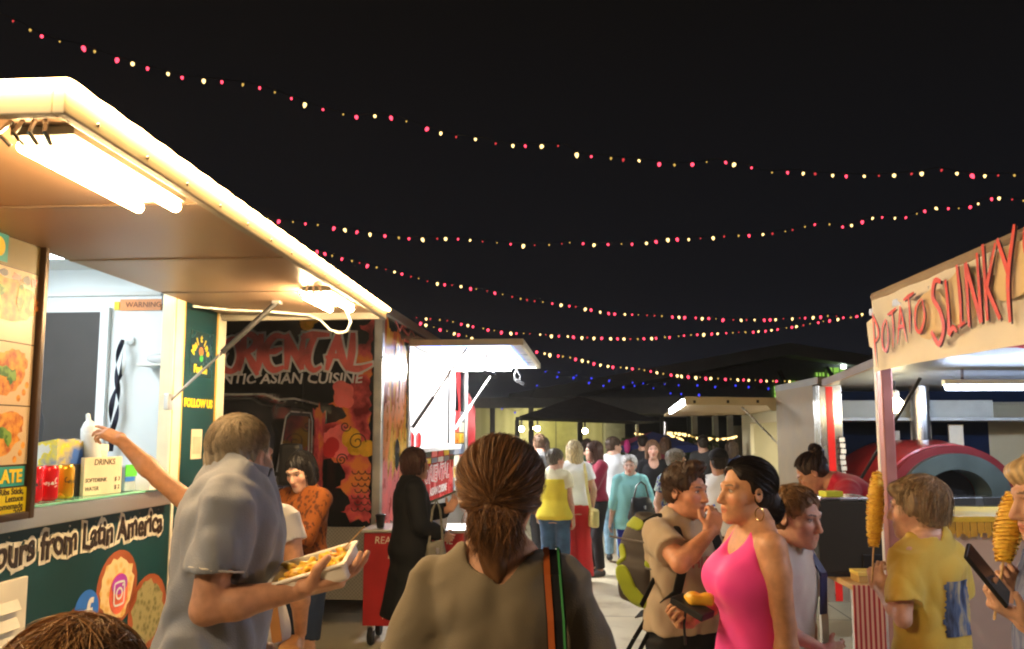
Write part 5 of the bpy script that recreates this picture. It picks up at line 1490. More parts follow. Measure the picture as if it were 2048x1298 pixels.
def surface_nets(F, lo, h):
    s = F < 0
    n = F.shape
    c = [s[i:n[0] - 1 + i, j:n[1] - 1 + j, k:n[2] - 1 + k] for i in (0, 1) for j in (0, 1) for k in (0, 1)]
    tot = sum(a.astype(np.int8) for a in c)
    act = (tot > 0) & (tot < 8)
    I = np.argwhere(act)
    if len(I) == 0: return np.zeros((0, 3)), np.zeros((0, 4), int)
    idx = np.full(act.shape, -1, np.int64); idx[act] = np.arange(len(I))
    off = [(i, j, k) for i in (0, 1) for j in (0, 1) for k in (0, 1)]
    val = np.stack([F[I[:, 0] + o[0], I[:, 1] + o[1], I[:, 2] + o[2]] for o in off], 1)
    acc = np.zeros((len(I), 3)); cnt = np.zeros(len(I))
    for a in range(8):
        for b in range(a + 1, 8):
            oa, ob = np.array(off[a]), np.array(off[b])
            if np.abs(oa - ob).sum() != 1: continue
            fa, fb = val[:, a], val[:, b]
            m = (fa < 0) != (fb < 0)
            t = np.where(m, fa / np.where(m, fa - fb, 1), 0)
            p = oa[None, :] + t[:, None] * (ob - oa)[None, :]
            acc[m] += p[m]; cnt[m] += 1
    v = (I + acc / cnt[:, None]) * h + np.asarray(lo)[None, :]
    quads = []
    for ax in range(3):
        u, w = (ax + 1) % 3, (ax + 2) % 3
        sl0 = [slice(1, -1)] * 3; sl1 = [slice(1, -1)] * 3
        sl0[ax] = slice(0, n[ax] - 1); sl1[ax] = slice(1, n[ax])
        a = s[tuple(sl0)]; b = s[tuple(sl1)]
        for (m, flip) in ((a & ~b, False), (~a & b, True)):
            E = np.argwhere(m)
            if len(E) == 0: continue
            E = E + np.array([0 if i == ax else 1 for i in range(3)])
            def cell(du, dw):
                e = E.copy(); e[:, u] -= du; e[:, w] -= dw
                return idx[e[:, 0], e[:, 1], e[:, 2]]
            qd = np.stack([cell(0, 0), cell(1, 0), cell(1, 1), cell(0, 1)], 1)
            quads.append(qd[:, ::-1] if flip else qd)
    q = np.concatenate(quads); q = q[(q >= 0).all(axis=1)]
    return v, q

def relax(v, q, it=1, f=.45):
    for _ in range(it):
        acc = np.zeros_like(v); cnt = np.zeros(len(v))
        for i in range(4):
            a, b = q[:, i], q[:, (i + 1) % 4]
            np.add.at(acc, a, v[b]); np.add.at(cnt, a, 1); np.add.at(acc, b, v[a]); np.add.at(cnt, b, 1)
        m = cnt > 0
        v = v.copy(); v[m] += f * (acc[m] / cnt[m][:, None] - v[m])
    return v

def to_object(name, parts, m, parent=None, colour=None, loc=None, rz=None):
    """parts: list of (verts, faces[, colours]); one mesh object with an optional colour layer."""
    vs = []; fs = []; cs = []; b = 0
    for p in parts:
        v, q = np.asarray(p[0]), np.asarray(p[1])
        if len(v) == 0: continue
        vs.append(v); fs.append(q + b); b += len(v)
        if colour is not None or len(p) > 2:
            cs.append(p[2] if len(p) > 2 and p[2] is not None else colour(v))
    v = np.concatenate(vs).astype(np.float32); f = np.concatenate(fs).astype(np.int32)
    me = bpy.data.meshes.new(name)
    me.vertices.add(len(v)); me.vertices.foreach_set('co', v.ravel())
    me.loops.add(f.size); me.loops.foreach_set('vertex_index', f.ravel())
    me.polygons.add(len(f)); me.polygons.foreach_set('loop_start', np.arange(0, f.size, f.shape[1], dtype=np.int32))
    me.polygons.foreach_set('loop_total', np.full(len(f), f.shape[1], np.int32)) if False else None
    me.update(calc_edges=True)
    me.polygons.foreach_set('use_smooth', np.ones(len(f), bool))
    if cs:
        c = np.concatenate(cs).astype(np.float32); c4 = np.ones((len(v), 4), np.float32); c4[:, :3] = c
        at_ = me.color_attributes.new('Col', 'FLOAT_COLOR', 'POINT'); at_.data.foreach_set('color', c4.ravel())
    me.materials.append(m); me.validate(); me.update()
    o = bpy.data.objects.new(name, me); col.objects.link(o)
    if parent is not None: o.parent = parent
    if loc is not None: o.location = loc
    if rz is not None: o.rotation_euler = (0, 0, rz)
    return o

def folds(seed, amp, scale=1.0, vert=1.0):
    """gentle cloth folds as a field"""
    r = np.random.RandomState(seed); W = []
    for i in range(7):
        k = r.normal(size=3) * V(1, 1, .55 / vert); k = k / np.sqrt(k @ k) * r.uniform(14, 42) * scale
        W.append((k, r.uniform(0, 6.28), r.uniform(.4, 1.0) * 20 / np.sqrt(k @ k)))
    def fn(X, Y, Z):
        s = 0
        wx = .035 * np.sin(Z * 17 + X * 9 + seed); wy = .03 * np.sin(X * 15 - Z * 8 + 2 * seed)
        for k, ph, a in W:
            u = np.sin((X + wx) * k[0] + (Y + wy) * k[1] + Z * k[2] + ph)
            s = s + a * (1 - 1.6 * np.abs(u))
        return s * amp * .35
    return fn

def rotm(yaw=0, pitch=0, roll=0):
    """yaw about z, pitch bends forward (+), roll tips to the right (+)"""
    return np.array(Matrix.Rotation(yaw, 3, 'Z') @ Matrix.Rotation(-pitch, 3, 'X') @ Matrix.Rotation(roll, 3, 'Y'))

def unit(v):
    v = V(v); return v / max(1e-9, np.sqrt(v @ v))

def ik(S, W, l1, l2, hint):
    S = V(S); W = V(W); d = W - S; L = np.sqrt(d @ d)
    if L > (l1 + l2) * .999:
        W = S + d / L * (l1 + l2) * .999; d = W - S; L = np.sqrt(d @ d)
    u = d / L; h = V(hint); h = h - u * (h @ u); h = unit(h)
    a = (l1 * l1 - l2 * l2 + L * L) / (2 * L); b = math.sqrt(max(0, l1 * l1 - a * a))
    return S + u * a + h * b, W

TORSO = {
    'm': [(-.13, 0, .0, .150, .100), (-.05, 0, -.005, .170, .118), (.04, 0, 0, .165, .115), (.14, 0, .005, .152, .108), (.26, 0, .005, .162, .115), (.35, 0, 0, .176, .120), (.42, 0, -.008, .172, .108), (.475, 0, -.012, .125, .080), (.515, 0, -.01, .062, .058)],
    'f': [(-.13, 0, .0, .150, .100), (-.05, 0, -.01, .176, .122), (.04, 0, -.004, .160, .112), (.14, 0, .005, .127, .095), (.24, 0, .006, .138, .104), (.33, 0, .0, .148, .108), (.41, 0, -.008, .148, .095), (.465, 0, -.012, .112, .074), (.51, 0, -.01, .052, .052)],
    'c': [(-.13, 0, .0, .135, .092), (-.05, 0, -.005, .148, .105), (.04, 0, 0, .140, .100), (.14, 0, .005, .132, .096), (.26, 0, .005, .138, .100), (.35, 0, 0, .146, .102), (.42, 0, -.008, .142, .092), (.475, 0, -.012, .105, .070), (.515, 0, -.01, .050, .050)],
}

def hand_shape(B, wr, d, n, right, s=1.0, curl=.35, thumb=.5, spread=.10, curls=None):
    """palm, four separate fingers and a thumb that leaves the side of the palm"""
    wr = V(wr); d = unit(d); n = V(n); n = unit(n - d * (n @ d)); t = np.cross(d, n) if right else np.cross(n, d)
    M = np.stack([t, d, n], 1)
    B.rbox(wr + d * .048 * s, (.041 * s, .050 * s, .0145 * s), M, .0125 * s, .012)
    B.ell(wr + d * .03 * s + t * .022 * s + n * .008 * s, (.016 * s, .03 * s, .013 * s), M, .012)
    lens = (.070, .079, .073, .058); tx = (.0295, .0100, -.0095, -.0285); ys = (.090, .094, .090, .081)
    for i in range(4):
        c = (curls[i] if curls else curl) * (1 + .12 * i)
        p = wr + t * tx[i] * s + d * ys[i] * s; ang = 0.0; sp = (1.5 - i) * spread
        rad = (.0088, .0090, .0086, .0076)[i] * s
        for j, fr in enumerate((.46, .30, .24)):
            ang += c * (R(62), R(78), R(50))[j]
            dr = unit(d * math.cos(ang) + n * math.sin(ang)); dr = unit(dr + t * sp * math.cos(ang))
            q = p + dr * lens[i] * fr * s
            B.cap(p, q, rad * (1 - .08 * j), rad * (.93 - .09 * j), .004)
            p = q
    p = wr + d * .030 * s + t * .036 * s; dr = unit(t * (.80 - .35 * thumb) + d * .62 + n * (.15 + .75 * thumb))
    q = p + dr * .038 * s; B.cap(p - dr * .012 * s, q, .0125 * s, .0108 * s, .010)
    dr2 = unit(dr * .75 + d * .55 + n * .25 * thumb - t * .15); B.cap(q, q + dr2 * .030 * s, .0105 * s, .0088 * s, .004)

def head_shape(B, c, M, s, sex, ears=True):
    P = lambda x, y, z: c + M @ (V(x, y, z) * s)
    e = lambda p, r, k=.02, op='u': B.ell(P(*p), V(r) * s, M, k * s, op)
    e((0, -.012, .045), (.076, .096, .084))
    j = .062 if sex == 'm' else .056
    e((0, .030, -.020), (j + .006, .066, .082), .03)
    e((0, .045, -.070), (j - .014, .044, .044), .03)
    e((0, .074, -.098), (.022, .018, .018), .025)
    for x in (-1, 1):
        e((x * .040, .058, -.018), (.026, .026, .024), .025)                 # cheeks
        e((x * .033, .094, .012), (.020, .013, .0135), .012, 's')            # sockets
        e((x * .033, .0775, .010), (.0145, .0125, .0115), .004)              # eyes under lids
        B.cap(P(x * .012, .092, .030), P(x * .050, .076, .032), .0105 * s, .009 * s, .014 * s)
        if ears:
            Me = M @ rotm(-x * .35, 0, 0)
            B.ell(P(x * .080, -.010, .004), V(.010, .020, .031) * s, Me, .008 * s)
            B.ell(P(x * .090, -.004, .006), V(.008, .011, .018) * s, Me, .006 * s, 's')
    B.cap(P(0, .092, .014), P(0, .112, -.030), .0085 * s, .0125 * s, .012 * s)
    for x in (-1, 1): e((x * .0115, .1005, -.034), (.0085, .010, .0075), .007)
    B.cap(P(-.019, .089, -.0575), P(.019, .089, -.0575), .0072 * s, .0072 * s, .008 * s)
    B.cap(P(-.016, .087, -.0705), P(.016, .087, -.0705), .0080 * s, .0080 * s, .008 * s)
    B.cap(P(-.022, .0985, -.064), P(.022, .0985, -.064), .0026 * s, .0026 * s, .004 * s, 's')

def face_colour(v, c, M, s, skin, sex, brow=(.03, .02, .015), beard=None, age=0, lipc=None):
    skin = V(skin)
    C = np.tile(skin, (len(v), 1))
    q = (v - c) @ M / s
    x, y, z = q[:, 0], q[:, 1], q[:, 2]
    near = (y > .02) & (np.abs(x) < .1) & (z > -.13) & (z < .13)
    def blend(m, colr, a=1.0):
        w = np.clip(m, 0, 1)[:, None] * a * near[:, None]
        C[:] = C * (1 - w) + V(colr) * w
    for sx in (-1, 1):
        blend(1 - (((x - sx * .043) / .026) ** 2 + ((z + .022) / .022) ** 2) * .8, skin * V(1.12, .78, .74), .6)
    blend(1 - ((x / .014) ** 2 + ((z + .03) / .018) ** 2) * .7, skin * V(1.1, .80, .76), .5)
    lip = lipc if lipc is not None else (skin * V(.85, .48, .46) if sex == 'f' else skin * V(.88, .62, .58))
    blend((1 - ((x / .026) ** 2 + ((z + .064) / .0125) ** 2)) * 4 * (y > .07), lip, .9)
    blend((1 - ((x / .024) ** 2 + ((z + .0640) / .0022) ** 2)) * 3 * (y > .07), skin * .25, .8)
    for sx in (-1, 1):
        ex = x - sx * .033
        blend((1 - ((ex / .017) ** 2 + ((z - .0125) / .0085) ** 2)) * 3, skin * .62, .8)
        blend((1 - ((ex / .0130) ** 2 + ((z - .0100) / .0046) ** 2)) * 5, (.50, .46, .43), 1)
        blend((1 - ((ex / .0058) ** 2 + ((z - .0102) / .0050) ** 2)) * 5, (.02, .013, .01), 1)
        blend((1 - ((ex / .0155) ** 2 + ((z - .0155) / .0022) ** 2)) * 5, skin * .15, .85)
        blend((1 - ((ex / .021) ** 2 + ((z - .034 + np.abs(ex - sx * .004) * .18) / .0046) ** 2)) * 4, brow, .85)
    if beard is not None:
        m = np.clip((-.030 - z + np.maximum(0, np.abs(x) - .03) * 1.3) / .012, 0, 1) * (y > .0)
        m *= 1 - np.clip((1 - ((x / .022) ** 2 + ((z + .063) / .009) ** 2)) * 3, 0, 1)
        w = (m * .85)[:, None]; C[:] = C * (1 - w) + V(beard) * w
    return C

# ---------------- hair
def hair_mass(style, c, M, s, long_=0.0, vol=0.0):
    H = Solid(); P = lambda x, y, z: c + M @ (V(x, y, z) * s)
    e = lambda p, r, k=.015, op='u': H.ell(P(*p), V(r) * s, M, k * s, op)
    g = vol
    e((0, -.016, .050), (.086 + g, .107 + g, .094 + g))
    if style in ('short', 'crop', 'quiff'):
        nape = .150 if style == 'crop' else .125
        e((0, -.045, .005), (.080 + g * .6, .072 + g * .6, .075))
        if style == 'quiff': e((0, .055, .130), (.060, .050, .028), .03)
        e((0, .125, -.030), (.092, .105, .118), .012, 's')
        for x in (-1, 1): e((x * .092, .012, -.03), (.030, .035, .062), .012, 's')
        H.rbox(P(0, 0, -.20), V(.2, .2, nape) * s, M, .01 * s, .02 * s, 's')
    elif style == 'balding':
        e((0, -.045, .0), (.080, .070, .070)); e((0, .14, .02), (.10, .12, .15), .012, 's'); e((0, .03, .145), (.066, .105, .055), .02, 's')
        for x in (-1, 1): e((x * .092, .015, -.03), (.030, .035, .055), .012, 's')
        H.rbox(P(0, 0, -.20), V(.2, .2, .150) * s, M, .01 * s, .02 * s, 's')
    elif style in ('bob', 'mop'):
        d = (long_ if long_ < .15 else .115) if style == 'bob' else -.01
        for x in (-1, 1):
            H.cap(P(x * .068, -.012, .03), P(x * .074, -.002, -d), .034 * s, .030 * s, .03 * s)
        e((0, -.055, -.01 - d * .35), (.078, .058, .075 + d * .4), .03)
        e((0, .120, -.035), (.066, .100, .105), .012, 's')
        if style == 'mop': e((0, .06, .085), (.070, .048, .035), .02)
        H.rbox(P(0, 0, -.26 - d if style == 'bob' else -.222), V(.2, .2, .15) * s, M, .01 * s, .02 * s, 's')
    elif style == 'long':
        L = long_
        for x in (-1, 1):
            H.cap(P(x * .068, -.02, .03), P(x * .082, -.015, -L), .034 * s, .030 * s, .03 * s)
        H.cap(P(0, -.06, .03), P(0, -.075, -L - .02), .060 * s, .052 * s, .03 * s)
        for x in (-.045, .045): H.cap(P(x, -.06, .03), P(x * 1.1, -.07, -L - .01), .05 * s, .045 * s, .03 * s)
        e((0, .125, -.035), (.066, .105, .112), .012, 's')
        H.rbox(P(0, .12, -.22), V(.055, .07, .14) * s, M, .01 * s, .02 * s, 's')
    elif style in ('bun', 'pony', 'twist'):
        e((0, -.045, .005), (.078, .068, .07))
        e((0, .124, -.022), (.090, .104, .136), .012, 's')
        for x in (-1, 1): e((x * .094, .012, -.03), (.032, .040, .055), .012, 's')
        H.rbox(P(0, 0, -.20), V(.2, .2, .135) * s, M, .01 * s, .02 * s, 's')
        if style == 'bun':
            for x in (-1, 1): e((x * .084, .068, .018), (.040, .050, .056), .012, 's')
            e((0, -.115, -.055), (.048, .042, .055), .02); e((0, -.10, -.02), (.05, .04, .045), .02)
        elif style == 'twist':
            e((0, -.10, .11), (.045, .05, .05), .02)
        else:
            H.cap(P(0, -.105, .0), P(0, -.112, -.06), .030 * s, .040 * s, .015 * s)
            H.cap(P(0, -.108, -.05), P(.004, -.100, -.15), .048 * s, .030 * s, .02 * s)
    return H

def strand_ribbons(paths, w, cols, rs, lift=0.0):
    """flat tapering locks; returns (verts, quads, colours)"""
    vs = []; qs = []; cs = []; b = 0
    for P, cc in zip(paths, cols):
        P = np.asarray(P); n = len(P)
        T = np.gradient(P, axis=0); T /= np.linalg.norm(T, axis=1)[:, None] + 1e-9
        r = rs.normal(size=3); side = np.cross(T, r[None, :]); side /= np.linalg.norm(side, axis=1)[:, None] + 1e-9
        ww = w * (np.sin(np.linspace(.35, math.pi * .97, n)) * .5 + .12)[:, None] * rs.uniform(.6, 1.3)
        vs.append(P + side * ww); vs.append(P - side * ww)
        i = np.arange(n - 1)
        qs.append(np.stack([b + i, b + i + 1, b + n + i + 1, b + n + i], 1))
        t = np.linspace(0, 1, n)[:, None]
        cs.append(np.tile(cc, (2 * n, 1)))
        b += 2 * n
    return np.concatenate(vs), np.concatenate(qs), np.concatenate(cs)

def hair_strands(style, c, M, s, colr, n, seed, w=.0022, long_=.2, vol=0.0, var=.45, mess=0.0, tail=.20):
    rs = np.random.RandomState(seed)
    ce = V(0, -.016, .050); ra = V(.088, .109, .096) + vol
    paths = []; cols = []
    def on(d, k=1.0): return ce + d * ra * k
    def slerp(a, b, t):
        o = math.acos(max(-1, min(1, float(a @ b)))); so = max(1e-5, math.sin(o))
        return (np.sin((1 - t) * o)[:, None] * a + np.sin(t * o)[:, None] * b) / so
    cnt = 0; tries = 0
    while cnt < n and tries < n * 20:
        tries += 1
        d = unit(rs.normal(size=3))
        if d[2] < -.55: continue
        front = d[1] > .35 and d[2] < .42 - (0.1 if style in ('mop', 'quiff') else 0)
        if style in ('bun', 'pony', 'twist'): front = (ce + d * ra)[1] > .0 and (ce + d * ra)[2] < .035 + .80 * ((ce + d * ra)[1] - .01)
        if front: continue
        if style == 'balding' and d[2] > .55 and d[1] > -.55 and rs.rand() < .72: continue
        if style in ('short', 'crop', 'quiff', 'balding', 'mop', 'bob', 'long'):
            wh = unit(V(.1, -.45, .9)) if style not in ('bob', 'long') else unit(V(.12 * np.sign(d[0]), d[1] * .8, 1.0))
            away = d - wh * (d @ wh); away = unit(away + rs.normal(size=3) * .22); away = unit(away - d * (away @ d))
            L = {'short': .55, 'crop': .25, 'quiff': .45, 'balding': .20, 'mop': .8, 'bob': 1.0, 'long': 1.0}[style] * rs.uniform(.6, 1.2)
            t = np.linspace(0, 1, 7)
            D = np.cos(t * L)[:, None] * d + np.sin(t * L)[:, None] * away
            fly = rs.rand() < .05 and style not in ('balding', 'crop')
            k = 1.0 + rs.uniform(-.01, .03) + (.07 * rs.rand() * t if fly else 0) + t * rs.uniform(.0, .05 if style not in ('crop', 'balding') else .015)
            P = ce + D * ra * k[:, None]
            if style in ('bob', 'long', 'mop'):
                low = P[-1]; 
                if style != 'mop' or rs.rand() < .3:
                    zt = -(long_ if long_ < .15 else .115) - .02 * rs.rand() if style == 'bob' else (-long_ - rs.uniform(-.04, .02) if style == 'long' else (-.045 if low[1] < -.02 else -.0) + rs.uniform(-.02, .01))
                    if D[-1][2] > .35 : pass
                    elif low[2] > zt and not (low[1] > .055 and abs(low[0]) < .06):
                        m = 7; q = np.linspace(0, 1, m)[1:, None]
                        tgt = V(low[0] * rs.uniform(.9, 1.12), low[1] * .92 - (.012 if style == 'long' else 0), zt)
                        ext = low + (tgt - low) * q + np.sin(q * math.pi) * V(np.sign(low[0]) * .008, 0, 0) + rs.normal(size=(m - 1, 3)) * .002
                        P = np.concatenate([P, ext])
            if P[-1][1] > .05 and P[-1][2] < .055 and abs(P[-1][0]) < .07: continue
            if style in ('short', 'crop', 'quiff', 'balding') and P[-1][2] < (-.045 if style in ('balding', 'crop') else -.072): continue
        else:
            tie = {'bun': unit(V(0, -.95, -.55)), 'pony': unit(V(0, -.93, -.30)), 'twist': unit(V(0, -.65, .75))}[style]
            t = np.linspace(0, 1, 9)
            if rs.rand() < .5:   # start at the hairline
                a = rs.uniform(-1.9, 1.9); d = unit(V(math.sin(a), math.cos(a) * .9, .60 - .72 * (1 - math.cos(a)) * .5))
                if a > 1.3 or a < -1.3: d = unit(V(math.sin(a), math.cos(a), -.45))
            D = slerp(d, tie, t); D /= np.linalg.norm(D, axis=1)[:, None]
            k = 1.0 + rs.uniform(-.005, .035) * (1 - t * .5) + np.sin(t * math.pi) * rs.uniform(0, .035)
            P = ce + D * ra * k[:, None]
        if mess:
            m_ = len(P); tt = np.linspace(0, 1, m_)
            P = P + (P - ce) * (mess * rs.uniform(0, 1) * np.sin(tt * math.pi * rs.uniform(.8, 2.2) + rs.uniform(0, 2)))[:, None] * 1.2 + np.cumsum(rs.normal(size=(m_, 3)), 0) * mess * .012
        P = (c + (P * s) @ M.T)
        paths.append(P); f = 1 + var * rs.uniform(-1, 1)
        cols.append(np.clip(V(colr) * f, 0, 1)); cnt += 1
    if style in ('pony', 'bun', 'twist'):
        for i in range(n // 2):
            if style == 'pony':
                a = rs.uniform(0, 6.28); r = rs.uniform(.2, 1) ** .5
                t = np.linspace(0, 1, 9)
                rad = np.interp(t, [0, .25, .6, 1], [.018, .055, .056, .030 + .04 * rs.rand()]) * r
                ctr = np.stack([.004 * t, -.105 - .012 * np.sin(t * 3), -.0 - t * (tail + .06 * rs.rand())], 1)
                tw = a + t * rs.uniform(-.9, .9)
                P = ctr + np.stack([np.cos(tw) * rad, np.sin(tw) * rad * .9, t * 0], 1) + np.cumsum(rs.normal(size=(9, 3)), 0) * .0022 * (1 + 8 * mess)
            else:
                ctr = V(0, -.118, -.055) if style == 'bun' else V(0, -.10, .115)
                ax = unit(rs.normal(size=3) + V(0, 0, .6)); u = unit(np.cross(ax, rs.normal(size=3))); w_ = np.cross(ax, u)
                t = np.linspace(0, rs.uniform(1.5, 3), 9); rr = V(.048, .042, .056) * rs.uniform(.98, 1.12)
                P = ctr + (np.cos(t)[:, None] * u + np.sin(t)[:, None] * w_) * rr
            paths.append(c + (P * s) @ M.T); cols.append(np.clip(V(colr) * (1 + var * rs.uniform(-1, 1)), 0, 1))
    return strand_ribbons(paths, w * s, cols, rs)

M_skin = mat('skin', (1, 1, 1), .50, 0, .36, .13, 38, .14, 300, vcol=True, sss=.0)
M_hair = mat('hair', (1, 1, 1), .50, 0, .28, .18, 60, vcol=True)

def cloth(name, c, rough=.85, var=.10, bump=.25, bscale=260, sheen=.15, scale=5):
    sheen = sheen if max(c) > .05 else 0
    return mat('cloth_' + name, c, rough, 0, .2, var, scale, bump, bscale, sheen=sheen)

def person(label, x, y, rz, H=1.66, sex='f', fat=0.0, lean=0.0, tyaw=0.0, troll=0.0, head=(0, 0, 0), hs=1.0, arms=None, feet=None,
           skin=(.50, .26, .16), hair=None, top=None, bottom=None, shoes=(.03, .03, .03), vox=.008, hvox=.0045, group=None, beard=None,
           brow=(.03, .02, .015), bust=.0, sw=1.0, arm_s=1.0, arm_r=1.0, neck=(0, 0), seed=1, hand_s=None, z0=0.0):
    """One standing figure. Local axes: +y is the way it faces, +x its right hand side."""
    s = H / 1.70
    Lw = Matrix.Translation((x, y, z0)) @ Matrix.Rotation(rz, 4, 'Z'); Li = Lw.inverted()
    def loc(p):
        if isinstance(p, Vector): p = Li @ p; return V(p.x, p.y, p.z)
        return V(p) * s
    arms = arms or {}
    tp = sex if sex in 'mf' else 'c'
    pel = V(0, 0, .95) * s
    Mt = rotm(tyaw, lean, troll)
    T = lambda *p: pel + Mt @ (V(*p) * s)
    sec = [(z * s, cx * s, cy * s, rx * s * (1 + fat * (1.0 if z < .3 else .45)), ry * s * (1 + fat * (1.35 if -.1 < z < .3 else .5))) for z, cx, cy, rx, ry in TORSO[tp]]
    B = Solid()
    B.loft(pel, Mt, sec, .03)
    if bust:
        for sx in (-1, 1): B.ell(T(sx * .072, .085 + bust * .25, .295), V(.066 + bust * .3, .050 + bust, .066 + bust * .3) * s, Mt, .03)
    shx = {'m': .176, 'f': .150, 'c': .136}[tp] * sw
    # neck and head
    Mh = rotm(head[0] - rz, head[1], head[2])
    nb = T(0, -.012, .49)
    nd = unit(Mt @ V(0, .22, 1.0))
    hc = nb + nd * (.112 * s) + Mh @ V(0, .018, .022) * s * hs + V(0, neck[0], neck[1]) * s
    nr = {'m': .058, 'f': .049, 'c': .045}[tp] * s
    B.cap(nb - nd * .03 * s, hc + Mh @ V(0, -.022, -.03) * s * hs, nr * 1.08, nr * .98, .03)
    for sx in (-1, 1): B.cap(T(sx * .03, -.02, .52), T(sx * shx * .82, -.01, .445), .034 * s, .034 * s, .05)
    head_shape(B, hc, Mh, s * hs, 'm' if sex == 'm' else 'f')
    # arms
    J = {}
    hsz = (hand_s or {'m': 1.05, 'f': .93, 'c': .86}[tp]) * (s if tp != 'c' else 1.0)
    ua, fa = .285 * s * arm_s, .250 * s * arm_s
    for sd, sx in (('R', 1), ('L', -1)):
        a = dict(arms.get(sd, {}))
        S = T(sx * shx, -.008, .438)
        W = loc(a['w']) if 'w' in a else S + V(sx * .085, .06, -.50) * s
        E, W = ik(S, W, ua, fa, V(a.get('hint', (sx * .5, -1, -.3))))
        f = unit(W - E)
        d = V(a['d']) if 'd' in a else f * 1.0 + V(0, .06, 0)
        nn = V(a['n']) if 'n' in a else V(-sx, .15, 0)
        k = 1.12 if sex == 'm' else (1.0 if sex == 'f' else .88)
        k *= (1 + fat * .5) * arm_r
        B.cap(S, S + (E - S) * .35, .050 * s * k, .048 * s * k, .03)
        B.cap(S + (E - S) * .3, E, .049 * s * k, .038 * s * k, .02)
        B.cap(E, E + f * fa * .35, .037 * s * k, .041 * s * k, .015); B.cap(E + f * fa * .3, W, .041 * s * k, .0255 * s * k, .015)
        hand_shape(B, W - unit(d) * .004, d, nn, sx > 0, hsz, a.get('curl', .33), a.get('thumb', .45), a.get('spread', .08), a.get('curls'))
        J[sd] = dict(S=S, E=E, W=W, f=f, d=unit(d), k=k, n=nn)
    # legs
    feet = feet or ((.10, 0, -.15), (-.10, 0, .15))
    for i, sx in enumerate((1, -1)):
        fx, fy, fyaw = feet[i][:3]; fz = feet[i][3] if len(feet[i]) > 3 else 0
        hip = pel + V(sx * .088, -.005, -.055) * s; A = V(fx, fy, .085 + fz) * s
        A[2] = .085 * s + fz
        K, A = ik(hip, A, .411 * s, .406 * s, (sx * .06, 1, 0))
        lk = 1 + fat * .6
        B.cap(hip, K, .084 * s * lk * (1.05 if sex == 'f' else 1), .054 * s * lk, .03); B.cap(K, K + (A - K) * .4, .052 * s * lk, .052 * s * lk, .02); B.cap(K + (A - K) * .3, A, .053 * s * lk, .036 * s, .02)
        B.ell(K + (A - K) * .3 + V(0, -.014, 0) * s, V(.047, .05, .10) * s * lk, None, .02)
        Mf = rotm(fyaw, feet[i][4] if len(feet[i]) > 4 else 0, 0)
        B.cap(A + V(0, 0, -.03) * s, A + Mf @ V(0, .13, -.055) * s, .036 * s, .024 * s, .02)
        B.cap(A + Mf @ V(0, -.02, -.045) * s, A + Mf @ V(0, .10, -.06) * s, .032 * s, .03 * s, .02)
        J[sx] = dict(hip=hip, K=K, A=A, M=Mf)
    # mesh: head and hands finer than the rest
    hb = (hc - V(.13, .16, .145) * s * hs, hc + V(.13, .16, .16) * s * hs)
    boxes = [hb]
    for sd in 'RL':
        w = J[sd]['W']; q = w + J[sd]['d'] * .09 * hsz
        boxes.append((q - .125 * hsz, q + .125 * hsz))
    parts = []
    v, q = B.mesh(vox, holes=[(a + .008, b - .008) for a, b in boxes]); parts.append((v, q))
    for i, (a, b) in enumerate(boxes):
        hv = hvox if i == 0 else min(hvox, .005)
        v, q = B.mesh(hv, box=(a, b)); parts.append((v, q))
    lower = brow
    o = to_object('person', parts, M_skin, None, lambda v: face_colour(v, hc, Mh, s * hs, skin, sex, brow, beard), (x, y, z0), rz)
    tag(o, label, 'person', group)
    # hair
    if hair:
        st = hair['style']; hcl = hair['c']; vol = hair.get('vol', 0); lg = hair.get('long', .2)
        Hm = hair_mass(st, hc, Mh, s * hs, lg, vol)
        rs = np.random.RandomState(seed)
        sg = rs.uniform(0, 6, 4)
        def wr(X, Y, Z):
            px, py = X - hc[0], Y - hc[1]
            an = np.arctan2(py, px)
            return (.35 if st in ('bun', 'twist') else 1) * .0016 * np.sin(an * 31 + 5 * np.sin(Z * 31 + sg[0])) + (.3 if st in ('bun', 'twist') else 1) * .0022 * np.sin(an * 13 + sg[1] + Z * 22)
        v, q = Hm.mesh(hair.get('vox', hvox), wr=wr)
        f = (1 + .25 * np.sin(v[:, 0] * 190 + v[:, 1] * 130 + 3 * np.sin(v[:, 2] * 40)))[:, None]
        pp = [(v, q, np.clip(V(hcl) * .8 * f, 0, 1))]
        n = hair.get('n', 500)
        if n:
            pp.append(hair_strands(st, hc, Mh, s * hs, hcl, n, seed, hair.get('w', .003), lg, vol, hair.get('var', .45), hair.get('mess', 0), hair.get('tail', .2)))
        to_object('hair', pp, M_hair, o)
    fo = lambda a, sc=1.0, vt=1.0: folds(seed * 7 + 3, a, sc, vt)
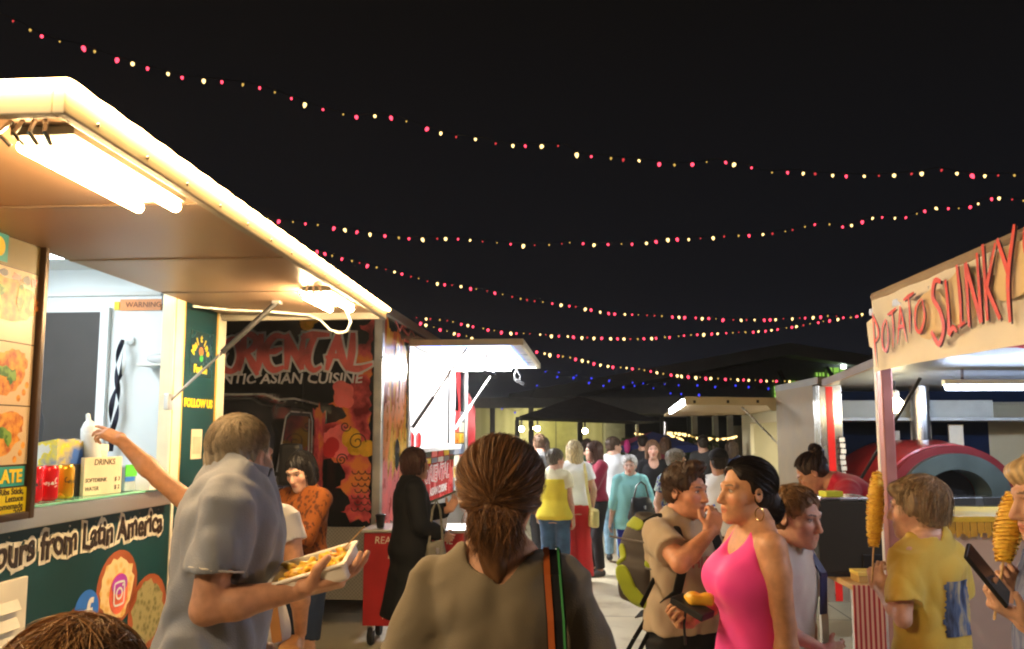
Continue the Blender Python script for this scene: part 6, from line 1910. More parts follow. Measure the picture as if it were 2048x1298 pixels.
    # lower garment
    if bottom:
        bk = bottom['kind']; e = bottom.get('e', .010); m = bottom['m']; L = Solid()
        hems = [g.get('hem', -.08) for g in (top if isinstance(top, list) else [top] if top else [])]
        wz = bottom.get('waist', .08)
        if hems and not bottom.get('over'): wz = min(wz, max(-.09, min(hems) + .05))
        def sect(z): return [float(np.interp(z * s, [a[0] for a in sec], [a[i] for a in sec])) for i in (1, 2, 3, 4)]
        if bk in ('pants', 'shorts', 'wide', 'capri'):
            hem = {'pants': .96, 'shorts': .0, 'wide': 1.03, 'capri': .55}[bk]
            zs = [z for z in np.linspace(-.12, wz, 7)]
            L.loft(pel, Mt if abs(lean) < .2 else rotm(tyaw, lean * .3, 0), [(z * s, *sect(z)[:2], sect(z)[2] + e, sect(z)[3] + e) for z in zs], .03)
            for sx in (1, -1):
                j = J[sx]; lk = 1 + fat * .6
                if bk == 'shorts':
                    h_ = bottom.get('hem', .95); b_ = j['hip'] + (j['K'] - j['hip']) * h_
                    L.cone(j['hip'] + (j['K'] - j['hip']) * .08, b_, (.088 * lk + .004) * s + e, (.066 * lk + .012) * s + e, .03)
                    L.cone(b_ + (j['hip'] - b_) * .12, b_ + (b_ - j['hip']) * .1, .058 * lk * s + e, .062 * lk * s + e, .004, 's')
                else:
                    w1 = .004 if bk != 'wide' else .045
                    L.cap(j['hip'] + (j['K'] - j['hip']) * .12, j['K'], .082 * s * lk + e, .058 * s * lk + e + w1 * s, .03)
                    b_ = j['K'] + (j['A'] - j['K']) * hem
                    L.cone(j['K'] + (j['hip'] - j['K']) * .05, b_, .058 * s * lk + e + w1 * s, (.046 if bk != 'wide' else .115) * s + e * 1.4, .02)
        elif bk == 'skirt':
            hz = bottom.get('hem', -.45); fl = bottom.get('flare', .05)
            zs = list(np.linspace(-.12, wz, 5))
            S_ = [(z * s, *sect(z)[:2], sect(z)[2] + e, sect(z)[3] + e) for z in zs]
            b_ = sect(-.12); S_.append((hz * s, b_[0], b_[1], b_[2] + e + fl * s, b_[3] + e + fl * 1.1 * s)); S_.append(((hz * .5 - .06) * s, b_[0], b_[1], b_[2] + e + fl * .6 * s, b_[3] + e + fl * .7 * s))
            L.loft(pel, rotm(tyaw, 0, 0), S_, .02)
        v, q = L.mesh(bottom.get('vox', vox * 1.0), wr=fo(bottom.get('fold', .006), .8, 1.6), smooth=2)
        to_object(bottom.get('name', 'trousers'), [(v, q)], m, o)
    # upper garment
    for g in (top if isinstance(top, list) else [top] if top else []):
        e = g.get('e', .014); hz = g.get('hem', -.08); m = g['m']; sl = g.get('sleeve', .5); G = Solid(); loose = g.get('loose', .0)
        se = g.get('se', e + .006)
        tz = g.get('top', .515)
        zs = sorted(set([max(hz, -.13)] + [z for z in (-.05, .04, .14, .24, .33, .40, .45, .48) if z > hz and z < tz] + [tz]))
        arr = np.array(sec); out = []
        wmax = max(float(np.interp(z * s, arr[:, 0], arr[:, 3])) for z in (.3, .35)); dmax = max(float(np.interp(z * s, arr[:, 0], arr[:, 4])) for z in (.3, .35))
        for z in zs:
            cx, cy, rx, ry = (float(np.interp(z * s, arr[:, 0], arr[:, i])) for i in (1, 2, 3, 4))
            ee = (e + .010 * max(0, min(1, (.06 - z) / .12))) if z < .42 else e * .75
            if z < .30:
                rx = max(rx, rx * (1 - loose) + wmax * loose); ry = max(ry, ry * (1 - loose) + dmax * loose)
            out.append((z * s, cx, cy, rx + ee, ry + ee))
        if hz < -.13:
            b_ = out[0]; fl = g.get('flare', .03)
            out.insert(0, (hz * s, b_[1], b_[2], b_[3] + fl * s, b_[4] + fl * s))
        G.loft(pel, Mt, out, .03)
        if bust:
            for sx in (-1, 1): G.ell(T(sx * .070, .085 + bust * .25, .295), V(.066 + bust * .3, .050 + bust, .066 + bust * .3) * s + e, Mt, .075)
        if sl > 0:
            for sx in (-1, 1): G.cap(T(sx * .03, -.02, .515), T(sx * shx * .82, -.01, .445), .036 * s + e * .7, .038 * s + e * .8, .04)
        for sd, sx in (('R', 1), ('L', -1)):
            j = J[sd]; S, E, W, k = j['S'], j['E'], j['W'], j['k']
            if sl <= 0: continue
            G.ell(S, V(.050, .050, .050) * s * k + e * .6, None, .03)
            if sl <= 1.0:
                b_ = S + (E - S) * sl
                r1 = (.048 * k) * s + se * .8; r2 = (.043 * k + g.get('sflare', .010)) * s + se
                G.cone(S, b_, r1, r2, .025)
                G.cone(b_ + (S - b_) * min(.10, .03 / max(sl, .1)), b_ + (b_ - S) * .1, r2 - .009, r2 - .007, .002, 's')
            else:
                G.cap(S, E, .052 * k * s + se, .042 * k * s + se, .025)
                b_ = E + (W - E) * (sl - 1.0)
                r2 = (.030 * k + g.get('sflare', .006)) * s + se
                G.cone(E - j['f'] * .01, b_, .043 * k * s + se, r2, .02)
                G.cone(b_ - j['f'] * .02, b_ + j['f'] * .03, r2 - .006, r2 - .004, .002, 's')
        nk = g.get('neck', .066)
        G.cap(nb - nd * .004, nb + nd * .2, nk * s, (nk + .045) * s, .008, 's')
        if g.get('scoop'):
            G.ell(T(0, .10, .50), V(.075 + .2 * g['scoop'] * .3, .09, g['scoop']) * s, Mt, .01, 's')
        if g.get('backscoop'):
            G.ell(T(0, -.10, .50), V(.075, .07, g['backscoop']) * s, Mt, .01, 's')
        if sl <= 0:     # arm holes of a sleeveless top
            for sd, sx in (('R', 1), ('L', -1)):
                G.ell(T(sx * (shx + .026), -.012, .42), V(.058, .078, .105) * s, Mt, .012, 's')
        if g.get('open'):
            G.rbox(T(0, .14, .1), V(g['open'], .09, .8) * s, Mt, .01, .01, 's')
        v, q = G.mesh(g.get('vox', vox * .9), wr=fo(g.get('fold', .007), g.get('fscale', 1.0)), smooth=2)
        to = to_object(g.get('name', 'shirt'), [(v, q)], m, o)
        if g.get('collar'):
            C = Solid(); r0 = nk * s
            C.cone(nb - nd * .010, nb + nd * g.get('ch', .030), r0 + .016, r0 + .006, .004); C.cone(nb - nd * .03, nb + nd * .09, r0 + .006, r0 - .004, .003, 's')
            if g.get('collar_open', True): C.rbox(nb + nd * .02 + Mt @ V(0, .10, 0), V(.018, .08, .06), Mt, .004, .003, 's')
            v, q = C.mesh(.004); to_object('collar', [(v, q)], g.get('cm', m), to)
        if g.get('band'):
            for sd in 'RL':
                j = J[sd]; b_ = j['S'] + (j['E'] - j['S']) * sl; u = unit(j['E'] - j['S']); r2 = (.043 * j['k'] + g.get('sflare', .010)) * s + se
                C = Solid(); C.cone(b_ - u * .014, b_ - u * .007, r2 + .0035, r2 + .0035, .001); C.cone(b_ - u * .03, b_ + u * .02, r2 - .004, r2 - .004, .001, 's')
                v, q = C.mesh(.0035); to_object('sleeve_band', [(v, q)], g['band'], to)
    # shoes
    if shoes is not None:
        ms = mat('shoe_%d_%d_%d' % tuple(int(c * 255) for c in shoes), shoes, .5, 0, .4, .1)
        for sx in (1, -1):
            j = J[sx]; A, Mf = j['A'], j['M']; F_ = Solid()
            F_.cap(A + Mf @ V(0, -.02, -.03) * s, A + Mf @ V(0, .135, -.055) * s, .043 * s, .032 * s, .02)
            F_.cap(A + Mf @ V(0, -.03, -.045) * s, A + Mf @ V(0, .11, -.055) * s, .040 * s, .037 * s, .02)
            F_.cut(A + V(0, 0, -.083) * s, Mf @ V(0, 0, -1)); F_.cut(A + V(0, 0, .015) * s, Mf @ V(0, 0, 1))
            v, q = F_.mesh(.007); to_object('shoe', [(v, q)], ms, o)
    o_info = dict(obj=o, J=J, hc=hc, Mh=Mh, s=s, T=T, Mt=Mt, nb=nb, Lw=Lw, hs=hs)
    return o_info

def wpt(info, p):
    """a place in a figure's own axes as a place in the scene"""
    return info['Lw'] @ Vector([float(a) for a in p])
# ------------------------------------------------------------------ people
SK = (.50, .27, .17); SKL = (.56, .33, .23); SKT = (.46, .23, .13)
m_jean = cloth('blue_denim', (.045, .10, .19), var=.3, scale=9); m_ljean = cloth('light_denim', (.20, .34, .46), var=.3, scale=9); m_blackjean = cloth('black_denim', (.018, .018, .02))
m_dark = cloth('dark_shorts', (.014, .014, .016)); m_navy = cloth('navy_cotton', (.012, .022, .05))
m_wht = cloth('white_cotton', (.74, .74, .72))
near = dict(vox=.008, hvox=.0038); mid = dict(vox=.010, hvox=.005); far = dict(vox=.013, hvox=.0065)
hair_mid = dict(n=420, w=.0035); hair_far = dict(n=220, w=.005)
X = lambda px, Y: (px - 1024) / 1600 * Y

# grey polo man with the food tray
polo_m = cloth('grey_polo', (.235, .255, .295), var=.06)
wr = at(602, 1178, 2.15)
polo = person('balding man in grey polo shirt turned away holding a food tray', X(430, 2.3), 2.3, R(-76), H=1.93, sex='m', fat=-.06, lean=.15, hs=.84, neck=(-.045, -.085), arm_s=.83, arm_r=.84,
    head=(R(-20), .05, 0), skin=(.54, .28, .17), beard=(.22, .12, .06), hair=dict(style='crop', c=(.33, .27, .19), vol=-.003, n=5500, w=.0008, var=.4),
    top=dict(m=polo_m, hem=-.16, sleeve=.66, se=.018, e=.022, loose=.35, collar=True, ch=.055, cm=polo_m, band=cloth('pale_piping', (.55, .53, .48)), fold=.019, fscale=1.25, neck=.064, sflare=.010),
    bottom=dict(kind='shorts', m=m_navy), arms=dict(R=dict(w=wr, hint=(.1, -.5, -1), d=(.1, 1, .22), n=(-.35, -.1, 1), curl=.30, thumb=.7, curls=[.30, .25, .25, .3])), seed=3, **near)

# woman reaching over the counter
tee_w = cloth('pale_tee', (.56, .56, .54))
wr2 = at(232, 872, 3.5)
reach = person('woman in pale tee reaching a long bare arm towards the trailer counter', X(503, 3.5), 3.5, R(14), H=1.70, sex='f',
    head=(R(40), 0, 0), skin=(.55, .28, .15), hair=dict(style='bob', c=(.20, .09, .03), **hair_mid),
    top=dict(m=tee_w, hem=-.14, sleeve=.38, loose=.4), bottom=dict(kind='skirt', m=cloth('grey_skirt', (.30, .28, .24)), hem=-.5),
    arms=dict(L=dict(w=wr2, hint=(-.2, -.3, -1), d=(-.62, .12, .30), n=(.15, .35, -.9), curl=.42, thumb=.6, curls=[.12, .35, .5, .6])), seed=4, **near)

# woman in the rust patterned blouse
rust = two_tone('rust_print_blouse', (.07, .02, .008), (.20, .056, .010), 'noise', 40, .85, .15, .15, axis=(1, 1, .6), lo=.40, hi=.47)
p3 = person('woman in rust patterned blouse and navy shorts looking down at her arm', X(613, 5.3), 5.3, R(152), H=1.63, sex='f', fat=.06,
    head=(R(158), .30, .05), skin=SKL, hair=dict(style='bob', long=.075, c=(.012, .010, .010), **hair_mid),
    top=dict(m=rust, hem=-.12, sleeve=1.35, e=.022, se=.022, loose=.55, fold=.008, sflare=.03), bottom=dict(kind='shorts', m=m_navy, hem=1.02),
    arms=dict(R=dict(w=(-.02, .25, 1.16), hint=(.9, -.5, -.5), d=(-1, .25, .2), n=(0, -1, .3), curl=.4), L=dict(w=(.03, .31, 1.20), hint=(-.9, -.5, -.6), d=(1, .15, .2), n=(.1, -1, 0), curl=.5)), seed=5, shoes=(.02, .02, .02), **mid)
b = Solid(); j = p3['J']['L']; b.cone(j['W'] - j['f'] * .035, j['W'] - j['f'] * .015, .034, .034, .002); b.rbox(j['W'] - j['f'] * .025 + V(0, .028, .0), (.016, .014, .018), None, .004, .004)
v_, q_ = b.mesh(.005); to_object('watch', [(v_, q_)], M_black, p3['obj'])

# woman in the long black coat
coat_m = cloth('black_coat', (.0045, .005, .006)); red_m = two_tone('red_floral_dress', (.30, .02, .02), (.5, .2, .12), 'noise', 30, .8, lo=.55, hi=.62)
p4 = person('woman in long black coat looking at the noodle truck hatch', X(826, 6.3), 6.3, R(-68), H=1.63, sex='f', fat=.05,
    head=(R(-62), -.02, 0), skin=(.44, .22, .13), hair=dict(style='bob', long=.045, c=(.045, .018, .012), vol=.004, **hair_mid),
    top=[dict(m=red_m, hem=-.45, sleeve=0, e=.012, flare=.03, name='dress'), dict(m=coat_m, hem=-.56, sleeve=1.9, e=.035, se=.026, loose=.7, flare=.08, open=.05, name='coat', fold=.009)],
    bottom=None, arms=dict(R=dict(w=(.16, .22, 1.02), hint=(.6, -1, -.2)), L=dict(w=(-.05, .34, 1.20), hint=(-.8, -.4, -.6), d=(0, .6, 1), n=(.6, -.6, 0), curl=.4)), seed=6, **mid)

# woman seen from behind in the middle
olive = cloth('olive_grey_tee', (.175, .145, .095), var=.08, bump=.2, bscale=320)
pony = person('woman seen from behind with tousled half up ponytail and olive tee', X(1000, 1.95), 1.95, R(-4), H=1.715, sex='f', fat=.05, sw=.97,
    head=(R(-8), .0, .02), skin=(.52, .27, .15), hair=dict(style='pony', c=(.17, .078, .028), n=9500, w=.0009, vol=.010, var=.75, vox=.004, mess=.075, tail=.055),
    top=dict(m=olive, hem=-.18, sleeve=.72, e=.018, se=.022, loose=.5, neck=.085, fold=.016, fscale=.9, sflare=.018, vox=.006), bottom=dict(kind='pants', m=m_jean), seed=8, **near)

# far group
person('man with reddish face just showing over the shoulder of the middle woman', X(1080, 11.5), 11.5, R(70), H=1.74, sex='m', skin=(.55, .28, .2), hair=dict(style='short', c=(.12, .07, .04), **hair_far),
    top=dict(m=cloth('grey_shirt', (.25, .25, .25))), bottom=dict(kind='pants', m=m_dark), seed=9, **far)
yv = cloth('yellow_vest', (.74, .62, .06), sheen=.05)
p7 = person('grey haired woman in white tee with yellow vest and cropped jeans', X(1108, 9.2), 9.2, R(-18), H=1.57, sex='f', fat=.12,
    head=(R(-62), 0, 0), skin=SKL, hair=dict(style='short', c=(.17, .15, .12), vol=.006, **hair_far),
    top=[dict(m=cloth('lemon_tee', (.78, .74, .50)), hem=-.05, sleeve=.55, loose=.5), dict(m=yv, hem=-.09, sleeve=0, e=.024, loose=.6, name='vest', top=.40)], bottom=dict(kind='capri', m=m_jean, e=.014),
    arms=dict(R=dict(w=(.23, .02, .80), curl=.4)), seed=10, **far)
p8 = person('blonde woman in white tee and wide red trousers with yellow shoulder strap', X(1148, 9.7), 9.7, R(12), H=1.66, sex='f',
    head=(R(20), 0, 0), skin=SKL, hair=dict(style='long', long=.10, c=(.50, .40, .22), vol=.004, **hair_far),
    top=dict(m=m_wht, hem=-.02, sleeve=.6, loose=.5), bottom=dict(kind='wide', m=cloth('red_trousers', (.52, .022, .022)), waist=.1, over=True), seed=11, **far)
p9 = person('woman in burgundy cardigan and black jeans with long brown hair, arms folded', X(1190, 10.2), 10.2, R(112), H=1.65, sex='f',
    head=(R(95), 0, 0), skin=SKL, hair=dict(style='long', long=.22, c=(.07, .03, .018), vol=.003, **hair_far),
    top=[dict(m=cloth('black_top', (.012, .012, .014)), hem=-.02, sleeve=0, e=.010, name='top'), dict(m=cloth('burgundy_knit', (.20, .012, .035)), hem=.0, sleeve=1.85, e=.022, loose=.3, open=.05, name='cardigan')],
    bottom=dict(kind='pants', m=m_blackjean), arms=dict(R=dict(w=(-.04, .24, 1.10), hint=(1, -.4, -.6), d=(-1, .1, .1), n=(0, -1, 0)), L=dict(w=(.04, .27, 1.14), hint=(-1, -.4, -.6), d=(1, .1, .1), n=(0, -1, 0))), seed=12, **far)
p10 = person('man in white shirt and light jeans walking away down the lane', X(1224, 11.0), 11.0, R(-12), H=1.70, sex='m', head=(R(-70), 0, 0), skin=SKL,
    hair=dict(style='short', c=(.06, .035, .02), **hair_far), top=dict(m=cloth('white_shirt', (.62, .64, .66)), hem=-.16, sleeve=1.8, loose=.7), bottom=dict(kind='pants', m=m_ljean),
    feet=((.12, -.26, -.2, .06), (-.08, .22, .1, 0)), shoes=(.015, .014, .014), seed=13, **far)
aq = two_tone('aqua_blouse', (.22, .58, .62), (.30, .66, .68), 'check', 70, .85)
p11 = person('elderly woman in aqua blouse and royal blue trousers walking towards us', X(1258, 9.2), 9.2, R(170), H=1.50, sex='f', fat=.08, head=(R(166), 0, 0), skin=(.60, .38, .30),
    hair=dict(style='short', c=(.58, .58, .57), vol=.005, **hair_far), top=dict(m=aq, hem=-.17, sleeve=1.45, loose=.8, e=.024, se=.024, collar=True, name='blouse'), bottom=dict(kind='pants', m=cloth('royal_blue', (.02, .035, .30))),
    arms=dict(R=dict(w=(.26, .05, .84)), L=dict(w=(-.16, .22, .98), hint=(-.8, -.8, 0), d=(.6, .6, -.1))), feet=((.09, .14, -.1), (-.08, -.18, .1, .03)), brow=(.3, .28, .27), seed=14, shoes=(.10, .05, .03), **far)
p12 = person('woman in black top with brown hair walking behind the aqua blouse', X(1303, 10.9), 10.9, R(180), H=1.66, sex='f', head=(R(176), 0, 0), skin=(.56, .32, .24),
    hair=dict(style='long', long=.12, c=(.16, .08, .04), **hair_far), top=dict(m=cloth('black_blouse', (.012, .012, .015)), sleeve=.5, scoop=.13), bottom=dict(kind='pants', m=m_dark), seed=15, **far)
pat = two_tone('blue_green_print', (.03, .05, .20), (.42, .50, .56), 'noise', 24, .8, lo=.45, hi=.52, c3=(.16, .30, .08))
p13 = person('grey haired woman in blue and green patterned top beside the schoolboy', X(1346, 8.5), 8.5, R(-148), H=1.58, sex='f', fat=.15, head=(R(-100), 0, 0), skin=(.58, .35, .26),
    hair=dict(style='short', c=(.34, .33, .30), vol=.005, **hair_far), top=dict(m=pat, hem=-.14, sleeve=.6, loose=.7, scoop=.12), bottom=dict(kind='pants', m=m_navy), seed=16, **far)
p21 = person('person in black cap and white shirt mostly hidden behind the pink singlet', X(1436, 7.6), 7.6, R(120), H=1.60, sex='m', skin=SKT, hair=dict(style='short', c=(.02, .015, .012), **hair_far),
    top=dict(m=m_wht, sleeve=.6, loose=.5), bottom=dict(kind='pants', m=m_dark), seed=17, **far)

for px_, Y_, nm_, hc_, rz_ in ((1088, 14.0, 'distant person in grey jumper near the left wall lamps', (.10, .07, .05), 30), (1172, 14.5, 'distant person in dark green jacket between the hair of the two women', (.05, .03, .02), -40),
        (1284, 14.5, 'distant person in dark jacket behind the elderly woman in aqua', (.03, .02, .015), 160), (1328, 14.0, 'distant person in maroon top behind the patterned blouse', (.12, .06, .03), 190), (1404, 13.0, 'distant person in charcoal top before the pale verandah posts', (.04, .03, .02), 150), (1462, 12.0, 'distant person in navy top beside the cream trailer', (.08, .05, .03), 120)):
    k_ = int(px_) % 5
    person(nm_, X(px_, Y_), Y_, R(rz_), H=1.60 + .03 * k_, sex='fm'[k_ % 2], skin=SKL, hair=dict(style=('long', 'short', 'bob')[k_ % 3], c=hc_, long=.12, **hair_far),
        top=dict(m=cloth('far_top_%d' % px_, {1088: (.22, .22, .22), 1172: (.02, .07, .04), 1284: (.03, .03, .035), 1328: (.14, .02, .03), 1404: (.05, .05, .05), 1462: (.02, .03, .08)}[px_]), hem=-.14, sleeve=1.7, loose=.5), bottom=dict(kind='pants', m=m_dark), seed=40 + k_, vox=.016, hvox=.008)
# boy with backpack
tan = cloth('tan_tee', (.36, .285, .20), var=.08)
mo = Vector((X(1368, 3.85) + .065, 3.70, 1.42))
boy = person('teenage boy in tan tee with dark and lime backpack, hand at his mouth', X(1354, 3.85), 3.85, R(-150), H=1.595, sex='m', sw=.86, lean=.03,
    head=(R(-138), .0, 0), skin=(.50, .23, .13), hair=dict(style='quiff', c=(.055, .03, .018), n=900, w=.0025, vol=.004), hs=1.04,
    top=dict(m=tan, hem=-.045, sleeve=.68, e=.022, se=.026, loose=.5, fold=.014), bottom=dict(kind='shorts', m=m_dark, hem=1.0, e=.018, waist=.03),
    arms=dict(R=dict(w=mo + Vector((.00, -.05, -.105)), hint=(1.3, .1, -.8), d=(-.25, .15, 1), n=(-.3, -1, .1), curl=.85, thumb=.5), L=dict(w=(-.2, .2, .95))), seed=18, **near)
b_ = boy['hc'] + boy['Mh'] @ V(.012, .118, -.066)
bl = thing('blue_whistle', 'small blue pen cap held to the lips of the schoolboy', 'pen', wpt(boy, b_), 0)
MB().tube([(0, 0, 0), (.012, -.012, .012)], .008, 8).tube([(.012, -.012, .012), (.03, -.03, .02)], .005, 8).build('pen_body', M_blue, bl)
F_ = plane_frame((0, 0, 0), (1, 0, 0), (0, 0, 1))
pr = text('chest_print', 'ATHLETIC', .07, lambda p: Vector([float(a) for a in boy['T'](-p[0] * .95, .150 + .004 - (p[0] ** 2) * 1.9, .30 + p[1])]), mat('faded_red_print', (.42, .10, .08), .8), boy['obj'], 'CENTER', .001, .002)

# woman in the pink singlet
pinkm = cloth('pink_singlet', (.90, .07, .36), rough=.6, var=.05, bump=.12, bscale=400, sheen=.1)
pw = at(1380, 1240, 3.10)
pink = person('woman in bright pink singlet with dark hair in a low bun and hoop earring', X(1493, 3.1), 3.1, R(99), H=1.645, sex='f', bust=.030, fat=.07,
    head=(R(104), -.06, 0), skin=(.52, .265, .14), hair=dict(style='bun', c=(.012, .008, .007), n=1800, w=.0018, var=.5, vol=.004), lean=-.02,
    top=dict(m=pinkm, hem=-.17, sleeve=0, e=.008, scoop=.112, backscoop=.10, fold=.004, neck=.074, name='singlet'), bottom=dict(kind='pants', m=m_dark),
    arms=dict(L=dict(w=(-.22, -.03, .80), hint=(-.3, -1, 0)), R=dict(w=pw, hint=(1, -.6, -.6), d=(-.35, 1, .1), n=(-.6, .1, .8), curl=.6, thumb=.7)), seed=20, **near)
e_ = pink['hc'] + pink['Mh'] @ V(-.084, -.008, -.048)
MB().tube([(float(e_[0]), float(e_[1]) + .017 * math.sin(k * .449), float(e_[2]) - .020 + .024 * math.cos(k * .449)) for k in range(15)], .0022, 6).build('earring', mat('gold', (.75, .45, .12), .25, .9), pink['obj'])

# blurry boy behind her
gt = cloth('stone_tee', (.52, .47, .40))
p16 = person('boy with light brown hair and stone tee behind the pink singlet', X(1543, 3.45), 3.45, R(-135), H=1.52, sex='c', hs=1.08, lean=.12, head=(R(-142), .1, 0), skin=(.52, .29, .19),
    hair=dict(style='short', c=(.22, .12, .05), n=700, w=.0028), top=dict(m=gt, hem=-.14, sleeve=.7, e=.022, se=.03, loose=.8), bottom=dict(kind='shorts', m=m_dark, hem=1.0),
    arms=dict(R=dict(w=(.05, .25, 1.0), d=(-1, .3, 0), n=(0, -1, 0)), L=dict(w=(-.26, .05, .82))), seed=21, **mid)
# red shirt bending over the table
rs_ = cloth('red_tee', (.50, .018, .045))
p17 = person('person in red tee with dark curly topknot bending over the striped table', X(1778, 5.35), 5.35, R(84), H=1.70, sex='m', lean=.92, z0=.17, head=(R(72), .55, 0), skin=(.42, .20, .11),
    hair=dict(style='twist', c=(.035, .018, .010), n=500, w=.004), top=dict(m=rs_, hem=-.16, sleeve=.7, e=.022, loose=.6), bottom=dict(kind='pants', m=m_dark),
    arms=dict(L=dict(w=(-.17, .52, 1.02), hint=(-.6, -.2, .2), d=(.2, .8, -.2)), R=dict(w=(.15, .55, 1.05), hint=(.6, -.2, .2), d=(-.2, .8, -.1))), seed=22, **mid)

# boy in the mustard tee
must = cloth('mustard_tee', (.54, .38, .06), var=.07)
h1 = at(1752, 1128, 3.44); h2 = at(1784, 1118, 3.54)
ybo = person('boy in mustard tee seen from behind raising a long potato twist', X(1838, 3.35), 3.35, R(22), H=1.55, sw=.94, sex='c', hs=1.12, head=(R(50), .02, 0), skin=(.55, .32, .21),
    hair=dict(style='mop', c=(.27, .19, .10), n=2600, w=.0018, var=.5), top=dict(m=must, hem=-.19, sleeve=.78, e=.020, se=.026, loose=.7, fold=.017, sflare=.014, vox=.006), bottom=dict(kind='shorts', m=m_dark, hem=1.0),
    arms=dict(L=dict(w=h1 + Vector((.0, -.01, -.09)), hint=(-.4, -.2, -1), d=(.15, .35, 1), n=(.8, .3, .0), curl=.55, thumb=.6), R=dict(w=h2 + Vector((.07, .02, -.09)), hint=(.4, -.4, -1), d=(-.45, .2, .7), n=(-.6, .5, .2), curl=.6, thumb=.5)), seed=23, **near)
# faded picture on his back
def back_print():
    dg = bpy.context.evaluated_depsgraph_get(); dg.update()
    sh = [c for c in ybo['obj'].children if c.name.startswith('shirt')][0]
    from mathutils.bvhtree import BVHTree
    bv = BVHTree.FromPolygons([v.co[:] for v in sh.data.vertices], [p_.vertices[:] for p_ in sh.data.polygons])
    T = ybo['T']; vs = []; nu, nw = 22, 30; ok = []
    for i in range(nu + 1):
        for k in range(nw + 1):
            u = -.05 + .155 * i / nu; w = .10 + .235 * k / nw
            u += .006 * math.sin(k * 2.7 + k * k) * (1 if i in (0, nu) else 0)
            o_ = Vector([float(a) for a in T(u, -.45, w)]); d_ = Vector([float(a) for a in (ybo['Mt'] @ V(0, 1, 0))])
            h_ = bv.ray_cast(o_, d_)
            p_ = h_[0] - d_ * .003 if h_[0] is not None else o_ + d_ * .3
            vs.append(p_)
    fs = [(i * (nw + 1) + k, i * (nw + 1) + k + 1, (i + 1) * (nw + 1) + k + 1, (i + 1) * (nw + 1) + k) for i in range(nu) for k in range(nw)]
    mb = MB(); mb.add(vs, fs, True); mb.build('back_print', two_tone('faded_blue_print', (.03, .035, .05), (.09, .13, .22), 'noise', 14, .9, .1, axis=(1.6, 1.6, .45), lo=.40, hi=.52, c3=(.44, .36, .18)), sh)
back_print()
sb = thing('added_step_box', 'added wooden step box under the feet of the person in the red tee', 'step', (X(1778, 5.35), 5.35, 0), 0)  # unseen box, added so the raised figure has footing
MB().b2((-.35, -.3, .13), (.35, .3, .165), .004).build('tread', M_wood, sb)
for sx_ in (-.3, .3): MB().b2((sx_ - .03, -.28, 0), (sx_ + .03, .28, .13)).build('leg', M_wood, sb)
assumed_flood = thing('flood_lamp', 'assumed warm flood lamp on a tall stand beside the near end of the trailer', 'lamp', (-2.05, .15, 0), R(-75))  # assumed lamp out of view, added for warm light on the middle woman's back
MB().tube([(0, 0, 0), (0, 0, 2.75)], .025, 8).build('pole', M_black, assumed_flood)
MB().lathe([(.3, 0), (.3, .02), (.03, .05)], (0, 0, 0), 16).build('base', M_black, assumed_flood)
MB().box((0, .06, 2.85), (.36, .10, .26), None, .01).build('lamp_body', M_black, assumed_flood)
MB().box((0, .115, 2.85), (.32, .008, .22)).build('lamp_glass', glow('assumed_flood_glass', (1, .70, .40), 80), assumed_flood)

# woman at the right edge
bd = two_tone('blue_grey_knit', (.13, .16, .28), (.20, .23, .36), 'noise', 60, .85, .15, .1, axis=(1, 1, .2))
ph = at(1990, 1190, 2.02)
edge = person('woman with short blonde hair in blue grey dress at the right edge holding a phone', X(2120, 2.2), 2.2, R(82), H=1.70, sex='f', fat=.08, head=(R(84), .1, 0), skin=(.58, .33, .22),
    hair=dict(style='mop', c=(.58, .42, .22), n=2200, w=.002, var=.4), top=dict(m=bd, hem=-.45, sleeve=.72, e=.020, se=.026, loose=.5, flare=.06, name='dress', fold=.009), bottom=None,
    arms=dict(L=dict(w=ph + Vector((.06, -.02, -.06)), hint=(-.3, -1, -.3), d=(.1, .8, .5), n=(.1, -.5, 1), curl=.5, thumb=.7), R=dict(w=at(2020, 1150, 2.35) + Vector((.03, 0, -.06)), hint=(.4, -1, -.3), d=(-.1, .6, .8), n=(-.7, .3, 0), curl=.6)), seed=24, **near)

# kitchen people
p20 = person('pizza cook in dark navy shirt bent beside the red oven', 3.86, 7.45, R(100), H=1.60, sex='m', lean=.25, head=(R(110), .3, 0), skin=SKL, hair=dict(style='short', c=(.10, .06, .04), **hair_far),
    top=dict(m=m_navy, sleeve=.7, loose=.4), bottom=dict(kind='pants', m=m_dark), arms=dict(L=dict(w=(-.1, .5, 1.0), d=(0, 1, 0))), seed=25, z0=.0, **far)
tk = T2_mat @ Vector((-.62, 8.86, 0))
p22 = person('noodle cook in black cap inside the brightly lit hatch', tk.x, tk.y, R(-70), H=1.60, sex='m', skin=SKL, hair=dict(style='crop', c=(.02, .015, .01), **hair_far),
    top=dict(m=m_wht, sleeve=.7, loose=.4), bottom=dict(kind='pants', m=m_dark), seed=26, z0=.82, **far)
p23 = person('vendor in navy long sleeved shirt hidden behind the menu board', X(28, 4.15), 4.15, R(-80), H=1.66, sex='m', skin=SKT, hair=dict(style='short', c=(.02, .015, .01), **hair_far),
    top=dict(m=m_navy, sleeve=1.5, loose=.4), bottom=dict(kind='pants', m=m_dark), arms=dict(R=dict(w=(.12, .30, 1.02), d=(0, 1, 0))), seed=27, z0=.55, **far)
# brown haired head in the near left corner
fgh = person('brown haired woman whose head fills the near left corner', X(160, 1.0), 1.0, R(8), H=1.50, sex='f', skin=SK,
    hair=dict(style='long', long=.18, c=(.32, .16, .055), n=8000, w=.0011, vol=.012, var=.42), top=dict(m=cloth('plum_tee', (.08, .03, .05)), hem=-.12), bottom=dict(kind='pants', m=m_jean), seed=28, head=(R(8), .1, 0), **near)

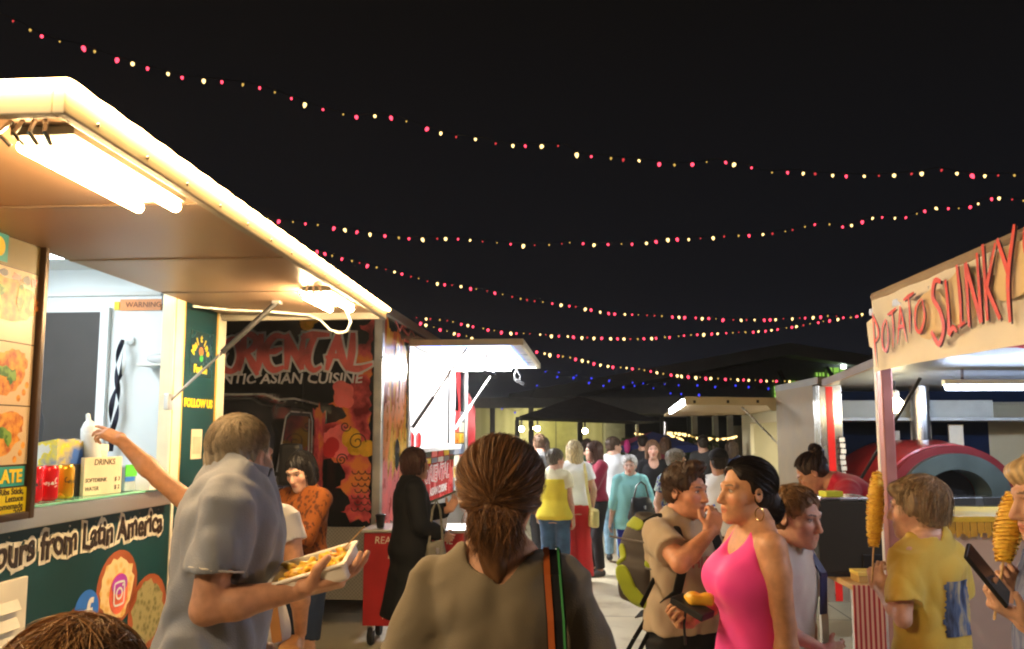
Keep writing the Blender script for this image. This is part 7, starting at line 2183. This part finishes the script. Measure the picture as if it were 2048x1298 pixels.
# caps
def cap(info, colr, emblem=None):
    C = Solid(); c, M, s = info['hc'], info['Mh'], info['s'] * info['hs']
    P = lambda x, y, z: c + M @ (V(x, y, z) * s)
    C.ell(P(0, -.012, .060), V(.094, .114, .094) * s, M, .01); C.rbox(P(0, 0, -.06), V(.2, .2, .115) * s, M, .01, .01, 's')
    C.ell(P(0, .125, .062), V(.072, .075, .012) * s, M, .012)
    v, q = C.mesh(.007); o = to_object('cap', [(v, q)], cloth('cap_black', (.012, .012, .014)), info['obj'])
cap(p21, 0); cap(p22, 0)

# ------------------------------------------------------------------ things people carry
def tray():
    # ends of the tray in the photo: left (560, 1165), right (700, 1120)
    a = at(556, 1168, 2.2); b = at(706, 1124, 2.18); c = (a + b) / 2
    t = thing('food_tray', 'white foam tray of yellow food held by the man in the polo shirt', 'food tray', c + Vector((0, 0, .005)), 0)
    ux = (b - a).normalized(); n = Vector((-.05, -.25, 1)); n = (n - ux * n.dot(ux)).normalized(); uy = n.cross(ux)
    M = np.array(Matrix((ux, uy, n)).transposed()); L = (b - a).length / 2
    S = Solid(); S.rbox((0, 0, 0), (L, .075, .026), M, .014, .002); S.rbox(M @ V(0, 0, .022), (L - .010, .066, .026), M, .010, .002, 's'); S.rbox(M @ V(0, 0, .022), (L + .006, .081, .004), M, .003, .002); S.rbox(M @ V(0, 0, .030), (L - .010, .066, .03), M, .010, .002, 's')
    v, q = S.mesh(.0035); to_object('tray_body', [(v, q)], mat('white_foam', (.80, .76, .68), .55), t)
    S = Solid(); rr = random.Random(3)
    for i in range(60):
        S.ell(M @ V(rr.uniform(-.85, .85) * L, rr.uniform(-.055, .055), .006 + rr.uniform(0, .018)), (rr.uniform(.010, .022), rr.uniform(.007, .013), rr.uniform(.006, .010)), rotm(rr.uniform(0, 3), rr.uniform(-.4, .4)), .004)
    v, q = S.mesh(.004); to_object('food', [(v, q)], two_tone('yellow_food', (.55, .22, .03), (.80, .55, .05), 'noise', 40, .45, lo=.35, hi=.55), t)
    p0 = Vector(M @ V(L * .8, .02, .03)); MB().bar(p0, p0 + Vector((.055, 0, .06)), .009, .003).build('wooden_fork', M_wood, t)
tray()

def twist(loc, top, r, label):
    """spiral of potato slices on a stick"""
    loc = Vector(loc); top = Vector(top); ax = top - loc; L = ax.length
    t = thing('potato_twist', label, 'potato twist', loc, 0, 'potato twists on sticks')
    d = ax.normalized(); u = d.orthogonal().normalized(); w = d.cross(u)
    MB().tube([d * -.16, d * (L + .01)], .0035, 6).build('stick', M_wood, t)
    MB().tube([d * (L * .03), d * (L * .25), d * (L * .75), d * (L * .97)], [r * .4, r * .8, r * .8, r * .4], 12).build('core', mat('potato_core', (.80, .50, .05), .6), t)
    vs = []; fs = []; turns = 44; n = 16; N = turns * n
    for i in range(N + 1):
        a = 2 * math.pi * i / n; f = i / N; rr = r * (math.sin(math.pi * (.08 + .86 * f)) ** .45) * (1 + .05 * math.sin(i * .7))
        z = L * f; e = u * math.cos(a) + w * math.sin(a)
        dz = .42 * L / turns
        vs += [e * .004 + d * (z), e * rr + d * (z + dz * .5 + .004 * math.sin(a * 2.3)), e * rr + d * (z + dz * 1.4 + .004 * math.sin(a * 2.3)), e * .004 + d * (z + dz)]
    for i in range(N):
        b = 4 * i
        for k in range(4): fs.append((b + k, b + (k + 1) % 4, b + 4 + (k + 1) % 4, b + 4 + k))
    mb = MB(); mb.add(vs, fs); mb.build('spiral', two_tone('fried_potato', (.62, .30, .02), (.90, .64, .07), 'noise', 60, .5, lo=.4, hi=.6), t)
twist(at(1747, 1095, 3.44), at(1754, 945, 3.44), .036, 'long golden potato twist raised by the boy in the mustard tee')
twist(at(2006, 1125, 2.30), at(2027, 985, 2.30), .036, 'golden potato twist in front of the woman at the right edge')

def phone(c, M, label, m=None, th_=.010):
    t = thing('phone', label, 'phone', c, 0)
    S = MB(); R3 = Matrix(M.tolist()); S.box((0, 0, 0), (.073, .150, th_), R3, .005); S.build('phone_body', M_black, t)
    S = MB(); S.box(Vector(M @ V(0, 0, th_ * .5 + .0005)), (.067, .143, .0012), R3); S.build('screen', mat('dark_screen', (.015, .016, .02), .08), t)
    return t
mp = lambda x, y: np.stack([unit(x), unit(y - unit(x) * (unit(y) @ unit(x)) * math.sqrt(V(y) @ V(y))), np.cross(unit(x), unit(y - unit(x) * (unit(y) @ unit(x)) * math.sqrt(V(y) @ V(y))))], 1)
phone(at(1974, 1150, 2.0), mp(V(.55, .75, .35), V(-.55, .1, .8)), 'dark phone held up by the woman at the right edge')
w_ = phone(at(1384, 1214, 3.02), mp(V(.75, .6, .1), V(.6, -.75, -.30)), 'black wallet phone in the hand of the woman in pink', None, .026)
def yellow_purse():
    t = thing('food_parcel', 'small yellow wrapped parcel on top of the black wallet phone', 'parcel', at(1398, 1200, 3.04), 0)
    S = Solid(); S.rbox((0, 0, 0), (.048, .036, .018), rotm(.2, .1, .1), .012, .01); S.ell((.03, 0, .012), (.026, .03, .016), None, .01); S.ell((-.02, .01, .016), (.025, .022, .014), None, .006)
    v, q = S.mesh(.005, wr=folds(4, .006, 2)); to_object('wrap', [(v, q)], mat('yellow_wrap', (.72, .40, .03), .5), t)
    MB().tube([(-.05, 0, -.03), (-.058, -.005, -.09), (-.055, -.004, -.16)], .005, 6).build('wrist_strap', M_black, t)
yellow_purse()

def backpack():
    # worn on the boy's back, sagging
    T, Mt = boy['T'], boy['Mt']
    Lw = boy['Lw']
    t = thing('backpack', 'dark grey backpack with lime green panels slung on the schoolboy', 'backpack', Lw.translation, boy['obj'].rotation_euler.z)
    M = rotm(R(108), -.12, .10)
    bw = Lw.inverted() @ at(1296, 1112, 3.93)
    o = V(bw.x, bw.y, bw.z)
    S = Solid(); S.loft(o, M, [(-.235, 0, 0, .08, .05), (-.21, 0, -.01, .115, .085), (-.10, 0, -.02, .135, .105), (.06, 0, 0, .13, .095), (.15, 0, .02, .11, .075), (.195, 0, .03, .07, .045)], .03, pw=2.6)
    S.rbox(o + M @ V(0, -.10, -.10), (.095, .045, .10), M, .035, .03)
    v, q = S.mesh(.007, wr=folds(31, .008, 1.0), smooth=2); bag = to_object('bag_body', [(v, q)], cloth('charcoal_nylon', (.045, .038, .034), rough=.6, var=.15), t)
    lime = cloth('lime_nylon', (.22, .28, .010), rough=.6)
    def patch(pts, r, nm='lime_panel'):
        P = Solid(); P.loft(o, M, [(-.235, 0, 0, .086, .056), (-.21, 0, -.01, .121, .091), (-.10, 0, -.02, .141, .111), (.06, 0, 0, .136, .101), (.15, 0, .02, .116, .081), (.195, 0, .03, .076, .051)], .03, pw=2.6)
        P.rbox(o + M @ V(0, -.10, -.10), (.101, .051, .106), M, .035, .03)
        Q = Solid()
        for a, b in zip(pts[:-1], pts[1:]): Q.cap(o + M @ V(*a), o + M @ V(*b), r, r, .02)
        def region(X_, Y_, Z_):
            d = None
            for q_ in Q.p:
                e_ = q_[2](X_, Y_, Z_); d = e_ if d is None else np.minimum(d, e_)
            return d
        P.p.append((None, None, region, 0, 'i'))
        v, q = P.mesh(.006, wr=folds(31, .008, 1.0)); to_object(nm, [(v, q)], lime, t)
    patch([(-.10, -.03, .17), (-.02, -.06, .165)], .030)
    patch([(.06, -.07, .15), (.075, -.10, .03), (.07, -.11, -.03)], .022)
    patch([(.115, -.04, .13), (.13, -.06, .0)], .022)
    patch([(-.10, -.09, .03), (-.08, -.11, -.01)], .032)
    patch([(-.05, -.145, -.06), (-.01, -.15, -.13), (.05, -.145, -.18)], .042)
    grey = cloth('grey_nylon', (.11, .10, .095), rough=.6)
    for z_ in (.10, -.02):
        S = Solid(); S.cap(o + M @ V(-.13, -.13, z_), o + M @ V(.13, -.13, z_ + .01), .006, .006); v, q = S.mesh(.005); to_object('zip', [(v, q)], grey, t)
    blk = cloth('black_webbing', (.012, .012, .012))
    def strap(pts, w=.020, nm='strap'):
        mb = MB(); P = [Vector([float(c) for c in p]) for p in pts]
        for a, b in zip(P[:-1], P[1:]): mb.bar(a, b, w * 2, .006, (0, 1, .1), .002)
        mb.build(nm, blk, t)
    for sx in (1, -1):
        strap([T(sx * .10, -.19, .30), T(sx * .115, -.13, .475), T(sx * .115, -.03, .520), T(sx * .115, .09, .46), T(sx * .12, .155, .33), T(sx * .145, .13, .17), T(sx * .165, .0, .06), T(sx * .14, -.17, .0)], .026)
    # loose webbing ends
    lw = lambda px, py, Y: [c for c in (Lw.inverted() @ at(px, py, Y))]
    strap([lw(1324, 1172, 3.85), lw(1300, 1225, 3.82), lw(1268, 1278, 3.8), lw(1240, 1330, 3.8)], .011, 'loose_strap')
    strap([lw(1338, 1185, 3.85), lw(1318, 1225, 3.82), lw(1296, 1268, 3.8), lw(1262, 1335, 3.8)], .011, 'loose_strap')
    strap([lw(1296, 1255, 3.80), lw(1302, 1244, 3.79)], .020, 'strap_buckle')
    strap([o + M @ V(.12, -.14, -.05), o + M @ V(.14, -.28, -.13)], .012, 'loose_strap')
backpack()

def handbag(loc, rz, m, label, sz=(.13, .07, .13), hang=.22):
    t = thing('handbag', label, 'handbag', loc, rz)
    S = Solid(); S.loft((0, 0, 0), np.eye(3), [(-sz[2], 0, 0, sz[0] * 1.05, sz[1]), (-sz[2] * .5, 0, 0, sz[0] * 1.1, sz[1] * 1.1), (sz[2] * .6, 0, 0, sz[0] * .9, sz[1] * .7), (sz[2], 0, 0, sz[0] * .75, sz[1] * .35)], .02, pw=2.8)
    v, q = S.mesh(.010, wr=folds(5, .007)); to_object('bag_body', [(v, q)], m, t)
    MB().tube([(-sz[0] * .7, 0, sz[2] * .8), (-sz[0] * .4, 0, sz[2] + hang * .75), (0, 0, sz[2] + hang), (sz[0] * .4, 0, sz[2] + hang * .75), (sz[0] * .7, 0, sz[2] * .8)], .010, 6).build('handle', m, t)
    MB().box((0, -sz[1] * 1.08, sz[2] * .3), (.03, .01, .04), None, .003).build('clasp', M_steel, t)
m_leather = mat('black_leather', (.012, .012, .014), .35, bump=.1, bscale=80)
handbag(at(1283, 1022, 8.98), R(20), m_leather, 'black leather handbag on the arm of the woman in aqua', (.14, .07, .15), .17)
handbag(at(872, 1108, 6.12), R(15), mat('khaki_leather', (.12, .11, .08), .5), 'khaki handbag hanging at the side of the woman in the black coat', (.075, .04, .10), .30)
def strap_bag():
    T = pony['T']; Lw = pony['Lw']
    t = thing('shoulder_bag', 'black bag with orange edged strap on the right shoulder of the middle woman', 'shoulder bag', Lw.translation, pony['obj'].rotation_euler.z)
    def band(off, w, m, nm, lift):
        pts = [T(.115 + off, .10 + lift, .38), T(.118 + off, .05, .475 + lift), T(.122 + off, -.02, .502 + lift), T(.127 + off, -.085 - lift, .47), T(.135 + off, -.128 - lift, .38), T(.142 + off, -.155 - lift, .22), T(.150 + off, -.17 - lift, .06), T(.165 + off, -.17 - lift, -.02)]
        mb = MB(); P = [Vector([float(c) for c in p]) for p in pts]
        vs = []
        for i, p in enumerate(P): vs += [p + Vector((-w, 0, 0)), p + Vector((w, 0, 0)), p + Vector((w, -.006, .004)), p + Vector((-w, -.006, .004))]
        fs = []
        for i in range(len(P) - 1):
            b = 4 * i
            for k in range(4): fs.append((b + k, b + (k + 1) % 4, b + 4 + (k + 1) % 4, b + 4 + k))
        mb.add(vs, fs); mb.build(nm, m, t)
    band(0, .022, m_leather, 'strap', .012)
    band(-.012, .007, mat('orange_leather', (.42, .10, .02), .4), 'strap_edge', .017)
    band(.016, .0025, mat('green_thread', (.05, .28, .08), .5), 'strap_stitch', .017)
    S = Solid(); S.rbox(T(.20, -.10, -.13), (.06, .14, .12), None, .03, .02); v, q = S.mesh(.009); to_object('bag_body', [(v, q)], m_leather, t)
strap_bag()
def tan_strap(info, m, label, name, dx, w=.018, side=1, lo=-.05, dy=.0):
    T = info['T']; t = thing(name, label, 'shoulder bag', info['Lw'].translation, info['obj'].rotation_euler.z)
    pts = [T(side * (.07 + dx), .15 + dy, .20), T(side * (.085 + dx), .13 + dy, .38), T(side * (.095 + dx), .03, .488), T(side * (.10 + dx), -.06, .485), T(side * (.10 + dx), -.135 - dy, .36), T(side * (.11 + dx), -.15 - dy, .2), T(side * (.15 + dx), -.15, lo)]
    P = [Vector([float(c) for c in p]) for p in pts]; mb = MB()
    for a, b in zip(P[:-1], P[1:]): mb.bar(a, b, w * 2, .007, (0, 1, .05), .002)
    mb.build('strap', m, t)
    S = Solid(); S.rbox(T(side * (.20 + dx), -.08, lo - .12), (.05, .12, .11), None, .03, .02); v, q = S.mesh(.012); to_object('bag_body', [(v, q)], m, t)
tan_strap(reach, mat('tan_leather', (.34, .16, .05), .5), 'tan leather shoulder bag on the woman reaching to the counter', 'shoulder_bag', -.005, .020)
tan_strap(p8, mat('yellow_strap', (.62, .52, .20), .6), 'pale yellow shoulder bag on the blonde woman in red trousers', 'shoulder_bag', .0, .018)
tan_strap(p16, mat('navy_strap', (.012, .02, .09), .6), 'navy shoulder bag across the boy in the stone tee', 'shoulder_bag', .02, .03, -1)

# ------------------------------------------------------------------ thin haze volume, added to spread a glow around the lamps
def haze():
    m = bpy.data.materials.new('thin_haze'); m.use_nodes = True; nt = m.node_tree; nt.nodes.clear()
    o = nt.nodes.new('ShaderNodeOutputMaterial'); v = nt.nodes.new('ShaderNodeVolumePrincipled')
    v.inputs['Color'].default_value = (.9, .9, .9, 1); v.inputs['Density'].default_value = .0014; v.inputs['Anisotropy'].default_value = .3
    nt.links.new(v.outputs[0], o.inputs['Volume'])
    b = MB().b2((-60, -25, -1), (60, 70, 9)).build('haze', m); tag(b, kind='stuff')
haze()
